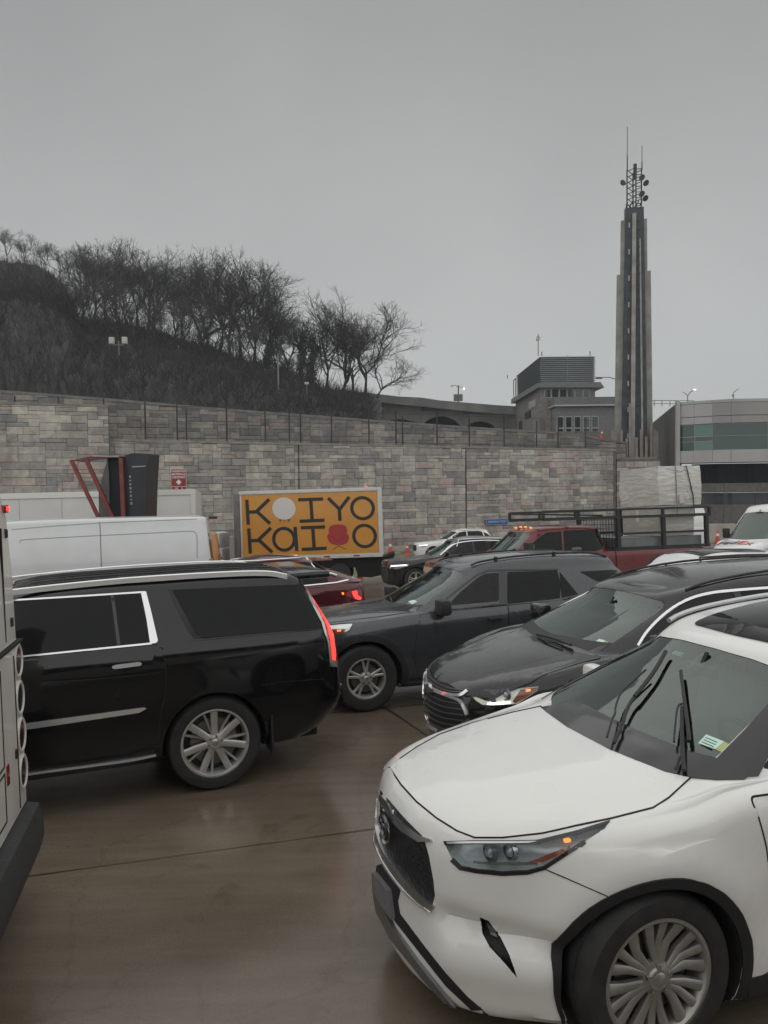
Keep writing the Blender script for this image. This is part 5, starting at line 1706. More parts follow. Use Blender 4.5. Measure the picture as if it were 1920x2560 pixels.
for u, t, vt, k, lab in ((300, .78, 700, 3, 'dark slope tree right behind the twin floodlights'), (338, .62, 745, 0, 'dark slope tree right of the twin floodlights'), (382, .82, 730, 6, 'dark slope tree below the narrow tree'),
                         (418, .6, 770, 1, 'dark slope tree left of the white marker post'), (462, .8, 740, 3, 'dark slope tree above the white marker post'), (505, .65, 790, 4, 'dark slope tree right of the white marker post'),
                         (540, .85, 760, 0, 'dark slope tree below the slim upright tree'), (582, .68, 815, 6, 'dark slope tree below the vase-shaped tree'), (625, .85, 800, 1, 'dark slope tree right under the vase-shaped tree'),
                         (688, .8, 850, 3, 'dark slope tree just left of the plain grey pole'), (720, .7, 875, 4, 'dark slope tree just right of the plain grey pole'), (800, .85, 880, 0, 'dark slope tree right of the white-headed lamp post')):
    p = hill_point(u, t)
    o_, d_ = CAM_M.translation, None
    c_ = CAM_M.inverted() @ p
    TREES.append((u, 1280 - FPX * c_.y / -c_.z + 6, vt, p.y, k, lab))
for i, (u, v, vt, y, k, lab) in enumerate(TREES):
    b = P(u, v, y); t = P(u, vt, y)
    h = t.z - b.z
    wm, tm, zm = PROTO[k]
    sc = h / zm
    r = empty('bare_tree', Matrix.Translation(b) @ Matrix.Rotation(rr.uniform(-.5, .5) if k == 5 else rr.uniform(0, 6.28), 4, 'Z') @ Matrix.Diagonal((sc * 1.3, sc * 1.3, sc, 1)))
    tag(r, lab, 'tree', 'bare trees on the hillside')
    for nm, me in (('trunk', wm), ('crown', tm)):
        o = bpy.data.objects.new(nm, me); col.objects.link(o); o.parent = r
# ivy-clad trunks
for u, v, vt, y, lab in ((752, 955, 838, 85, 'thick ivy-covered dead trunk among the bare trees'), (778, 958, 845, 85.5, 'forked ivy-covered trunk, right of the thick one'), (668, 912, 860, 84, 'short ivy-covered stump below the vase-shaped tree')):
    b = P(u, v, y); h = P(u, vt, y).z - b.z
    r = empty('ivy_trunk', Matrix.Translation(b)); tag(r, lab, 'tree', 'ivy-clad trunks')
    mb = MB(); mb.tube([(0, 0, -.5), (.1, 0, h * .5), (.25, 0, h)], [.3, .22, .08], 7); mb.tube([(.1, 0, h * .5), (.9, .2, h * .8)], [.15, .05], 5); mb.build('trunk', M_BARK, r, 60)
    mb = MB()
    for k in range(900):
        t = rr.random(); a = rr.uniform(0, 6.28); rad = (.62 - .3 * t) * rr.uniform(.4, 1.1)
        c = Vector((.25 * t + rad * math.cos(a), rad * math.sin(a), t * h))
        if rr.random() < .2: c = Vector((lerp(.1, .95, t), .2 * t, lerp(h * .5, h * .85, t))) + Vector((rr.uniform(-.3, .3), rr.uniform(-.3, .3), rr.uniform(-.3, .3)))
        s = rr.uniform(.06, .13); n_ = Vector((rr.uniform(-1, 1), rr.uniform(-1, 1), rr.uniform(-1, 1))).normalized(); o_ = n_.orthogonal().normalized(); p_ = n_.cross(o_)
        mb.add([c + o_ * s, c + p_ * s, c - o_ * s, c - p_ * s], [(0, 1, 2, 3)])
    mb.build('crown', M_IVY, r, fix=False)
# brush that covers the slope
M_BRUSH = mat('winter_brush', (0.036, 0.033, 0.032), 0.95, var=.35, vscale=.8)
mb = MB()
for k in range(20000):
    u = rr.uniform(-60, 930); t = rr.random() ** .8 * 1.02
    p = hill_point(u, min(t, 1.0)); p.z -= .3
    L = rr.uniform(.5, 1.9) * (1.15 if t > .9 else 1)
    if t > .93 and 185 < u < 880 and rr.random() < .5: L *= rr.uniform(1.2, 2.4)
    d = Vector((rr.uniform(-1.1, 1.1), rr.uniform(-.8, .4), .8)).normalized()
    q = p + d * L * .55; e = q + (d + Vector((rr.uniform(-.5, .5), rr.uniform(-.4, .4), 0))).normalized() * L * .45
    w = rr.uniform(.010, .022)
    mb.add([p + Vector((-w, 0, 0)), p + Vector((w, 0, 0)), q + Vector((w * .8, 0, 0)), q + Vector((-w * .8, 0, 0)), e], [(0, 1, 2, 3), (3, 2, 4)])
    if k % 2:
        e2 = q + (d + Vector((rr.uniform(-.9, .9), rr.uniform(-.4, .4), .1))).normalized() * L * .4
        mb.add([q + Vector((-w * .6, 0, 0)), q + Vector((w * .6, 0, 0)), e2], [(0, 1, 2)])
tag(mb.build('brush', M_BRUSH, None, fix=False), 'tangled brown winter brush covering the hillside', 'brush', kind='stuff')

# lamp posts on the hill foot
M_POLE = mat('galvanised_pole', (.20, .20, .195), .5, .5)
M_LAMPHEAD = mat('pale_lamp_head', (.50, .48, .44), .5)
def pole(name, label, u, v0, v1, y, r=.07, cat='lamp post', m=None):
    a, b = P(u, v1, y), P(u, v0, y)
    e = empty(name, Matrix.Translation(a)); tag(e, label, cat)
    mb = MB(); mb.bar((0, 0, -.8), (0, 0, b.z - a.z), r, 8, r * .7); mb.build('pole', m or M_POLE, e, 40)
    return e, b.z - a.z
e, h = pole('floodlight_pole', 'tall pole with twin box floodlights on the hillside', 300, 852, 1000, 66, .07)
for s in (-1, 1):
    mb = MB(); mb.bevbox((s * .55, -.1, h), (.42, .34, .58), .05); mb.build('floodlight', M_LAMPHEAD, e, 40)
mb = MB(); mb.beam((-.5, 0, h - .35), (.5, 0, h - .35), .07, .07); mb.build('cross_arm', M_POLE, e)
pole('utility_pole', 'tall plain grey pole rising from behind the upper wall at centre', 697, 885, 1034, 67, .09, 'pole')
e, h = pole('lamp_post', 'slim lamp post with a small white head behind the upper wall', 768, 960, 1040, 66, .05)
mb = MB(); mb.bevbox((0, 0, h + .05), (.34, .3, .2), .05); mb.build('lamp_head', M_LAMPHEAD, e, 40)
pole('marker_post', 'short white marker post in the brush, right of the floodlight pole', 447, 864, 899, 78, .05, 'post', M_WHITEP)
# ------------------------------------------------------------------ viaduct, buildings, tower
M_CONC = mat('weathered_concrete', (.17, .175, .165), .85, var=.25, vscale=.5)
M_CONCL = mat('pale_concrete', (.27, .265, .245), .85, var=.22, vscale=.4)
M_CONCD = mat('dark_concrete', (.06, .065, .066), .9, var=.25, vscale=.5)
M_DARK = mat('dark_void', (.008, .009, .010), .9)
YV = 96.0
va = empty('viaduct', Matrix.Translation((0, YV, 0))); tag(va, 'low concrete viaduct with arched openings right of the wooded hill', 'bridge')
def prism_px(name, pts, y, depth, m, parent, smooth=None, base_y=None):
    """outline given in photo pixels at distance y, extruded back by depth (parent sits at y)"""
    by = y if base_y is None else base_y
    q = [P(u, v, y) for u, v in pts]
    mb = MB(); mb.prism([(p.x, p.z) for p in q], y - by, y - by + depth, 'xz')
    return mb.build(name, m, parent, smooth)
TOPV = [(800, 970), (844, 974), (911, 981), (996, 991), (1055, 994), (1100, 1001), (1160, 1006), (1245, 1013), (1300, 1016)]
BOTV = [(800, 985), (844, 992), (911, 1000), (996, 1011), (1055, 1016), (1100, 1021), (1160, 1027), (1245, 1034), (1300, 1038)]
prism_px('parapet', TOPV + BOTV[::-1], YV - 1.2, 1.0, M_CONC, va, base_y=YV)
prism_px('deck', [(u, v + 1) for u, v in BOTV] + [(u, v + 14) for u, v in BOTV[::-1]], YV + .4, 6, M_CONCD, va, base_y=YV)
def arch_face(u0, u1, vtop, vbot, a0, a1, aspr, acr, nm):
    """bay of the viaduct: face with an arched hole, void behind"""
    pts = [(u0, vtop), (u1, vtop), (u1, vbot), (a1, vbot)]
    n = 10
    for k in range(n + 1):
        t = k / n; u = lerp(a1, a0, t); v = aspr - (aspr - acr) * math.sin(math.pi * t) ** .8
        pts.append((u, v))
    pts += [(a0, vbot), (u0, vbot)]
    prism_px(nm, pts, YV, .8, M_CONC, va, base_y=YV)
arch_face(940, 1053, 1010, 1100, 955, 1046, 1060, 1048, 'arch_bay')
arch_face(1053.2, 1157, 1028, 1110, 1040 + 14, 1151, 1064, 1040, 'arch_bay')
arch_face(1157.2, 1290, 1036, 1115, 1165, 1236, 1066, 1053, 'arch_bay')
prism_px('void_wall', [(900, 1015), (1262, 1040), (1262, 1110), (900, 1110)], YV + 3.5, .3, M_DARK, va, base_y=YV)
# sign and lamp on the viaduct
e, h = pole('sign_gantry_post', 'grey sign panel seen from behind with two lamp arms on the viaduct', 1146, 963, 1003, YV - .5, .10, 'sign', M_CONCD)
mb = MB(); mb.bevbox((-.05, -.2, h - 1.55), (1.12, .10, .86), .02); mb.build('sign_panel', mat('sign_back', (.16, .165, .15), .6), e)
mb = MB(); mb.box((-.1, -.27, h - 1.5), (.30, .03, .5)); mb.build('sign_stiffener', mat('rusty_brown', (.20, .12, .07), .8), e)
mb = MB(); mb.tube([(0, 0, h - .2), (-.4, 0, h), (-.75, 0, h - .05)], .04, 6); mb.tube([(0, 0, h - .2), (.4, 0, h - .25), (.62, 0, h - .28)], .04, 6); mb.build('lamp_arm', M_POLE, e)
mb = MB(); mb.bevbox((-.8, 0, h - .1), (.3, .2, .1), .03); mb.build('lamp_head', M_POLE, e)
M_LIT = mat('lamp_lit', (.9, .9, .9), .3, emit=(1, .98, .92), estr=1.6)
mb = MB(); mb.bevbox((.68, -.05, h - .45), (.2, .2, .24), .05); mb.build('lamp_bulb', M_LIT, e)

# --- control building with the louvred plant room
YB = 80.0
M_BRICKB = mat('beige_brick', (.20, .185, .165), .85, var=.2, vscale=2)
M_LOUV = mat('grey_louvre', (.40, .44, .44), .5, .4)
M_WINF = mat('window_frame_pale', (.42, .43, .42), .5)
M_WIN = mat('dark_window', (.022, .028, .032), .08, spec=.6)
M_ROOFS = mat('grey_fascia', (.14, .15, .148), .6, var=.15)
bl = empty('control_building', Matrix.Translation((0, YB, 0))); tag(bl, 'grey control building with a louvred box on its roof, left of the tower', 'building')
def bz(v, y=YB, u=1400): return P(u, v, y).z
x0, x1 = P(1351, 900, YB).x, P(1486, 900, YB).x
zt, zb0 = bz(888), bz(957)
def lbox(name, xa, xb, ya, yb, za_, zb_2, m, parent=bl, oy=YB):
    mb = MB(); mb.box(((xa + xb) / 2, (ya + yb) / 2 - oy, (za_ + zb_2) / 2), (xb - xa, yb - ya, zb_2 - za_)); return mb.build(name, m, parent)
lbox('plant_room', x0 + .15, x1 - .15, YB + .15, YB + 14, zb0, zt - .05, M_ROOFS)
nl = 14
for k in range(nl):
    z = lerp(zb0, zt, k / nl); dz = (zt - zb0) / nl
    V = [(x0 - .12, -.12, z), (x1 + .12, -.12, z), (x1 + .12, 14.2, z), (x0 - .12, 14.2, z), (x0 + .14, .14, z + dz * .8), (x1 - .14, .14, z + dz * .8), (x1 - .14, 14, z + dz * .8), (x0 + .14, 14, z + dz * .8)]
    mesh_obj('louvre', V, [(0, 1, 5, 4), (1, 2, 6, 5), (2, 3, 7, 6), (3, 0, 4, 7), (3, 2, 1, 0), (4, 5, 6, 7)], M_LOUV, bl)
for xx in (x0 + (x1 - x0) * .5,):
    lbox('louvre_post', xx - .03, xx + .03, YB - .02, YB + .05, zb0, zt, M_LOUV)
# roof slab below the louvres, then the window storey
zs = bz(965)
V = [(x0 - .35, -.5, zs - .2), (x1 + .9, -.5, zs - .25), (x1 + .9, 15, zs - .25), (x0 - .55, 15, zs - .25), (x0 - .35, -.5, zb0 - .03), (x1 + .5, -.5, zb0 - .03), (x1 + .5, 15, zb0 - .03), (x0 - .55, 15, zb0 - .03)]
mesh_obj('roof_slab', V, [(0, 1, 5, 4), (1, 2, 6, 5), (2, 3, 7, 6), (3, 0, 4, 7), (3, 2, 1, 0), (4, 5, 6, 7)], M_ROOFS, bl)
zw0, zw1 = bz(994), bz(965) - .25
lbox('wall', x0, x1 + .1, YB + .1, YB + 15, bz(1110), zw1 + .02, M_BRICKB)
wx = [1360, 1378, 1398, 1418, 1438, 1458, 1474]
for k in range(6):
    a, b = P(wx[k], 980, YB).x, P(wx[k + 1], 980, YB).x
    f = lbox('window', a + .03, b - .03, YB + .02, YB + .12, zw0, zw1 - .04, M_WINF)
    g = lbox('pane', a + .09, b - .09, YB - .01, YB + .05, zw0 + .06, zw1 - .1, M_WIN, f)
# left side windows (recede)
for k in range(7):
    y = YB + 2.6 + k * .55
    lbox('side_louvre', x0 - .06, x0 + .02, y, y + .3, bz(1008), bz(990), M_WINF)
for k in range(2):
    y = YB + 5.2 + k * 1.9
    lbox('window', x0 - .05, x0 + .02, y, y + 1.4, bz(1032), bz(1012), M_WIN)
lbox('window', x0 - .05, x0 + .02, YB + 10.5, YB + 12.5, bz(1062), bz(1030), M_WIN)
# roof handrail at the back left
mb = MB()
for y in (13.2, 14.6): mb.bar((x0 - .3, y, zs), (x0 - .3, y, zs + 2.6), .05)
mb.bar((x0 - .3, 13.2, zs + 2.6), (x0 - .3, 14.6, zs + 2.55), .05); mb.build('ladder_rail', M_FENCE, bl)
# weather mast and finials
mb = MB(); c = P(1347, 888, YB).x
mb.bar((c, .3, zt), (c, .3, bz(833)), .04); mb.build('mast', M_FENCE, bl)
mb = MB(); ring_tube(mb, (c, .3, bz(844)), .16, .18, .035); mb.box((c - .15, .3, bz(849)), (.1, .1, .16)); mb.build('weather_vane', mat('vane_red', (.25, .10, .09), .6), bl)
for u in (1356, 1477, 1269):
    c = P(u, 890, YB if u > 1300 else YB + 13).x; z = zt if u > 1300 else zs + 2.6
    mb = MB(); mb.bar((c, .3 if u > 1300 else 13.2, z), (c, .3 if u > 1300 else 13.2, z + .42), .05); mb.build('finial', M_FENCE, bl)
# lower front wing
YW = 77.5
wl0, wl1 = P(1388, 1000, YW).x, P(1560, 1000, YW).x
lbox('wing_wall', wl0, wl1, YW, YB + .05, bz(1110, YW), bz(1016, YW), mat('wing_render', (.175, .178, .172), .8, var=.15))
lbox('wing_side', wl0 - 1.9, wl0 - .02, YW + 1.6, YB + .08, bz(1110, YW), bz(1020, YW), M_BRICKB)
lbox('wing_parapet', wl0 - .12, wl1, YW - .35, YB + .12, bz(1013, YW), bz(994, YW), M_ROOFS)
lbox('wing_cornice', wl0 - .2, wl1, YW - .45, YB + .15, bz(1016.5, YW), bz(1013, YW), M_WINF)
for u in (1392, 1413, 1435, 1457, 1479):
    a, b = P(u, 1050, YW).x, P(u + 17, 1050, YW).x
    f = lbox('window', a, b, YW - .05, YW + .02, bz(1080, YW), bz(1041, YW), M_WINF)
    g = lbox('pane', a + .07, b - .07, YW - .08, YW - .04, bz(1069, YW), bz(1043, YW), M_WIN, f)
    g = lbox('pane', a + .07, b - .07, YW - .08, YW - .04, bz(1079, YW), bz(1072, YW), M_WIN, f)
lbox('door', wl0 - 1.2, wl0 - .75, YW + 1.55, YW + 1.62, bz(1078, YW), bz(1045, YW), M_WIN)
# street lamp by the tower
M_ARM = M_POLE
e, h = pole('street_lamp', 'curved street lamp arm reaching left from behind the tower', 1560, 962, 1100, 72, .07)
mb = MB(); mb.tube([(0, 0, h), (-.7, 0, h + .5), (-1.4, 0, h + .72), (-2.1, 0, h + .70)], [.05, .045, .04, .035], 6); mb.build('lamp_arm', M_POLE, e, 50)
mb = MB(); mb.bevbox((-2.35, 0, h + .66), (.62, .26, .18), .06); mb.build('lamp_head', M_POLE, e, 50)
# sloping handrail and cone on the terrace
cb = empty('stair_rail', Matrix.Translation(P(1425, 1128, 66))); tag(cb, 'pale sloping handrail on the terrace left of the tower', 'railing')
q = P(1474, 1097, 66) - P(1425, 1128, 66); mb = MB(); mb.bar((0, 0, 0), q, .04); mb.build('handrail', M_WINF, cb)
mb = MB(); mb.bar(q * .1 + Vector((0, 0, -.9)), q * .1, .03); mb.bar(q * .9 + Vector((0, 0, -1.2)), q * .9, .03); mb.build('rail_post', M_WINF, cb)

# --- art deco tower
YT = 66.0
M_TOWER = mat('tower_limestone', (.32, .315, .295), .85, var=.16, vscale=.7, dirt=((.10, .085, .07), .6))
M_TOWERD = mat('tower_dark_panel', (.035, .045, .05), .7, var=.4, vscale=1.5)
tx = P(1200 + .434 * 884, 1000, YT).x
tz = lambda yy: P(1583, 300 + .434 * yy, YT).z
tw = empty('tower', Matrix.Translation((tx, YT, 0)) @ Matrix.Rotation(R(-12), 4, 'Z')); tag(tw, 'slender stepped stone tower with antennas on top', 'tower')
zb1 = tz(1945)
def taper_box(name, c, s0, s1, z0, z1, m, c1=None):
    c1 = c1 or c
    V = []
    for (cx, cy), (sx, sy), z in ((c, s0, z0), (c1, s1, z1)):
        for a, b in ((-1, -1), (1, -1), (1, 1), (-1, 1)): V.append((cx + a * sx / 2, cy + b * sy / 2, z))
    return mesh_obj(name, V, [(3, 2, 1, 0), (4, 5, 6, 7), (0, 1, 5, 4), (1, 2, 6, 5), (2, 3, 7, 6), (3, 0, 4, 7)], m, tw)
taper_box('core', (0, 0), (2.1, 2.1), (1.45, 1.45), zb1, tz(520), M_TOWERD)
for ax, ay in ((-1, 0), (1, 0), (0, -1), (0, 1)):
    # three reeds per arm, outer ones shorter
    for k, (off, w, top, d) in enumerate(((1.36, .46, 890 if ax <= 0 else 878, .62), (1.02, .40, 580, .72), (.72, .36, 512, .62))):
        for j in (-1, 0, 1):
            t = j * d * .34; pr = 1.0 if j == 0 else .9
            c = (ax * off + (t if ay else 0), ay * off + (t if ax else 0)); k1 = .86
            s = (w * pr if ax else d * .30, w * pr if ay else d * .30)
            if ay and (k == 0 or ay < 0): continue
            taper_box('pier', c, s, (s[0] * .9, s[1] * .9), zb1, tz(top), M_TOWER, (c[0] * k1, c[1] * k1))
# front pier and slim mullions over the dark core
taper_box('pier', (-.20, -1.28), (.34, .3), (.30, .25), zb1, tz(560), M_TOWER, (-.06, -.95))
taper_box('mullion', (.62, -1.12), (.16, .14), (.12, .1), zb1, tz(700), M_TOWER, (.42, -.8))
for k in range(26):
    z = lerp(tz(1850), tz(600), k / 25); f = 1 - .22 * k / 25
    taper_box('grille_bar', (.28 * f, -1.06 * f), (.5 * f, .05), (.5 * f, .05), z, z + .09, M_CONCD)
    if k % 3 == 0: taper_box('grille_light', (-.56 * f, -1.07 * f), (.10, .04), (.10, .04), z + .2, z + .62, M_WINF)
# plinth and lower buttresses
taper_box('plinth', (0, 0), (3.55, 3.55), (3.35, 3.35), tz(1985), zb1 - .01, mat('tower_plinth', (.26, .245, .22), .85, var=.2, vscale=1, dirt=((.16, .09, .05), .7)))
for i, (x, ztop) in enumerate(((-1.95, 1785), (-1.72, 1790), (-1.2, 1790), (-.75, 1840), (-.45, 1640), (.1, 1835), (.5, 1790), (.95, 1830), (1.4, 1750), (1.68, 1790), (1.9, 1800))):
    taper_box('buttress', (x * .92, -1.52 + abs(x) * .18), (.22, .3), (.2, .26), zb1 + .002, tz(ztop), MATS['tower_plinth'])
# lattice and antennas
zt0_, zt1_ = tz(505), tz(290)
for x, y in ((-.58, -.3), (.58, -.3), (.1, -.65), (.0, .6)):
    mb = MB(); mb.bar((x, y, zt0_ - .5), (x, y, zt1_), .06, 6); mb.build('lattice_leg', M_FENCE, tw)
for k in range(7):
    z = lerp(zt0_ + .1, zt1_ - .15, k / 6)
    mb = MB()
    for a, b in (((-.58, -.3), (.1, -.65)), ((.1, -.65), (.58, -.3)), ((.58, -.3), (0, .6)), ((0, .6), (-.58, -.3))):
        mb.bar((*a, z), (*b, z + .12), .035, 5)
    mb.build('lattice_ring', M_FENCE, tw)
mb = MB(); mb.bar((.1, 0, zt1_ - .7), (.1, 0, tz(255)), .15, 8); mb.build('mast', M_FENCE, tw)
for x, z0, z1 in ((-.56, tz(300), tz(45)), (.62, tz(300), tz(160))):
    mb = MB(); mb.bar((x, -.3, z0), (x, -.3, lerp(z0, z1, .35)), .05, 6); mb.bar((x, -.3, lerp(z0, z1, .35)), (x, -.3, z1), .028, 6); mb.build('antenna', M_FENCE, tw)
for x, z in ((-.95, tz(372)), (.62, tz(352)), (.95, tz(385)), (.62, tz(445)), (.9, tz(472))):
    mb = MB(); Md = Matrix.Translation((x, -.55, z)) @ Matrix.Rotation(R(70), 4, 'X') @ Matrix.Rotation(R(30 if x < 0 else -35), 4, 'Y')
    mb.lathe([(0, -.12), (.16, -.10), (.26, .02), (.27, .08), (.2, .06), (0, .0)], 14, Md); mb.build('dish_antenna', M_FENCE, tw, 40)
mb = MB()
for k in range(8):
    a = k * .8; mb.bar((.7 * math.cos(a), .7 * math.sin(a), tz(520)), (.62 * math.cos(a + .5), .62 * math.sin(a + .5), tz(478)), .05, 5)
mb.build('top_frame', M_FENCE, tw)
# stone corner pier under the tower
pz = [P(1541, 1135, 60.2), P(1650, 1135, 60.2)]
pr = empty('corner_pier', Matrix.Translation((0, 60.2, 0))); tag(pr, 'stone block corner pier under the tower, behind the wrapped boxes', 'wall')
lb = lambda nm, a, b, ya, yb, z0, z1, m: lbox(nm, a, b, ya, yb, z0, z1, m, pr, 60.2)
lb('pier_core', pz[0].x + .05, pz[1].x - .05, 60.2, 66, -3, P(1600, 1148, 61).z, M_MORTAR)
rnd = random.Random(9); z = -2.2
while z < P(1600, 1150, 61).z - .3:
    x = pz[0].x; hh = rnd.choice((.32, .45))
    while x < pz[1].x - .1:
        w = min(rnd.uniform(.6, 1.2), pz[1].x - x)
        me = STONES[rnd.randrange(8)][0]; ob = bpy.data.objects.new('stone', me); col.objects.link(ob); ob.parent = pr
        ob.location = (x + .01, .0, z + .01); ob.scale = (w - .02, .06, hh - .02); x += w
    z += hh

# --- green-glazed building at the right
YG = 60.0
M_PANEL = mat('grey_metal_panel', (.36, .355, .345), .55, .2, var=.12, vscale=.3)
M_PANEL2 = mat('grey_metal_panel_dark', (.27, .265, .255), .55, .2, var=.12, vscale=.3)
M_SIDEB = mat('brown_grey_render', (.10, .093, .088), .85, var=.2, vscale=.4)
M_GREENG = mat('green_glazing', (.012, .045, .038), .06, spec=.7)
M_GREENG2 = mat('green_glazing_light', (.06, .14, .115), .08, spec=.7)
gb = empty('office_building', Matrix.Translation((0, YG, 0))); tag(gb, 'grey panelled office building with a green glass ribbon, at the right edge', 'building')
fac = [(1697, 60.0), (1735, 59.2), (1781, 58.4), (1827, 57.8), (1920, 57.6), (2010, 58.0), (2120, 59.0)]
gx = [((u - 960) / FPX * y, y) for u, y in fac]
gzf = lambda v: P(1700, v, 60.0).z
def facet(name, i, va_, vb_, m, out=0.0, parent=gb, t0=0.0, t1=1.0, thick=.2):
    a, b = Vector(gx[i]), Vector(gx[i + 1]); p, q = a.lerp(b, t0), a.lerp(b, t1)
    d = (b - a).normalized(); n_ = Vector((d.y, -d.x))
    if n_.y > 0: n_ = -n_
    z0, z1 = gzf(vb_), gzf(va_)
    V = []
    for r_ in (out, out - thick):
        for w in (p, q):
            e_ = w + n_ * r_
            V += [(e_.x, e_.y - YG, z0), (e_.x, e_.y - YG, z1)]
    return mesh_obj(name, V, [(0, 2, 3, 1), (4, 5, 7, 6), (0, 1, 5, 4), (2, 6, 7, 3), (1, 3, 7, 5), (0, 4, 6, 2)], m, parent)
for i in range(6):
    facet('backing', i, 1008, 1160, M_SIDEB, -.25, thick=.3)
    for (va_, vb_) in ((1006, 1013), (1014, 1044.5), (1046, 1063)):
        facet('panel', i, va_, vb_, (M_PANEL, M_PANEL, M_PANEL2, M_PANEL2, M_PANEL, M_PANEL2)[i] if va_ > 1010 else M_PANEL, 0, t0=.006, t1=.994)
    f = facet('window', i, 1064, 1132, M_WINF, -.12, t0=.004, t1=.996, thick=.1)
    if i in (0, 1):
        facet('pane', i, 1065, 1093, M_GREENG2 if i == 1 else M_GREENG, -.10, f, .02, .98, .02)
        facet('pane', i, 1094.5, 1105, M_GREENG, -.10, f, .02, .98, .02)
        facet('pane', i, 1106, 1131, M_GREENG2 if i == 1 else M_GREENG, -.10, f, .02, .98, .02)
    else:
        facet('pane', i, 1065, 1093, M_GREENG, -.10, f, .01, .99, .02)
        facet('pane', i, 1094, 1131, M_GREENG, -.10, f, .01, .99, .02)
    facet('panel', i, 1128, 1158, M_PANEL, .05, t0=.004, t1=.996)
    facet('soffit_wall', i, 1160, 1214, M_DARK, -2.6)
    facet('band', i, 1209, 1232, mat('brown_band', (.13, .122, .115), .8, var=.2), -1.2)
    facet('window', i, 1233, 1262, M_WIN, -1.5)
    facet('lower_wall', i, 1262, 1360, mat('lower_render', (.125, .12, .118), .85, var=.2), -1.3)
mb = MB(); z0, z1 = gzf(1330), gzf(1002)
mb.box((gx[0][0] - .12, -.05, (z0 + z1) / 2), (.28, .3, z1 - z0)); mb.build('corner_column', M_PANEL, gb)
mb = MB(); z0, z1 = gzf(1360), gzf(1160); mb.box((gx[0][0] + .1, 2.2, (z0 + z1) / 2), (.3, 4.2, z1 - z0)); mb.build('return_wall', M_SIDEB, gb)
# dark side wall receding behind the tower
sx = gx[0][0] - .3
p0, p1 = P(1692, 1008, 60), P(1630, 1016, 78)
V = [(p0.x, 0.1, gzf(1360)), (p0.x, .1, gzf(1008)), (p1.x, 18, gzf(1008) - .2), (p1.x, 18, gzf(1360)), (p0.x + .4, .1, gzf(1360)), (p0.x + .4, .1, gzf(1008)), (p1.x + .4, 18, gzf(1008) - .2), (p1.x + .4, 18, gzf(1360))]
mesh_obj('side_wall', V, [(0, 1, 2, 3), (7, 6, 5, 4), (1, 5, 6, 2), (0, 4, 5, 1)], M_SIDEB, gb)
mesh_obj('roof', [(gx[0][0], .2, gzf(1008)), (gx[-1][0], -.9, gzf(1008)), (gx[-1][0], 20, gzf(1008)), (p1.x, 18, gzf(1008) - .2)], [(0, 1, 2, 3)], M_CONC, gb)
mb = MB()
for u in (1636, 1655, 1675, 1695):
    x = P(u, 1005, 74).x; mb.bar((x, 14, P(u, 1016, 74).z), (x, 14, P(u, 1001, 74).z), .035, 5)
mb.bar((P(1630, 1001, 74).x, 14, P(1630, 1001, 74).z), (P(1735, 1002, 74).x, 14, P(1735, 1002, 74).z), .035, 5)
mb.bar((P(1630, 1009, 74).x, 14, P(1630, 1009, 74).z), (P(1735, 1009, 74).x, 14, P(1735, 1009, 74).z), .03, 5)
mb.build('roof_railing', M_POLE, gb)
e, h = pole('street_lamp', 'lit double-arm street lamp above the green-glass building', 1719, 990, 1004, 74, .06)
mb = MB(); mb.tube([(0, 0, h), (.25, 0, h + .35), (.55, 0, h + .55)], .045, 6); mb.tube([(0, 0, h), (-.2, 0, h + .25), (-.5, 0, h + .4)], .03, 6); mb.build('lamp_arm', M_POLE, e, 50)
mb = MB(); mb.bevbox((.66, 0, h + .6), (.26, .16, .10), .04); mb.build('lamp_head', M_LIT, e, 50)
e, h = pole('camera_pole', 'thin pole with a small camera arm on the roof at far right', 1834, 980, 1000, 66, .04, 'pole')
mb = MB(); mb.bar((0, 0, h), (.42, 0, h + .25), .03); mb.bevbox((-.05, 0, h - .3), (.14, .12, .2), .03); mb.build('camera_arm', M_POLE, e)
# low concrete barrier in front of it
bw = empty('concrete_barrier', Matrix.Translation((P(1785, 1320, 57).x, 56.5, 0))); tag(bw, 'pale concrete barrier at the foot of the green-glass building', 'barrier')
g0 = gz(26, 56.5)
zt_, zb_2 = P(1800, 1311, 56.5).z, P(1800, 1341, 56.5).z
for k in range(4):
    mb = MB(); mb.bevbox((k * 3.0, 0, (zt_ + g0) / 2), (2.98, .35, zt_ - g0 + .1), .04); mb.build('barrier_block', mat('barrier_concrete', (.36, .33, .29), .8, var=.2, vscale=1), bw)
# ------------------------------------------------------------------ bus at the left edge
M_BUS = mat('bus_white_paint', (.69, .66, .61), .4, coat=.4, var=.05, vscale=6, dirt=((.30, .24, .18), .35))
M_BUMP = mat('rubber_bumper', (.035, .035, .036), .7, var=.2, vscale=8, bump=.2, bscale=40)
BUS_M = stand(-2.37, 5.0, 14) @ Matrix.Translation((0, -1.27, 0))     # local origin: rear face, centre; x rearward
bus = empty('bus', BUS_M); tag(bus, 'white city bus cut off by the left edge, its rear corner with round lamp rings', 'bus')
def bus_ring(z, x, hw, rc):
    pts = [(-10.4, -hw), (-10.4, hw)]
    for k in range(7):
        a = R(90 - 15 * k); pts.append((x - rc + rc * math.cos(a), hw - rc + rc * math.sin(a)))
    for k in range(7):
        a = R(0 - 15 * k); pts.append((x - rc + rc * math.cos(a), -hw + rc + rc * math.sin(a)))
    return [(p[0], p[1], z) for p in pts]
levels = [(.62, .02, 1.275, .10), (1.2, .02, 1.275, .10), (1.655, .02, 1.275, .10), (1.675, .0, 1.275, .10), (2.1, -.005, 1.272, .10), (2.45, -.02, 1.268, .12), (2.70, -.06, 1.255, .16), (2.85, -.14, 1.21, .2), (2.94, -.25, 1.12, .25), (2.98, -.42, .95, .3)]
V, F = [], []
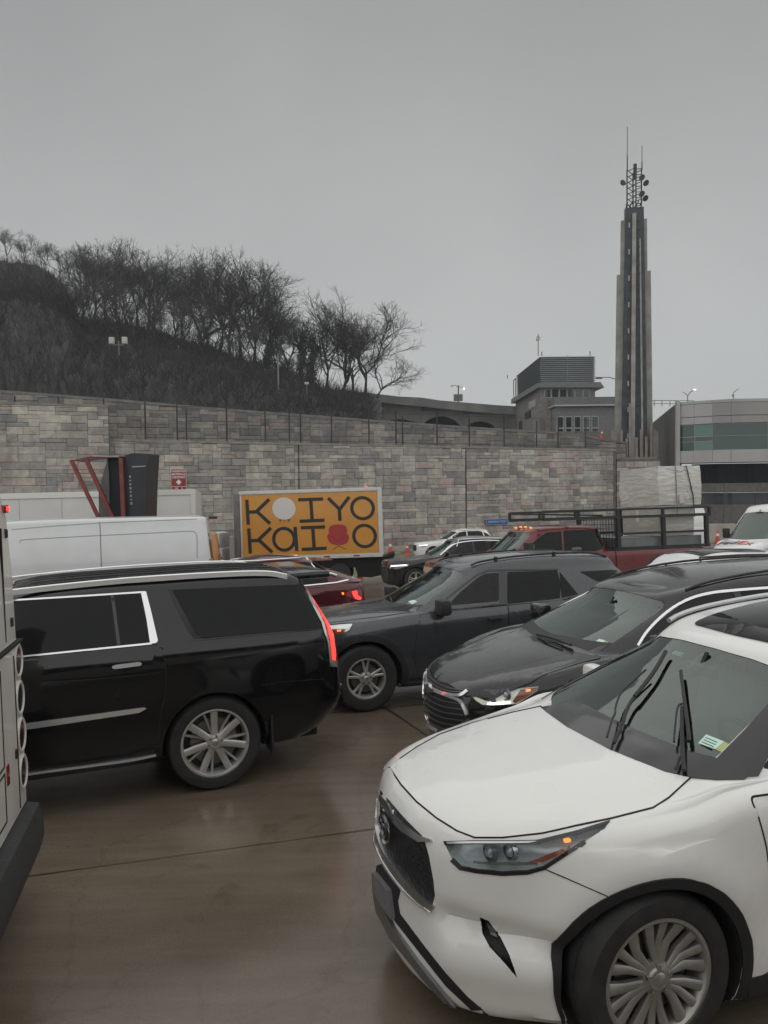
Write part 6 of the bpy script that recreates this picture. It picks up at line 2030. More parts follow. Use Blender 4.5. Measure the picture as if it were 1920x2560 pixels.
for z, x, hw, rc in levels: V += bus_ring(z, x, hw, rc)
m_ = 16
for i in range(len(levels) - 1):
    for k in range(m_): F.append((i * m_ + k, i * m_ + (k + 1) % m_, (i + 1) * m_ + (k + 1) % m_, (i + 1) * m_ + k))
F += [tuple(range(m_))[::-1], tuple(range((len(levels) - 1) * m_, len(levels) * m_))]
body = MB().add(V, F).build('body', M_BUS, bus, 40)
mb = MB(); mb.bevbox((-.06, 0, .44), (.36, 2.58, .34), .12); mb.build('rear_bumper', M_BUMP, bus, 50)
mb = MB(); mb.bevbox((-5, 0, .5), (9.6, 2.4, .35), .05); mb.build('underbody', M_WELL, bus)
# lamp rings, far edge
for k in range(4):
    z = 1.545 - .238 * k
    for y in (1.12, -1.12):
        mb = MB(); M = Matrix.Translation((.02, y, z)) @ Matrix.Rotation(R(90), 4, 'Y')
        mb.lathe([(.112, -.004), (.110, .007), (.100, .011), (.090, .006), (.088, .0)], 24, M); o = mb.build('lamp_ring', M_BUS, bus, 40)
        mb = MB(); mb.lathe([(0, .006), (.05, .006), (.084, .004), (.087, -.01)], 24, M); mb.build('tail_light', (mat('dark_red_lens', (.05, .012, .014), .2, coat=.3), mat('smoked_lens', (.03, .032, .034), .2, coat=.3), MATS.get('dark_red_lens'), MATS.get('smoked_lens'))[k], o, 40)
mb = MB(); mb.bevbox((-.03, 1.145, 2.515), (.05, .075, .055), .012); mb.build('marker_light', M_REDLENS, bus)
mb = MB(); mb.bevbox((-.005, 1.135, 2.515), (.02, .04, .03), .006); mb.build('marker_bulb', M_REDON, bus)
mb = MB(); mb.box((-.012, .92, 2.05), (.03, .012, .70)); mb.build('panel_gap', M_GAP, bus)
mb = MB(); mb.box((.012, 0, 1.665), (.05, 2.42, .016)); mb.build('panel_gap', M_GAP, bus)
mb = MB(); mb.box((.022, 1.0, 1.12), (.006, .008, .96)); mb.build('panel_gap', M_GAP, bus)
for y, z in ((1.10, 2.36), (1.08, 1.80), (.95, 1.0)):
    mb = MB(); mb.bevbox((.02 if z < 1.7 else (-.002 if z < 2 else -.016), y, z), (.03, .04, .06), .012); mb.build('latch', M_FENCE, bus)
mb = MB(); mb.box((.024, .72, .95), (.006, .05, .12)); mb.build('reflector', M_REDLENS, bus)

mb = MB(); mb.bevbox((-.03, -.1, 2.28), (.06, 1.5, .62), .02); mb.build('rear_window', M_TINT, bus)
for z0_, z1_, w_ in ((1.02, 1.58, 1.5), (.70, .98, 1.5)):
    for y_ in (-.85, .65):
        mb = MB(); mb.box((.021, y_, (z0_ + z1_) / 2), (.006, .010, z1_ - z0_)); mb.build('panel_gap', M_GAP, bus)
    for z_ in (z0_, z1_):
        mb = MB(); mb.box((.021, -.1, z_), (.006, w_, .010)); mb.build('panel_gap', M_GAP, bus)
for k in range(5):
    for y_ in (1.268, -1.268):
        mb = MB(); mb.bevbox((-1.6 - k * 1.7, y_, 2.12), (1.55, .03, .95), .01); mb.build('window', M_TINT, bus)

# ------------------------------------------------------------------ the bus the picture is taken from: its flank stands just behind the camera
OWN_M = Matrix.Translation((0, -1.55, 0)) @ Matrix.Rotation(R(15), 4, 'Z')
own = empty('bus', OWN_M); tag(own, 'white bus with dark windows standing right behind the camera', 'bus')
mb = MB(); mb.bevbox((0, -1.28, 1.75), (12.2, 2.55, 2.8), .12); mb.build('body', M_BUS, own, 40)
for k in range(7):
    mb = MB(); mb.bevbox((-5.1 + k * 1.7, .0, 2.25), (1.6, .05, 1.05), .02); mb.build('window', M_TINT, own)
mb = MB(); mb.box((0, -.6, .3), (11.8, 1.1, .3)); mb.build('underbody', M_WELL, own)
for x in (-3.6, 2.9):
    mb = MB(); mb.lathe([(0, -.14), (.28, -.14), (.48, -.12), (.5, 0), (.48, .12), (0, .14)], 24, Matrix.Translation((x, -.17, .5)), axis='Y'); mb.build('wheel', M_TYRE, own, 40)
# ------------------------------------------------------------------ vehicles further back
def gspec(L, W, H, wb, foh, wr, hood=.60, cowl=.62, belt=.66, ws=.75, tail=.35, roofdrop=.06, rim=None, slope=0.0):
    roh = L - wb - foh; w = W / 2
    zb, zh = belt * H, hood * H
    xa = cowl + ws; xd = wb + roh - tail
    return dict(w=w, foh=foh, wb=wb, roh=roh, wr=wr, ww=.24, rim=rim or wr * .66, xc=cowl, crown=.06, usub=4, vsub=3,
                top=[(-foh, zh - .11), (-foh + .08, zh - .03), (-foh + .4, zh + .03), (0.2, zh + .07), (cowl, zb - .01), (wb * .6, zb + .02), (wb + roh, zb + .07)],
                rows=[(.20, .18, .18, .90, .66, .28, .72, .22), (.27, .08, .08, .955, .71, .32, .77, .22), (.42, .03, .04, .98, .74, .34, .81, .22), (.60, .01, .02, .99, .76, .35, .82, .22),
                      (.76, .0, .03, 1.0, .77, .36, .83, .22), (('t', -.12), .02, .06, 1.0, .77, .36, .83, .22), (('t', -.05), .05, .09, .98, .755, .36, .81, .22), (('t', 0), .11, .13, .945, .73, .36, .79, .22)],
                gh=dict(xa=xa, xt=wb + roh - .12 - slope * .2, xd=xd - slope, wb_=w * .90, wt=w * .68, wfb=w * .78, wft=w * .59, bow0=.2, bow1=.12, wrb=w * .76, wrt=w * .58,
                        roof=[(xa - .2, H - .17), (xa + .1, H - .09), (xa + .6, H - .01), (wb * .72, H), (xd - slope, H - roofdrop)]))

def far_suv(name, M, S, pm, label, style='ten', glass=True, seat=None):
    c = Car(name, M, S, pm, label, 'car', 'SUVs queuing for the tunnel')
    w, G, wb = S['w'], S['gh'], S['wb']
    zb = interp(S['top'], S['xc']) + .03; H = interp(G['roof'], wb * .72)
    WS = round_poly([(-w * .74, zb + .015), (0, zb), (w * .74, zb + .015), (w * .575, H - .15), (0, H - .12), (-w * .575, H - .15)], .04)
    xs = S['xc'] + .36; xb = G['xa'] + .62
    F1 = round_poly([(xs, zb + .02), (G['xa'] + .10, H - .20), (G['xa'] + .4, H - .15), (xb, H - .125), (xb, zb + .01)], .04)
    F2 = round_poly([(xb + .06, zb + .01), (xb + .06, H - .125), (xb + .75, H - .13), (xb + .95, H - .19), (xb + 1.0, zb + .04)], .04)
    F3 = round_poly([(xb + 1.07, zb + .05), (xb + 1.02, H - .20), (G['xd'] - .25, H - .25), (G['xd'] + .02, zb + .14), (G['xd'] - .1, zb + .07)], .04)
    c.cut_wells(S['wr'] + .055, .34)
    if glass:
        c.cut_cabin(); c.cut_patch([('front', WS, False)], .16, .06); c.cut_patch([('side', F1, True)], .15, .05)
    c.finish_body()
    add_wheels(c.root, S, style, detail=False)
    c.patch('windscreen', 'front', WS, M_GLASS if glass else M_TINT, -.004 if glass else .003, .009)
    c.patch('window', 'side', F1, M_SIDEGLASS if glass else M_TINT, -.004 if glass else .003, .009, mirror=True)
    c.patch('window', 'side', F2, M_TINT, .003, .009, mirror=True)
    c.patch('window', 'side', F3, M_TINT, .003, .009, mirror=True)
    c.patch('rear_window', 'rear', round_poly([(-w * .62, zb + .12), (w * .62, zb + .12), (w * .52, H - .16), (-w * .52, H - .16)], .05), M_TINT, .003, .01)
    if glass: interior(c, seat or M_SEATD)
    c.zb, c.H = zb, H
    for s in (-1, 1):
        d = c.panel('door', 'side', round_poly([(xs - .1, zb - .05), (xs - .14, .6), (xs - .06, .32), (xb + .02, .32), (xb + .03, zb - .03)], .03), s=s); handle(c, xb - .18, zb - .16, pm, d, s)
        d = c.panel('door', 'side', round_poly([(xb + .04, zb - .03), (xb + .03, .32), (xb + .62, .32), (xb + .78, .75), (xb + 1.0, zb - .02)], .03), s=s); handle(c, xb + .76, zb - .14, pm, d, s)
    for xx in (0, wb): c.arch(xx, S['wr'] + .052, S['wr'] + .095, -15, 195, M_BLACK, .007)
    c.patch('sill_trim', 'side', [(.46, .22), (wb - .46, .22), (wb - .46, .31), (.46, .31)], M_BLACK, .01, .02, mirror=True)
    side_mirror(c, xs + .05, zb - .02, pm, (.12, .22, .16))
    return c
def head_and_grille(c, gw=.5, z0=.48, z1=.86, hz=None, gm=None, on=True):
    w, zb = c.S['w'], c.zb
    hz = hz or zb - .34
    c.patch('grille', 'front', round_poly([(-gw * .8, z0), (gw * .8, z0), (gw, (z0 + z1) / 2), (gw * .85, z1), (-gw * .85, z1), (-gw, (z0 + z1) / 2)], .05), gm or M_BLACK, .004, .01)
    h = c.patch('headlight', 'front', [(-w * .92, hz + .10), (-w * .60, hz + .08), (-w * .58, hz - .03), (-w * .75, hz - .05), (-w * .92, hz + .03)], M_REFL, .004, .01, mirror=True)
    if on: c.patch('daytime_light', 'front', strip([(-w * .90, hz + .075), (-w * .75, hz + .06), (-w * .62, hz + .055)], .025), M_DRL, .008, .01, parent=h, mirror=True)

# maroon SUV, seen from the rear between the black and grey ones
M_MAROON = paint('maroon_paint', (.085, .012, .018), metal=.25, rough=.25, dirt=.08)
S = gspec(4.89, 1.895, 1.70, 2.79, .98, .37, tail=.95, slope=.0, roofdrop=.10)
S['gh']['xt'] = S['wb'] + S['roh'] - .10
LX_M = stand(-.30, 13.9, 18) @ Matrix.Translation((-(S['wb'] + S['roh'] - .10), .70, 0))
lx = far_suv('maroon_suv', LX_M, S, M_MAROON, 'maroon SUV with a red tail lamp, half hidden behind the long black SUV')
for poly, m, out in ((Z5((720, 712), (740, 715), (800, 700), (835, 698), (842, 725), (830, 760), (800, 755), (750, 738), (722, 728)), M_REDLENS, .012),
                     (Z5((780, 708), (808, 702), (814, 730), (836, 745), (828, 758), (800, 752), (785, 730)), M_REDON, .016),
                     (Z5((720, 713), (732, 714), (733, 726), (722, 727)), M_AMBER, .016)):
    lx.patch('tail_light', 'px', poly, m, out, .02, mirror=True)
surf_tube(lx, 'roof_rail', 'side', [(1.5, 1.60), (2.2, 1.625), (2.9, 1.615), (3.3, 1.58)], .016, .03, M_CHROME, mirror=True)
lx.patch('window_trim', 'side', strip([(.95, lx.zb - .005), (2.0, lx.zb + .0), (3.2, lx.zb + .05), (3.6, lx.zb + .10)], .02), M_CHROME, .008, .01, mirror=True)
mb = MB(); mb.bevbox((S['gh']['xd'] + .10, 0, 1.575), (.34, 1.06, .035), .015); mb.build('roof_spoiler', M_MAROON, lx.root, 40)

# black compact SUV facing us beyond the road
M_BLKP3 = paint('black_paint_grey', (.012, .012, .013), rough=.25, dirt=.08)
S = gspec(4.66, 1.89, 1.66, 2.82, .90, .37, rim=.25)
AU_M = stand_px(*Z5((1165, 640))[0], .37, 14, 0, -S['w'] + .03)
au = far_suv('black_suv', AU_M, S, M_BLKP3, 'small black SUV beside the yellow truck, ahead of the red pickup', 'twin5')
head_and_grille(au, .5, .34, .80, gm=mat('chrome_grille', (.10, .10, .105), .3, .6))
au.patch('window_trim', 'side', strip(smooth_line([(.88, au.zb), (1.3, 1.38), (1.65, 1.50), (2.3, 1.535), (3.0, 1.50), (3.5, 1.40)]), .025), M_CHROME, .01, .01, mirror=True)
surf_tube(au, 'roof_rail', 'side', [(1.4, 1.555), (2.2, 1.59), (3.1, 1.56)], .018, .03, M_CHROME, mirror=True)
# white SUV by the wall
M_WHITE2 = paint('white_paint', (.74, .74, .73), rough=.35, dirt=.04)
S = gspec(4.65, 1.84, 1.70, 2.71, .92, .36, rim=.24)
NI_M = stand(P(1031, 1380, 43).x + 1.0, 43.5, 12)
ni = far_suv('white_suv', NI_M, S, M_WHITE2, 'white SUV parked by the stone wall, behind the small black one', glass=False)
head_and_grille(ni, .42, .55, .88)
surf_tube(ni, 'roof_rail', 'side', [(1.4, 1.59), (2.2, 1.63), (3.1, 1.60)], .018, .03, M_WHITE2, mirror=True)
# white car of which only the roof shows
S = gspec(4.70, 1.87, 1.635, 2.75, .93, .36, ws=.85)
WR_M = stand(P(1650, 1400, 11.6).x - .10, 11.7, 14) @ Matrix.Translation((-1.05, .1, 0))
wr = far_suv('white_suv', WR_M, S, M_WHITE2, 'white car of which only the roof with a dark sunroof shows, behind the black SUV')
wr.patch('sunroof', 'up', round_poly([(1.75, -.48), (2.9, -.48), (2.9, .48), (1.75, .48)], .06), M_TINT, .008, .01)
surf_tube(wr, 'roof_rail', 'side', [(1.5, 1.53), (2.2, 1.56), (3.1, 1.53)], .016, .03, M_BLACK, mirror=True)
# white car with a red lamp squeezed behind the van
S = gspec(4.6, 1.84, 1.66, 2.7, .93, .36)
FW_M = stand(P(574, 1380, 23).x, 23.2, 16) @ Matrix.Translation((-(S['wb'] + S['roh']), .85, 0))
fw = far_suv('white_suv', FW_M, S, M_WHITE2, 'white car with a lit red tail lamp, in the gap between van and yellow truck', glass=False)
fw.patch('tail_light', 'rear', [(-.88, .98), (-.62, .98), (-.62, 1.10), (-.88, 1.12)], M_REDON, .01, .02, mirror=True)
fw.patch('tail_light', 'side', [(3.42, .99), (3.60, .99), (3.60, 1.10), (3.42, 1.08)], M_REDON, .01, .02, mirror=True)

# ---- vans
M_VAN = mat('van_white_paint', (.60, .615, .62), .35, coat=.7, var=.03, vscale=3, dirt=((.35, .33, .3), .15))
def van_spec(L=5.98, W=2.06, H=2.52, wb=3.75, foh=1.02, wr=.36):
    w = W / 2; roh = L - wb - foh
    return dict(w=w, foh=foh, wb=wb, roh=roh, wr=wr, ww=.235, rim=.23, xc=-.18, crown=.10, usub=4, vsub=3,
                top=[(-foh, .92), (-foh + .1, 1.02), (-.6, 1.14), (-.2, 1.24), (.3, 1.30), (1.0, 1.32), (wb + roh, 1.36)],
                rows=[(.25, .16, .12, .92, .68, .26, .86, .10), (.32, .06, .05, .965, .74, .30, .90, .10), (.5, .02, .03, .985, .78, .32, .92, .10), (.75, .0, .03, .995, .80, .33, .93, .10),
                      (('t', -.12), .02, .03, 1.0, .80, .33, .93, .10), (('t', -.04), .06, .03, .99, .78, .33, .925, .10), (('t', 0), .12, .03, .98, .76, .33, .92, .10)],
                gh=dict(xa=.75, xt=wb + roh - .03, xd=wb + roh - .12, wb_=w * .98, wt=w * .80, wfb=w * .78, wft=w * .66, bow0=.28, bow1=.2, wrb=w * .92, wrt=w * .74, br0=.10, br1=.10, bulge=.05,
                        roof=[(.5, H - .22), (.9, H - .10), (1.4, H - .03), (3.0, H), (wb + roh, H - .02)]))
def van(name, M, S, pm, label):
    c = Car(name, M, S, pm, label, 'van', 'vans in the traffic')
    c.cut_wells(S['wr'] + .06, .34)
    H = max(z for _, z in S['gh']['roof'])
    WS = round_poly([(-.78, 1.30), (0, 1.27), (.78, 1.30), (.62, H - .30), (0, H - .26), (-.62, H - .30)], .05)
    SW = round_poly([(.25, 1.38), (.72, H - .55), (.85, H - .45), (1.35, H - .42), (1.35, 1.37)], .05)
    c.cut_cabin(.07, .6); c.cut_patch([('front', WS, False)], .22, .06); c.cut_patch([('side', SW, True)], .2, .05)
    c.finish_body()
    add_wheels(c.root, S, 'ten', detail=False)
    c.patch('windscreen', 'front', WS, M_GLASS, -.004, .009); c.patch('window', 'side', SW, M_SIDEGLASS, -.004, .009, mirror=True)
    interior(c, M_SEATD, rows=1)
    c.patch('grille', 'front', round_poly([(-.62, .55), (.62, .55), (.68, .75), (.60, .95), (-.60, .95), (-.68, .75)], .06), M_BLACK, .005, .01)
    c.patch('headlight', 'front', [(-.98, 1.02), (-.72, .98), (-.70, .80), (-.80, .78), (-.98, .85)], M_REFL, .006, .01, mirror=True)
    c.patch('bumper', 'front', [(-.95, .28), (.95, .28), (.97, .50), (-.97, .50)], M_BLACK, .008, .01)
    xr = S['wb'] + S['roh']
    c.patch('tail_light', 'side', [(xr - .16, 1.0), (xr - .03, 1.0), (xr - .03, 1.55), (xr - .12, 1.55)], M_REDLENS, .006, .02, mirror=True)
    for s in (-1, 1):
        d = c.panel('door', 'side', round_poly([(.15, 1.30), (.25, .8), (.45, .36), (1.38, .36), (1.40, 1.33)], .04), s=s); handle(c, 1.2, 1.15, M_BLACK, d, s)
    side_mirror(c, .35, 1.42, M_BLACK, (.14, .22, .34))
    c.xr, c.H = xr, H
    return c
S = van_spec(7.1, 2.06, 2.52, 4.6)
V1 = stand(P(533, 1400, 16.6).x, 16.6, 12) @ Matrix.Translation((-(S['wb'] + S['roh'] - .05), S['w'] - .05, 0))
v1 = van('white_van', V1, S, M_VAN, 'long plain white van with its rear doors at right, behind the black SUV')
v1.patch('rear_door_seam', 'px', strip(Z4((590, 345), (595, 450), (602, 660)), 1.4), M_GAP, .004, .01)
v1.patch('panel_pressing', 'px', strip(smooth_line(Z4((118, 492), (135, 474), (300, 463), (600, 447), (900, 433), (1120, 422), (1150, 428), (1166, 450), (1168, 520), (1168, 580))), 2.2), mat('van_shadow_gap', (.28, .285, .29), .5), .003, .008)
v1.patch('gutter', 'px', strip(Z4((70, 412), (300, 392), (600, 372), (900, 360), (1165, 350)), 1.6), mat('van_gutter', (.30, .305, .31), .5), .006, .01)
v1.patch('door_hinge', 'px', round_poly(Z4((1232, 430), (1262, 428), (1266, 468), (1240, 474)), 2), M_LAMPHEAD, .03, .02)
mb = MB(); p_, n_ = v1.px(*Z4((1245, 325))[0]); mb.bevbox(Vector(p_) + Vector((.12, 0, 0)), (.2, .3, .05), .02); mb.build('reversing_camera', M_BLACK, v1.root)
v1.patch('rear_window', 'rear', round_poly([(-.8, 1.45), (-.08, 1.45), (-.08, 1.95), (-.72, 1.95)], .05), M_TINT, .004, .01, mirror=True)
# delivery vans at the right edge
S = van_spec(5.53, 2.06, 2.50, 3.30)
V2 = stand(P(1852, 1358, 38).x + .4, 38.5, 34) @ Matrix.Translation((1.0, 0, 0))
v2 = van('white_van', V2, S, M_WHITE2, 'white delivery van facing us at the right edge, black grille, behind the lettered one')
def van_print(c, s, size, x, y, m, w, yaw=0, nm='lettering'):
    p, n = c.up(x, y)
    q = text_part(nm, s, size, p, m, c.root, width=w, extrude=.004)
    n = Vector(n); fwd = Vector((-1, 0, 0)); xax = Vector((0, -1, 0)); zax = n.normalized(); yax = zax.cross(xax).normalized(); xax = yax.cross(zax)
    q.matrix_local = Matrix.Translation(Vector(p) + zax * .012) @ Matrix((xax, yax, zax)).transposed().to_4x4()
    return q
for x, w in ((-.52, .9),):
    for k in range(2):
        p, n = v2.up(-.42 - .0 * k, -.28 + .56 * k); mb = MB(); mb.bevbox(Vector(p) + Vector((0, 0, .012)), (.10, .42, .02), .004, M=None); mb.build('bonnet_mark', M_BLACK, v2.root)
    p, n = v2.up(-.60, 0); mb = MB(); mb.bevbox(Vector(p) + Vector((0, 0, .01)), (.06, .8, .02), .004); mb.build('bonnet_mark', M_LAMPIN, v2.root)
S = van_spec(5.53, 2.06, 2.45, 3.30)
V3 = stand(P(1828, 1400, 24.5).x + .45, 24.5, 28) @ Matrix.Translation((1.0, .62, 0))
v3 = van('white_van', V3, S, M_WHITE2, 'white courier van with purple and orange letters on its bonnet, right edge')
M_PURPLE = mat('print_purple', (.035, .03, .06), .5); M_ORANGE = mat('print_red_orange', (.62, .05, .03), .5)
van_print(v3, 'Fed', .46, -.48, .38, M_PURPLE, .72); van_print(v3, 'Ex', .46, -.48, -.30, M_ORANGE, .52)
# far white van behind the pickup's load
S = van_spec(5.5, 2.06, 2.55, 3.30)
V4 = stand(P(1786, 1345, 46).x, 46.5, 12) @ Matrix.Translation((-(S['wb'] + S['roh']), 1.0, 0))
v4 = van('white_van', V4, S, M_WHITE2, "white van seen through the rack behind the red pickup's load")
v4.patch('high_lamp', 'side', [(v4.xr - .18, 1.9), (v4.xr - .08, 1.9), (v4.xr - .08, 2.05), (v4.xr - .18, 2.05)], M_REDON, .01, .02)
# orange van behind the white one
M_ORGV = mat('orange_paint', (.42, .16, .025), .4, coat=.6, var=.06)
S = van_spec(5.5, 2.0, 2.15, 3.3)
V5 = stand(P(556, 1380, 19.6).x, 19.8, 14) @ Matrix.Translation((-(S['wb'] + S['roh']), .95, 0))
v5 = van('orange_van', V5, S, M_ORGV, 'orange van of which only the rounded rear corner shows past the white van')
v5.patch('rear_slot', 'px', B4((548, 990), (565, 990), (572, 1270), (556, 1280)), M_GAP, .006, .01)

# ---- trailer
M_TRLR = mat('trailer_white', (.56, .56, .545), .5, coat=.2, var=.05, vscale=1, dirt=((.3, .28, .25), .2))
TY = 23.5
tr_x = P(490, 1230, TY).x
TRM = stand(tr_x, TY, 9)
tl_ = empty('box_trailer', TRM); tag(tl_, 'long white box trailer behind the white van, under the checkpoint sign', 'trailer')
hgt = P(490, 1222, TY).z - gz(tr_x, TY)
mb = MB(); mb.bevbox((-6, 1.2, (hgt + 1.0) / 2), (12, 2.4, hgt - 1.0), .03); mb.build('box', M_TRLR, tl_, 30)
mb = MB(); mb.box((-6, -.015, hgt - .09), (11.98, .03, .16)); mb.build('top_rail', mat('trailer_rail', (.62, .62, .60), .4, .3), tl_)
mb = MB(); mb.box((-.06, -.012, (hgt + 1.0) / 2), (.13, .035, hgt - 1.0 - .02)); mb.build('rear_post', MATS['trailer_rail'], tl_)
for k in range(1, 10):
    mb = MB(); mb.box((-.3 - k * 1.2, -.003, (hgt + 1.0) / 2), (.012, .008, hgt - 1.2)); mb.build('side_seam', mat('seam_grey', (.36, .36, .35), .6), tl_)
mb = MB(); mb.box((-6, 1.2, .85), (11.6, 1.0, .28)); mb.build('chassis', M_WELL, tl_)
for x in (-1.2, -2.4):
    for y in (.25, 2.15):
        mb = MB(); mb.lathe([(0, -.14), (.28, -.14), (.48, -.12), (.5, 0), (.48, .12), (0, .14)], 20, Matrix.Translation((x, y, .5)), axis='Y'); mb.build('wheel', M_TYRE, tl_, 40)
mb = MB(); mb.box((-11.2, 1.2, .5), (.2, 1.6, 1.0)); mb.build('landing_gear', M_FENCE, tl_)
mb = MB(); mb.bevbox((-.45, -.03, hgt + .03), (.08, .06, .05), .01); mb.build('marker_light', M_FENCE, tl_)

# ---- upright dark cushion on red frame
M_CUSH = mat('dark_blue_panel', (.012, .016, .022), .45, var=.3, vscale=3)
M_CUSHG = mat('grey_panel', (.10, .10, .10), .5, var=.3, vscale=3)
M_REDST = mat('red_steel', (.17, .03, .025), .5, var=.25, vscale=5)
CY = 19.6
CM = Matrix.Translation((0, CY, 0)); cu = empty('crash_cushion', CM); tag(cu, 'dark upright box on slanting red steel bars, rising behind the white van', 'road equipment')
def cpt(x, y, dy=0.0):
    u, v = B3((x, y))[0]; p = P(u, v, CY + dy); return Vector((p.x, dy, p.z))
def cslab(name, pts, dy0, dy1, m):
    q = [cpt(x, y) for x, y in pts]; mb = MB(); mb.prism([(p.x, p.z) for p in q], dy0, dy1, 'xz'); return mb.build(name, m, cu)
zg = gz(-6.5, CY)
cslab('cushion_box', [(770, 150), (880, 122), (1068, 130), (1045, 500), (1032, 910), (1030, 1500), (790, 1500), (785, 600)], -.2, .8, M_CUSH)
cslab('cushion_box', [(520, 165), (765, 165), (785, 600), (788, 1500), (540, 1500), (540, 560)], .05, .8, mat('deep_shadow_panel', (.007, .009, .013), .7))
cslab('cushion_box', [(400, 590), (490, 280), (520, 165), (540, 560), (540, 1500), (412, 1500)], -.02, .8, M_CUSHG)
cslab('cushion_top', [(100, 212), (350, 158), (345, 150), (700, 158), (765, 168), (500, 185), (300, 190), (110, 225)], -.2, .7, M_REDST)
cslab('top_strip', [(355, 150), (700, 160), (700, 176), (356, 166)], -.22, -.2, mat('pale_strip', (.32, .31, .29), .6))
for a, b, r_ in (((105, 215), (430, 900), .05), ((285, 185), (620, 915), .055), ((742, 185), (772, 915), .06)):
    mb = MB(); A_, B_ = cpt(*a) + Vector((0, -.3, 0)), cpt(*b) + Vector((0, -.3, 0)); mb.beam(A_, B_, r_ * 1.6, r_ * 1.6); mb.beam(B_, B_ + (B_ - A_) * .35, r_ * 1.6, r_ * 1.6); mb.build('red_bar', M_REDST, cu)
cslab('reflector_strip', [(865, 292), (1040, 282), (1040, 295), (866, 306)], -.225, -.2, MATS['pale_strip'])
for k in range(8):                                # a column of pale characters too small to read
    p = cpt(838 + k * 2.5, 425 + k * 49); mb = MB(); mb.box((p.x, -.206, p.z), (.045, .008, (.06, .035, .05, .06, .04, .055, .035, .06)[k])); mb.build('side_mark', MATS['pale_strip'], cu)
mb = MB(); zc = P(310, 1400, CY).z; c_ = cpt(720, 900)
mb.bevbox((c_.x, .6, zg + .95), (2.2, 2.2, .4), .05); mb.build('truck_deck', M_FENCE, cu)
for dx in (-.7, .7):
    for y in (-.2, 1.4):
        mb = MB(); mb.lathe([(0, -.14), (.26, -.14), (.44, -.11), (.46, 0), (.44, .11), (0, .14)], 20, Matrix.Translation((c_.x + dx, y, zg + .44)), axis='Y'); mb.build('wheel', M_TYRE, cu, 40)

# ---- yellow box truck
M_YEL = mat('truck_yellow', (.58, .255, .028), .5, coat=.3, var=.05, vscale=2, dirt=((.35, .2, .06), .25))
M_PRINT = mat('print_black', (.014, .014, .014), .5)
M_TWHITE = mat('truck_white', (.56, .56, .54), .5, var=.06)
KY = 27.0
kx0, kx1 = P(602, 1300, KY).x, P(958, 1300, KY).x
KM = stand(kx0, KY, 0)
kt = empty('box_truck', KM); tag(kt, 'yellow box truck with big black letters, a white globe and a red armchair', 'truck')
kw = (kx1 - kx0) * 1.0
z0k = P(780, 1391, KY).z - gz(kx0, KY) - .021 * 2.4; z1k = P(780, 1226, KY).z - gz(kx0, KY) - .021 * 2.4
mb = MB(); mb.bevbox((kw / 2, 1.2, (z0k + z1k) / 2), (kw, 2.36, z1k - z0k), .03); mb.build('box', M_TWHITE, kt, 30)
mb = MB(); mb.box((kw / 2 - .02, .012, (z0k + z1k) / 2 - .02), (kw - .18, .02, z1k - z0k - .16)); mb.build('side_panel', M_YEL, kt)
mb = MB(); mb.bevbox((kw / 2, .0, z1k - .02), (kw + .02, .06, .12), .02); mb.build('top_rail', M_TWHITE, kt)
mb = MB(); mb.bevbox((kw - .05, .0, (z0k + z1k) / 2), (.15, .07, z1k - z0k + .02), .02); mb.build('rear_post', M_TWHITE, kt)
mb = MB(); mb.bevbox((-.12, 1.2, (z0k + z1k) / 2), (.26, 2.3, z1k - z0k - .02), .1); mb.build('front_cap', mat('grey_cap', (.15, .145, .14), .6, var=.2), kt, 40)
mb = MB(); mb.bevbox((kw / 2, .0, z0k - .03), (kw, .06, .13), .015); mb.build('bottom_rail', M_TWHITE, kt)
for k in range(9):
    mb = MB(); mb.box((.4 + k * (kw - .8) / 8, -.034, z0k - .03), (.22, .006, .05)); mb.build('reflector_strip', M_REDLENS if k % 2 else M_LAMPHEAD, kt)
mb = MB(); mb.bevbox((kw - .5, -.01, z1k + .06), (.09, .06, .05), .01); mb.build('marker_light', M_REDON, kt)
def kp(x, y):
    """panel position of a point read off the photo (zoom 5)"""
    xx = x; yy = y + .031 * (x - 120)
    return ((xx - 112) / (948 - 112) * (kw - .10) + .05, z1k - .10 - (yy - 133) / (513 - 133) * (z1k - z0k - .18))
def kprint(name, poly, m=M_PRINT, y0=-.0045, y1=.0):
    mb = MB(); mb.prism([kp(*p) for p in poly], y0, y1, 'xz'); return mb.build(name, m, kt)
def kstroke(name, *lines, w=21):
    mb = MB()
    for i, ln in enumerate(lines):
        mb.prism([kp(*p) for p in strip(ln, w)], -.0045 - .0006 * i, -.0005, 'xz')
    return mb.build(name, M_PRINT, kt)
def kring(name, cx, cy, rx, ry, w=20, n=36):
    mb = MB(); V, F = [], []
    for y in (-.005, -.0005):
        for k in range(n):
            a = 2 * math.pi * k / n
            for rr_ in (1, 0):
                q = kp(cx + (rx - (0 if rr_ else w)) * math.cos(a), cy + (ry - (0 if rr_ else w)) * math.sin(a)); V.append((q[0], y, q[1]))
    for k in range(n):
        a, b = 2 * k, 2 * ((k + 1) % n)
        F += [(a, b, b + 1, a + 1), (2 * n + a, 2 * n + a + 1, 2 * n + b + 1, 2 * n + b), (a, 2 * n + a, 2 * n + b, b), (a + 1, b + 1, 2 * n + b + 1, 2 * n + a + 1)]
    mb.add(V, F); return mb.build(name, M_PRINT, kt)
kstroke('letter_k', [(148, 160), (153, 316)], [(158, 238), (212, 235)], [(200, 238), (283, 157)], [(205, 232), (284, 310)])
kstroke('letter_i', [(457, 161), (608, 156)], [(533, 160), (538, 296)], [(462, 296), (612, 288)])
kstroke('letter_y', [(637, 150), (704, 220)], [(765, 143), (704, 222)], [(703, 212), (705, 293)])
kring('letter_o', 843, 214, 75, 76)
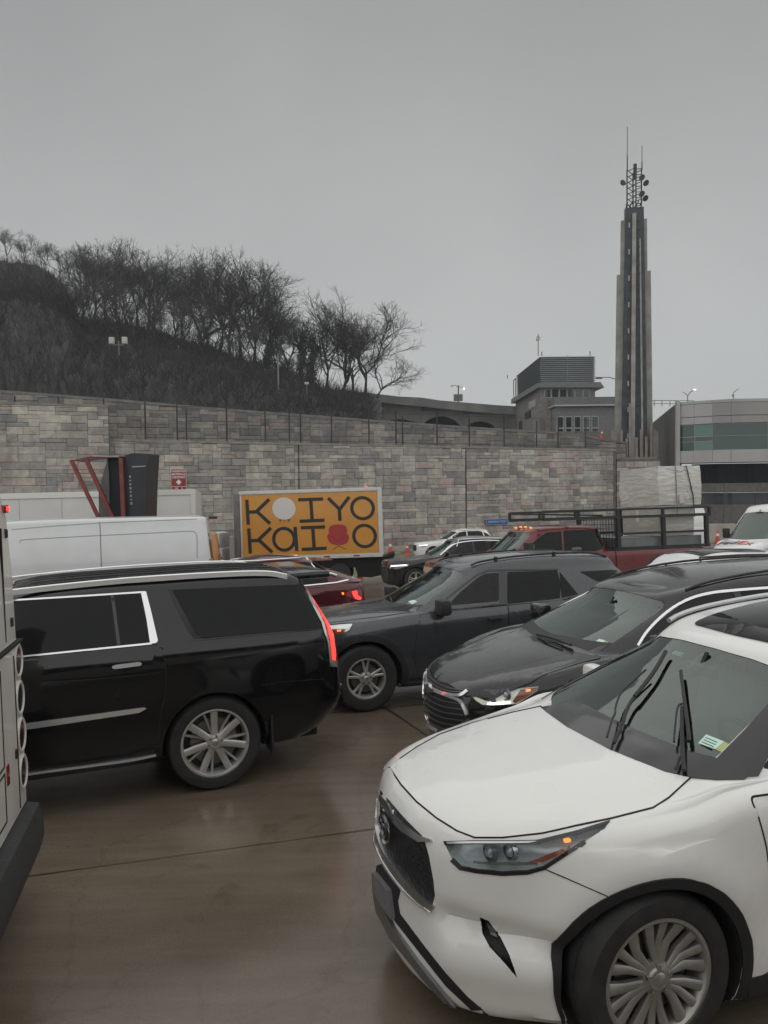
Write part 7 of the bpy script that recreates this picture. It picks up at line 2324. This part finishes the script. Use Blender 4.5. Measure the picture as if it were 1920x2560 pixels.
kstroke('letter_k', [(155, 340), (160, 496)], [(165, 417), (218, 414)], [(206, 417), (289, 336)], [(212, 411), (292, 490)])
kring('letter_a', 365, 408, 72, 78); kstroke('letter_a', [(434, 330), (440, 482)])
kstroke('letter_i', [(468, 336), (614, 331)], [(540, 338), (545, 470)], [(470, 472), (620, 464)])
kring('letter_o', 850, 388, 75, 77)
n = 32
kprint('globe', [(370 + 70 * math.cos(2 * math.pi * k / n), 216 + 70 * math.sin(2 * math.pi * k / n)) for k in range(n)], mat('print_globe', (.60, .60, .56), .5), -.006, -.0005)
kprint('globe_foot', [(338, 283), (405, 281), (402, 296), (392, 297), (390, 286), (374, 287), (373, 297), (368, 297), (368, 287), (352, 288), (352, 297), (340, 297)], mat('print_brown', (.16, .085, .03), .5))
chair = [(640, 330), (660, 318), (690, 315), (725, 316), (742, 330), (748, 352), (742, 375), (755, 382), (757, 405), (745, 432), (715, 445), (680, 446), (645, 436), (628, 412), (624, 385), (638, 372), (634, 350)]
kprint('armchair', round_poly(chair, 14), mat('print_red', (.36, .025, .03), .5), -.0055, -.0005)
kprint('armchair_fold', strip([(637, 376), (660, 392), (668, 412), (690, 418), (715, 412), (724, 392), (744, 378)], 5), mat('print_red_dark', (.22, .015, .02), .5), -.0068, -.005)
kprint('armchair_foot', strip([(655, 474), (690, 450), (738, 472)], 4), M_PRINT)
mb = MB(); mb.box((kw / 2, 1.2, z0k - .22), (kw - .2, .9, .2)); mb.build('chassis', M_WELL, kt)
for x in (kw - 1.55,):
    for y in (.2, 2.2):
        mb = MB(); mb.lathe([(0, -.16), (.24, -.16), (.40, -.13), (.42, 0), (.40, .13), (0, .16)], 22, Matrix.Translation((x, y, .42)), axis='Y'); mb.build('wheel', M_TYRE, kt, 40)
cab = MB(); cab.bevbox((-1.55, 1.2, .98), (1.75, 2.0, 1.05), .18); cab.bevbox((-1.45, 1.2, 1.62), (1.35, 1.86, .9), .2); cab.build('cab', M_TWHITE, kt, 40)
for y in (.25, 2.15):
    mb = MB(); mb.lathe([(0, -.13), (.24, -.13), (.40, -.11), (.42, 0), (.40, .11), (0, .13)], 22, Matrix.Translation((-1.7, y, .42)), axis='Y'); mb.build('wheel', M_TYRE, kt, 40)
mb = MB(); mb.prism([(kw - 2.4, z0k - .12), (kw + .05, z0k - .12), (kw + .42, z0k + .03), (kw + .42, z0k - .08), (kw - .1, z0k - .75), (kw - .4, z0k - .82), (kw - .9, z0k - .8), (kw - 1.0, z0k - .45), (kw - 2.4, z0k - .45)], .15, 2.1, 'xz'); mb.build('lift_gate', M_WELL, kt)
mb = MB(); mb.bevbox((-.3, .1, z0k + .35), (.16, .5, .9), .04); mb.build('fuel_box', mat('box_pale', (.30, .29, .27), .6), kt)

# ---- red pickup with ladder rack
M_REDP = paint('dark_red_paint', (.13, .014, .016), metal=.15, rough=.3, dirt=.12)
S = dict(w=1.02, foh=.60, wb=4.60, roh=1.68, wr=.41, ww=.27, rim=.25, xc=1.02, crown=.06, usub=4, vsub=3,
         top=[(-.60, 1.16), (-.48, 1.27), (-.1, 1.35), (.6, 1.41), (1.1, 1.43), (3.0, 1.41), (3.6, 1.40), (6.3, 1.40)],
         rows=[(.42, .15, .12, .90, .78, .2, .84, .1), (.50, .05, .05, .97, .82, .22, .88, .1), (.75, .02, .03, .99, .85, .22, .9, .1), (1.0, .0, .03, 1.0, .86, .22, .9, .1),
               (('t', -.12), .02, .03, 1.0, .86, .22, .9, .1), (('t', -.03), .05, .04, .985, .84, .22, .89, .1), (('t', 0), .1, .06, .96, .82, .22, .87, .1)],
         gh=dict(xa=1.60, xt=3.62, xd=3.48, wb_=.955, wt=.74, wfb=.84, wft=.66, bow0=.18, bow1=.12, wrb=.80, wrt=.66, br0=.06, br1=.06,
                 roof=[(1.3, 1.89), (1.65, 1.96), (2.1, 2.015), (2.8, 2.02), (3.5, 1.99)]))
px_, py_ = P(1521, 1380, 17.8).x, 17.8
PU_M = stand(px_, py_, 15) @ Matrix.Translation((-3.42, 1.0, 0))
pu = Car('red_pickup', PU_M, S, M_REDP, 'dark red crew-cab pickup with amber roof lamps and a black rack', 'pickup truck')
pu.cut_wells(.48, .36); pu.cut_cabin(.06, .7)
WS = round_poly([(-.80, 1.50), (0, 1.48), (.80, 1.50), (.65, 1.87), (0, 1.90), (-.65, 1.87)], .05); pu.cut_patch([('front', WS, False)], .16, .06)
mb = MB(); mb.box((4.96, 0, 1.25), (2.45, 1.72, .9)); diff_local(pu.body, mb.build('cutter', M_WELL))
pu.finish_body(); add_wheels(pu.root, S, 'twin5', detail=False)
pu.patch('windscreen', 'front', WS, M_GLASS, -.004, .009); interior(pu, M_SEATD)
pu.patch('window', 'px', round_poly(Z6((255, 640), (300, 598), (340, 560), (385, 533), (468, 526), (476, 642), (330, 650)), 4), M_TINT, .004, .01, mirror=True)
pu.patch('window', 'px', round_poly(Z6((480, 522), (680, 513), (700, 520), (712, 600), (700, 632), (660, 640), (484, 642)), 4), M_TINT, .004, .01, mirror=True)
for s in (-1, 1):
    d = pu.panel('door', 'side', round_poly([(1.15, 1.38), (1.10, .9), (1.12, .52), (2.25, .52), (2.28, 1.38)], .04), s=s); handle(pu, 2.1, 1.25, M_BLACK, d, s)
    d = pu.panel('door', 'side', round_poly([(2.30, 1.38), (2.27, .52), (3.4, .52), (3.50, 1.37)], .04), s=s); handle(pu, 3.25, 1.25, M_BLACK, d, s)
for xx in (0, S['wb']): pu.arch(xx, .475, .53, -12, 192, M_REDP, .02)
side_mirror(pu, 1.42, 1.45, M_BLACK, (.16, .26, .34))
head_c = pu.patch('headlight', 'front', [(-.95, 1.16), (-.70, 1.14), (-.70, .92), (-.95, .95)], M_REFL, .006, .01, mirror=True)
pu.patch('grille', 'front', round_poly([(-.68, .78), (.68, .78), (.68, 1.15), (-.68, 1.15)], .06), M_CHROME, .008, .01)
pu.patch('tail_light', 'px', Z6((1302, 652), (1334, 648), (1336, 678), (1304, 680)), M_REDLENS, .012, .02, mirror=True)
pu.patch('cab_gap', 'side', strip([(3.66, 1.38), (3.66, .55)], .03), M_GAP, .004, .01, mirror=True)
for y in (-.42, -.14, .12, .40):
    p, n = pu.up(1.80, y); mb = MB(); mb.bevbox(Vector(p) + Vector((0, 0, .02)), (.06, .05, .034), .014); mb.build('roof_lamp', M_AMBER, pu.root, 40)
surf_tube(pu, 'wiper', 'front', [(-.30, 1.50), (-.25, 1.63), (-.18, 1.76)], .012, .03, M_BLACK)
M_RACK = mat('rack_black', (.014, .017, .017), .5, var=.2)
zr, zr2, zbd = 2.36, 2.18, 1.40
def rb(a, b, w=.055): mb = MB(); mb.beam(a, b, w, w); mb.build('rack_bar', M_RACK, pu.root)
xf_, xr_ = 1.88, 6.32
for y in (-.92, .92):
    rb((xf_, y, zr), (xr_, y, zr), .05); rb((xf_, y, zr2), (xr_, y, zr2), .065)
    for x in (3.80, 5.02, 6.22): rb((x, y, zbd), (x, y, zr2 - .03), .085)
    rb((xf_, y, zr2), (xf_, y, zr), .06); rb((2.7, y, zr2), (2.7, y, zr), .05); rb((3.80, y, zr2), (3.80, y, zr), .07); rb((5.02, y, zr2), (5.02, y, zr), .06); rb((xr_, y, zr2 - .04), (xr_, y, zr), .06)
    rb((3.80, y, 1.785), (6.22, y, 1.785), .05); rb((3.7, y, 1.44), (6.3, y, 1.44), .06)
for x in (xf_, 2.7, 3.80, xr_): rb((x, -.9, zr2 + .01), (x, .9, zr2 + .01), .05)
rb((xf_, .92, zr - .02), (3.6, -.6, zr2 + .05), .04)
# mesh guard behind the cab
mb = MB()
for k in range(14): mb.beam((3.76, -.85 + k * .13, 1.42), (3.76, -.85 + k * .13, 2.15), .012, .012)
for k in range(7): mb.beam((3.76, -.88, 1.46 + k * .11), (3.76, .88, 1.46 + k * .11), .012, .012)
mb.build('headache_rack_mesh', M_RACK, pu.root)

# ---- load: each carton a thing of its own
def wrap_material(name, c, rough, bump):
    m = bpy.data.materials.new(name); m.use_nodes = True
    n, l = m.node_tree.nodes, m.node_tree.links; b = n['Principled BSDF']
    tc = n.new('ShaderNodeTexCoord'); mp = n.new('ShaderNodeMapping'); mp.inputs['Scale'].default_value = (.5, .5, 2.6)
    l.new(tc.outputs['Object'], mp.inputs['Vector'])
    nz = n.new('ShaderNodeTexNoise'); nz.inputs['Scale'].default_value = 2.2; nz.inputs['Detail'].default_value = 3; nz.inputs['Distortion'].default_value = 2.0
    l.new(mp.outputs[0], nz.inputs['Vector'])
    r = n.new('ShaderNodeValToRGB'); r.color_ramp.elements[0].position = .42; r.color_ramp.elements[0].color = (*c, 1); r.color_ramp.elements[1].position = .8; r.color_ramp.elements[1].color = (min(1, c[0] * 1.5), min(1, c[1] * 1.5), min(1, c[2] * 1.55), 1)
    l.new(nz.outputs['Fac'], r.inputs['Fac']); l.new(r.outputs[0], b.inputs['Base Color'])
    bp = n.new('ShaderNodeBump'); bp.inputs['Strength'].default_value = bump; bp.inputs['Distance'].default_value = .05; l.new(nz.outputs['Fac'], bp.inputs['Height']); l.new(bp.outputs[0], b.inputs['Normal'])
    b.inputs['Roughness'].default_value = rough; b.inputs['Coat Weight'].default_value = .4
    return m
M_WRAP = wrap_material('stretch_wrap', (.47, .46, .43), .18, .5)
M_WRAP2 = wrap_material('stretch_wrap_dull', (.33, .32, .29), .3, .3)
M_CRATE = mat('grey_crate', (.17, .185, .185), .5, .2, var=.15)
def carton(name, label, x0, x1, y0, y1, z0, z1, m, bulge=0.0, seed=1, cat='box'):
    rn = random.Random(seed)
    bm = bmesh.new(); bmesh.ops.create_cube(bm, size=1.0); bmesh.ops.subdivide_edges(bm, edges=bm.edges[:], cuts=5, use_grid_fill=True)
    for v in bm.verts:
        c = v.co
        f = (1 - min(1, abs(c.x) * 2) ** 4) * bulge
        k = Vector((rn.uniform(-1, 1), rn.uniform(-1, 1), rn.uniform(-1, 1))) * .006
        if abs(c.y) > .49: c.y += math.copysign(bulge * (1 - (2 * abs(c.z)) ** 2) * .5, c.y)
        if abs(c.x) > .49: c.x += math.copysign(bulge * (1 - (2 * abs(c.z)) ** 2) * .5, c.x)
        c += k
        c.x *= (x1 - x0); c.y *= (y1 - y0); c.z = (c.z + .5) * (z1 - z0)
    me = bpy.data.meshes.new('carton'); bm.to_mesh(me); bm.free(); me.materials.append(m); finish(me, 50)
    r = empty(name, PU_M @ Matrix.Translation(((x0 + x1) / 2, (y0 + y1) / 2, z0))); tag(r, label, cat, 'boxes loaded on the pickup')
    link(bpy.data.objects.new('wrapping', me), r)
    return r
za_ = .75
c1 = carton('crate', 'long low grey crate at the bottom of the pickup load', 3.95, 6.15, -.80, .80, za_, 1.68, M_CRATE, 0, 1)
c2 = carton('wrapped_box', 'dull wrapped box with a white label, on the crate inside the pickup rack', 5.02, 5.96, -.78, .78, 1.69, 2.42, M_WRAP2, .02, 2)
c5 = carton('wrapped_box', 'big wrinkled plastic-wrapped box with straps, on top of the pickup load', 5.00, 6.16, -.82, .82, 2.43, 3.38, M_WRAP, .035, 5)
mb = MB(); mb.box((-.485, .10, .50), (.006, .14, .30)); mb.build('label', M_LAMPHEAD, c2)
mb = MB(); mb.tube([(.36, -.865, -.30), (.34, -.87, .2), (.18, -.87, .93), (.16, .8, .98)], .014, 5); mb.build('strap', M_FENCE, c5)
mb = MB(); mb.tube([(-.12, -.865, -.30), (-.12, -.87, .4), (-.12, -.86, .95)], .010, 5); mb.build('strap', mat('green_strap', (.16, .20, .15), .6), c5)
mb = MB(); mb.box((.02, -.862, .15), (.13, .006, .22)); mb.build('label', M_LAMPHEAD, c5)
rw = random.Random(12)
for k in range(9):                                # loose folds of the wrap
    z = .1 + k * .1 + rw.uniform(-.03, .03); x0_ = rw.uniform(-.55, .0); x1_ = x0_ + rw.uniform(.3, .7)
    mb = MB(); mb.tube([(lerp(x0_, x1_, t), -.842 - .012 * math.sin(math.pi * t), z + .08 * t * rw.choice((-1, 1)) + .01 * math.sin(9 * t)) for t in (0, .25, .5, .75, 1)], [.002, .008, .010, .007, .002], 5); mb.build('wrap_fold', M_WRAP, c5, 60)

# ---- traffic cones
M_CONE = mat('cone_orange', (.55, .06, .02), .5, var=.1); M_CONEW = mat('cone_white', (.7, .7, .68), .5)
def cone(base, h, label, group='traffic cones'):
    r = empty('traffic_cone', Matrix.Translation(base)); tag(r, label, 'traffic cone', group)
    mb = MB(); mb.bevbox((0, 0, .02 * h), (.48 * h, .48 * h, .045 * h), .01); mb.build('base', M_CONE, r)
    mb = MB(); mb.lathe([(.20 * h, .04 * h), (.035 * h, h), (0, h)], 20); mb.build('cone_body', M_CONE, r, 40)
    mb = MB(); mb.lathe([(.20 * h - .165 * h * .55 + .006, .55 * h + .02), (.20 * h - .165 * h * .75 + .006, .76 * h)], 20); mb.build('white_band', M_CONEW, r, 40)
cone(on_road(*Z5((1010, 488))[0]), .95, 'orange cone with white band just right of the yellow truck')
cone(on_road(*Z5((1110, 487))[0]), .75, 'small orange cone in front of the white SUV by the wall')
cone(on_road(*Z5((828, 634))[0]), .62, 'orange cone standing under the rear of the yellow truck')
cone(on_road(*B5((1005, 620))[0]), .95, 'orange cone beside the white van behind the pickup')
cone(P(1505, 1096, 66.5), .75, 'orange cone up on the terrace left of the tower')
a_, b_ = on_road(*Z5((820, 628))[0]), on_road(*Z5((960, 622))[0])
road_strip('lane_line', line_pts(a_ - (b_ - a_) * .2, b_ + (b_ - a_) * .5, 12), .12, M_PAINTW, .006)
# ------------------------------------------------------------------ rain mist in the air
mb = MB(); mb.box((0, 85, 18), (470, 340, 58))
hz_m = bpy.data.materials.new('rain_mist'); hz_m.use_nodes = True
_n, _l = hz_m.node_tree.nodes, hz_m.node_tree.links
_n.clear()
_o = _n.new('ShaderNodeOutputMaterial'); _v = _n.new('ShaderNodeVolumePrincipled')
_v.inputs['Color'].default_value = (.90, .94, 1.0, 1); _v.inputs['Density'].default_value = 0.0007; _v.inputs['Anisotropy'].default_value = 0.2
_l.new(_v.outputs[0], _o.inputs['Volume'])
tag(mb.build('haze', hz_m), 'thin grey rain mist over the whole place', 'haze', kind='stuff')
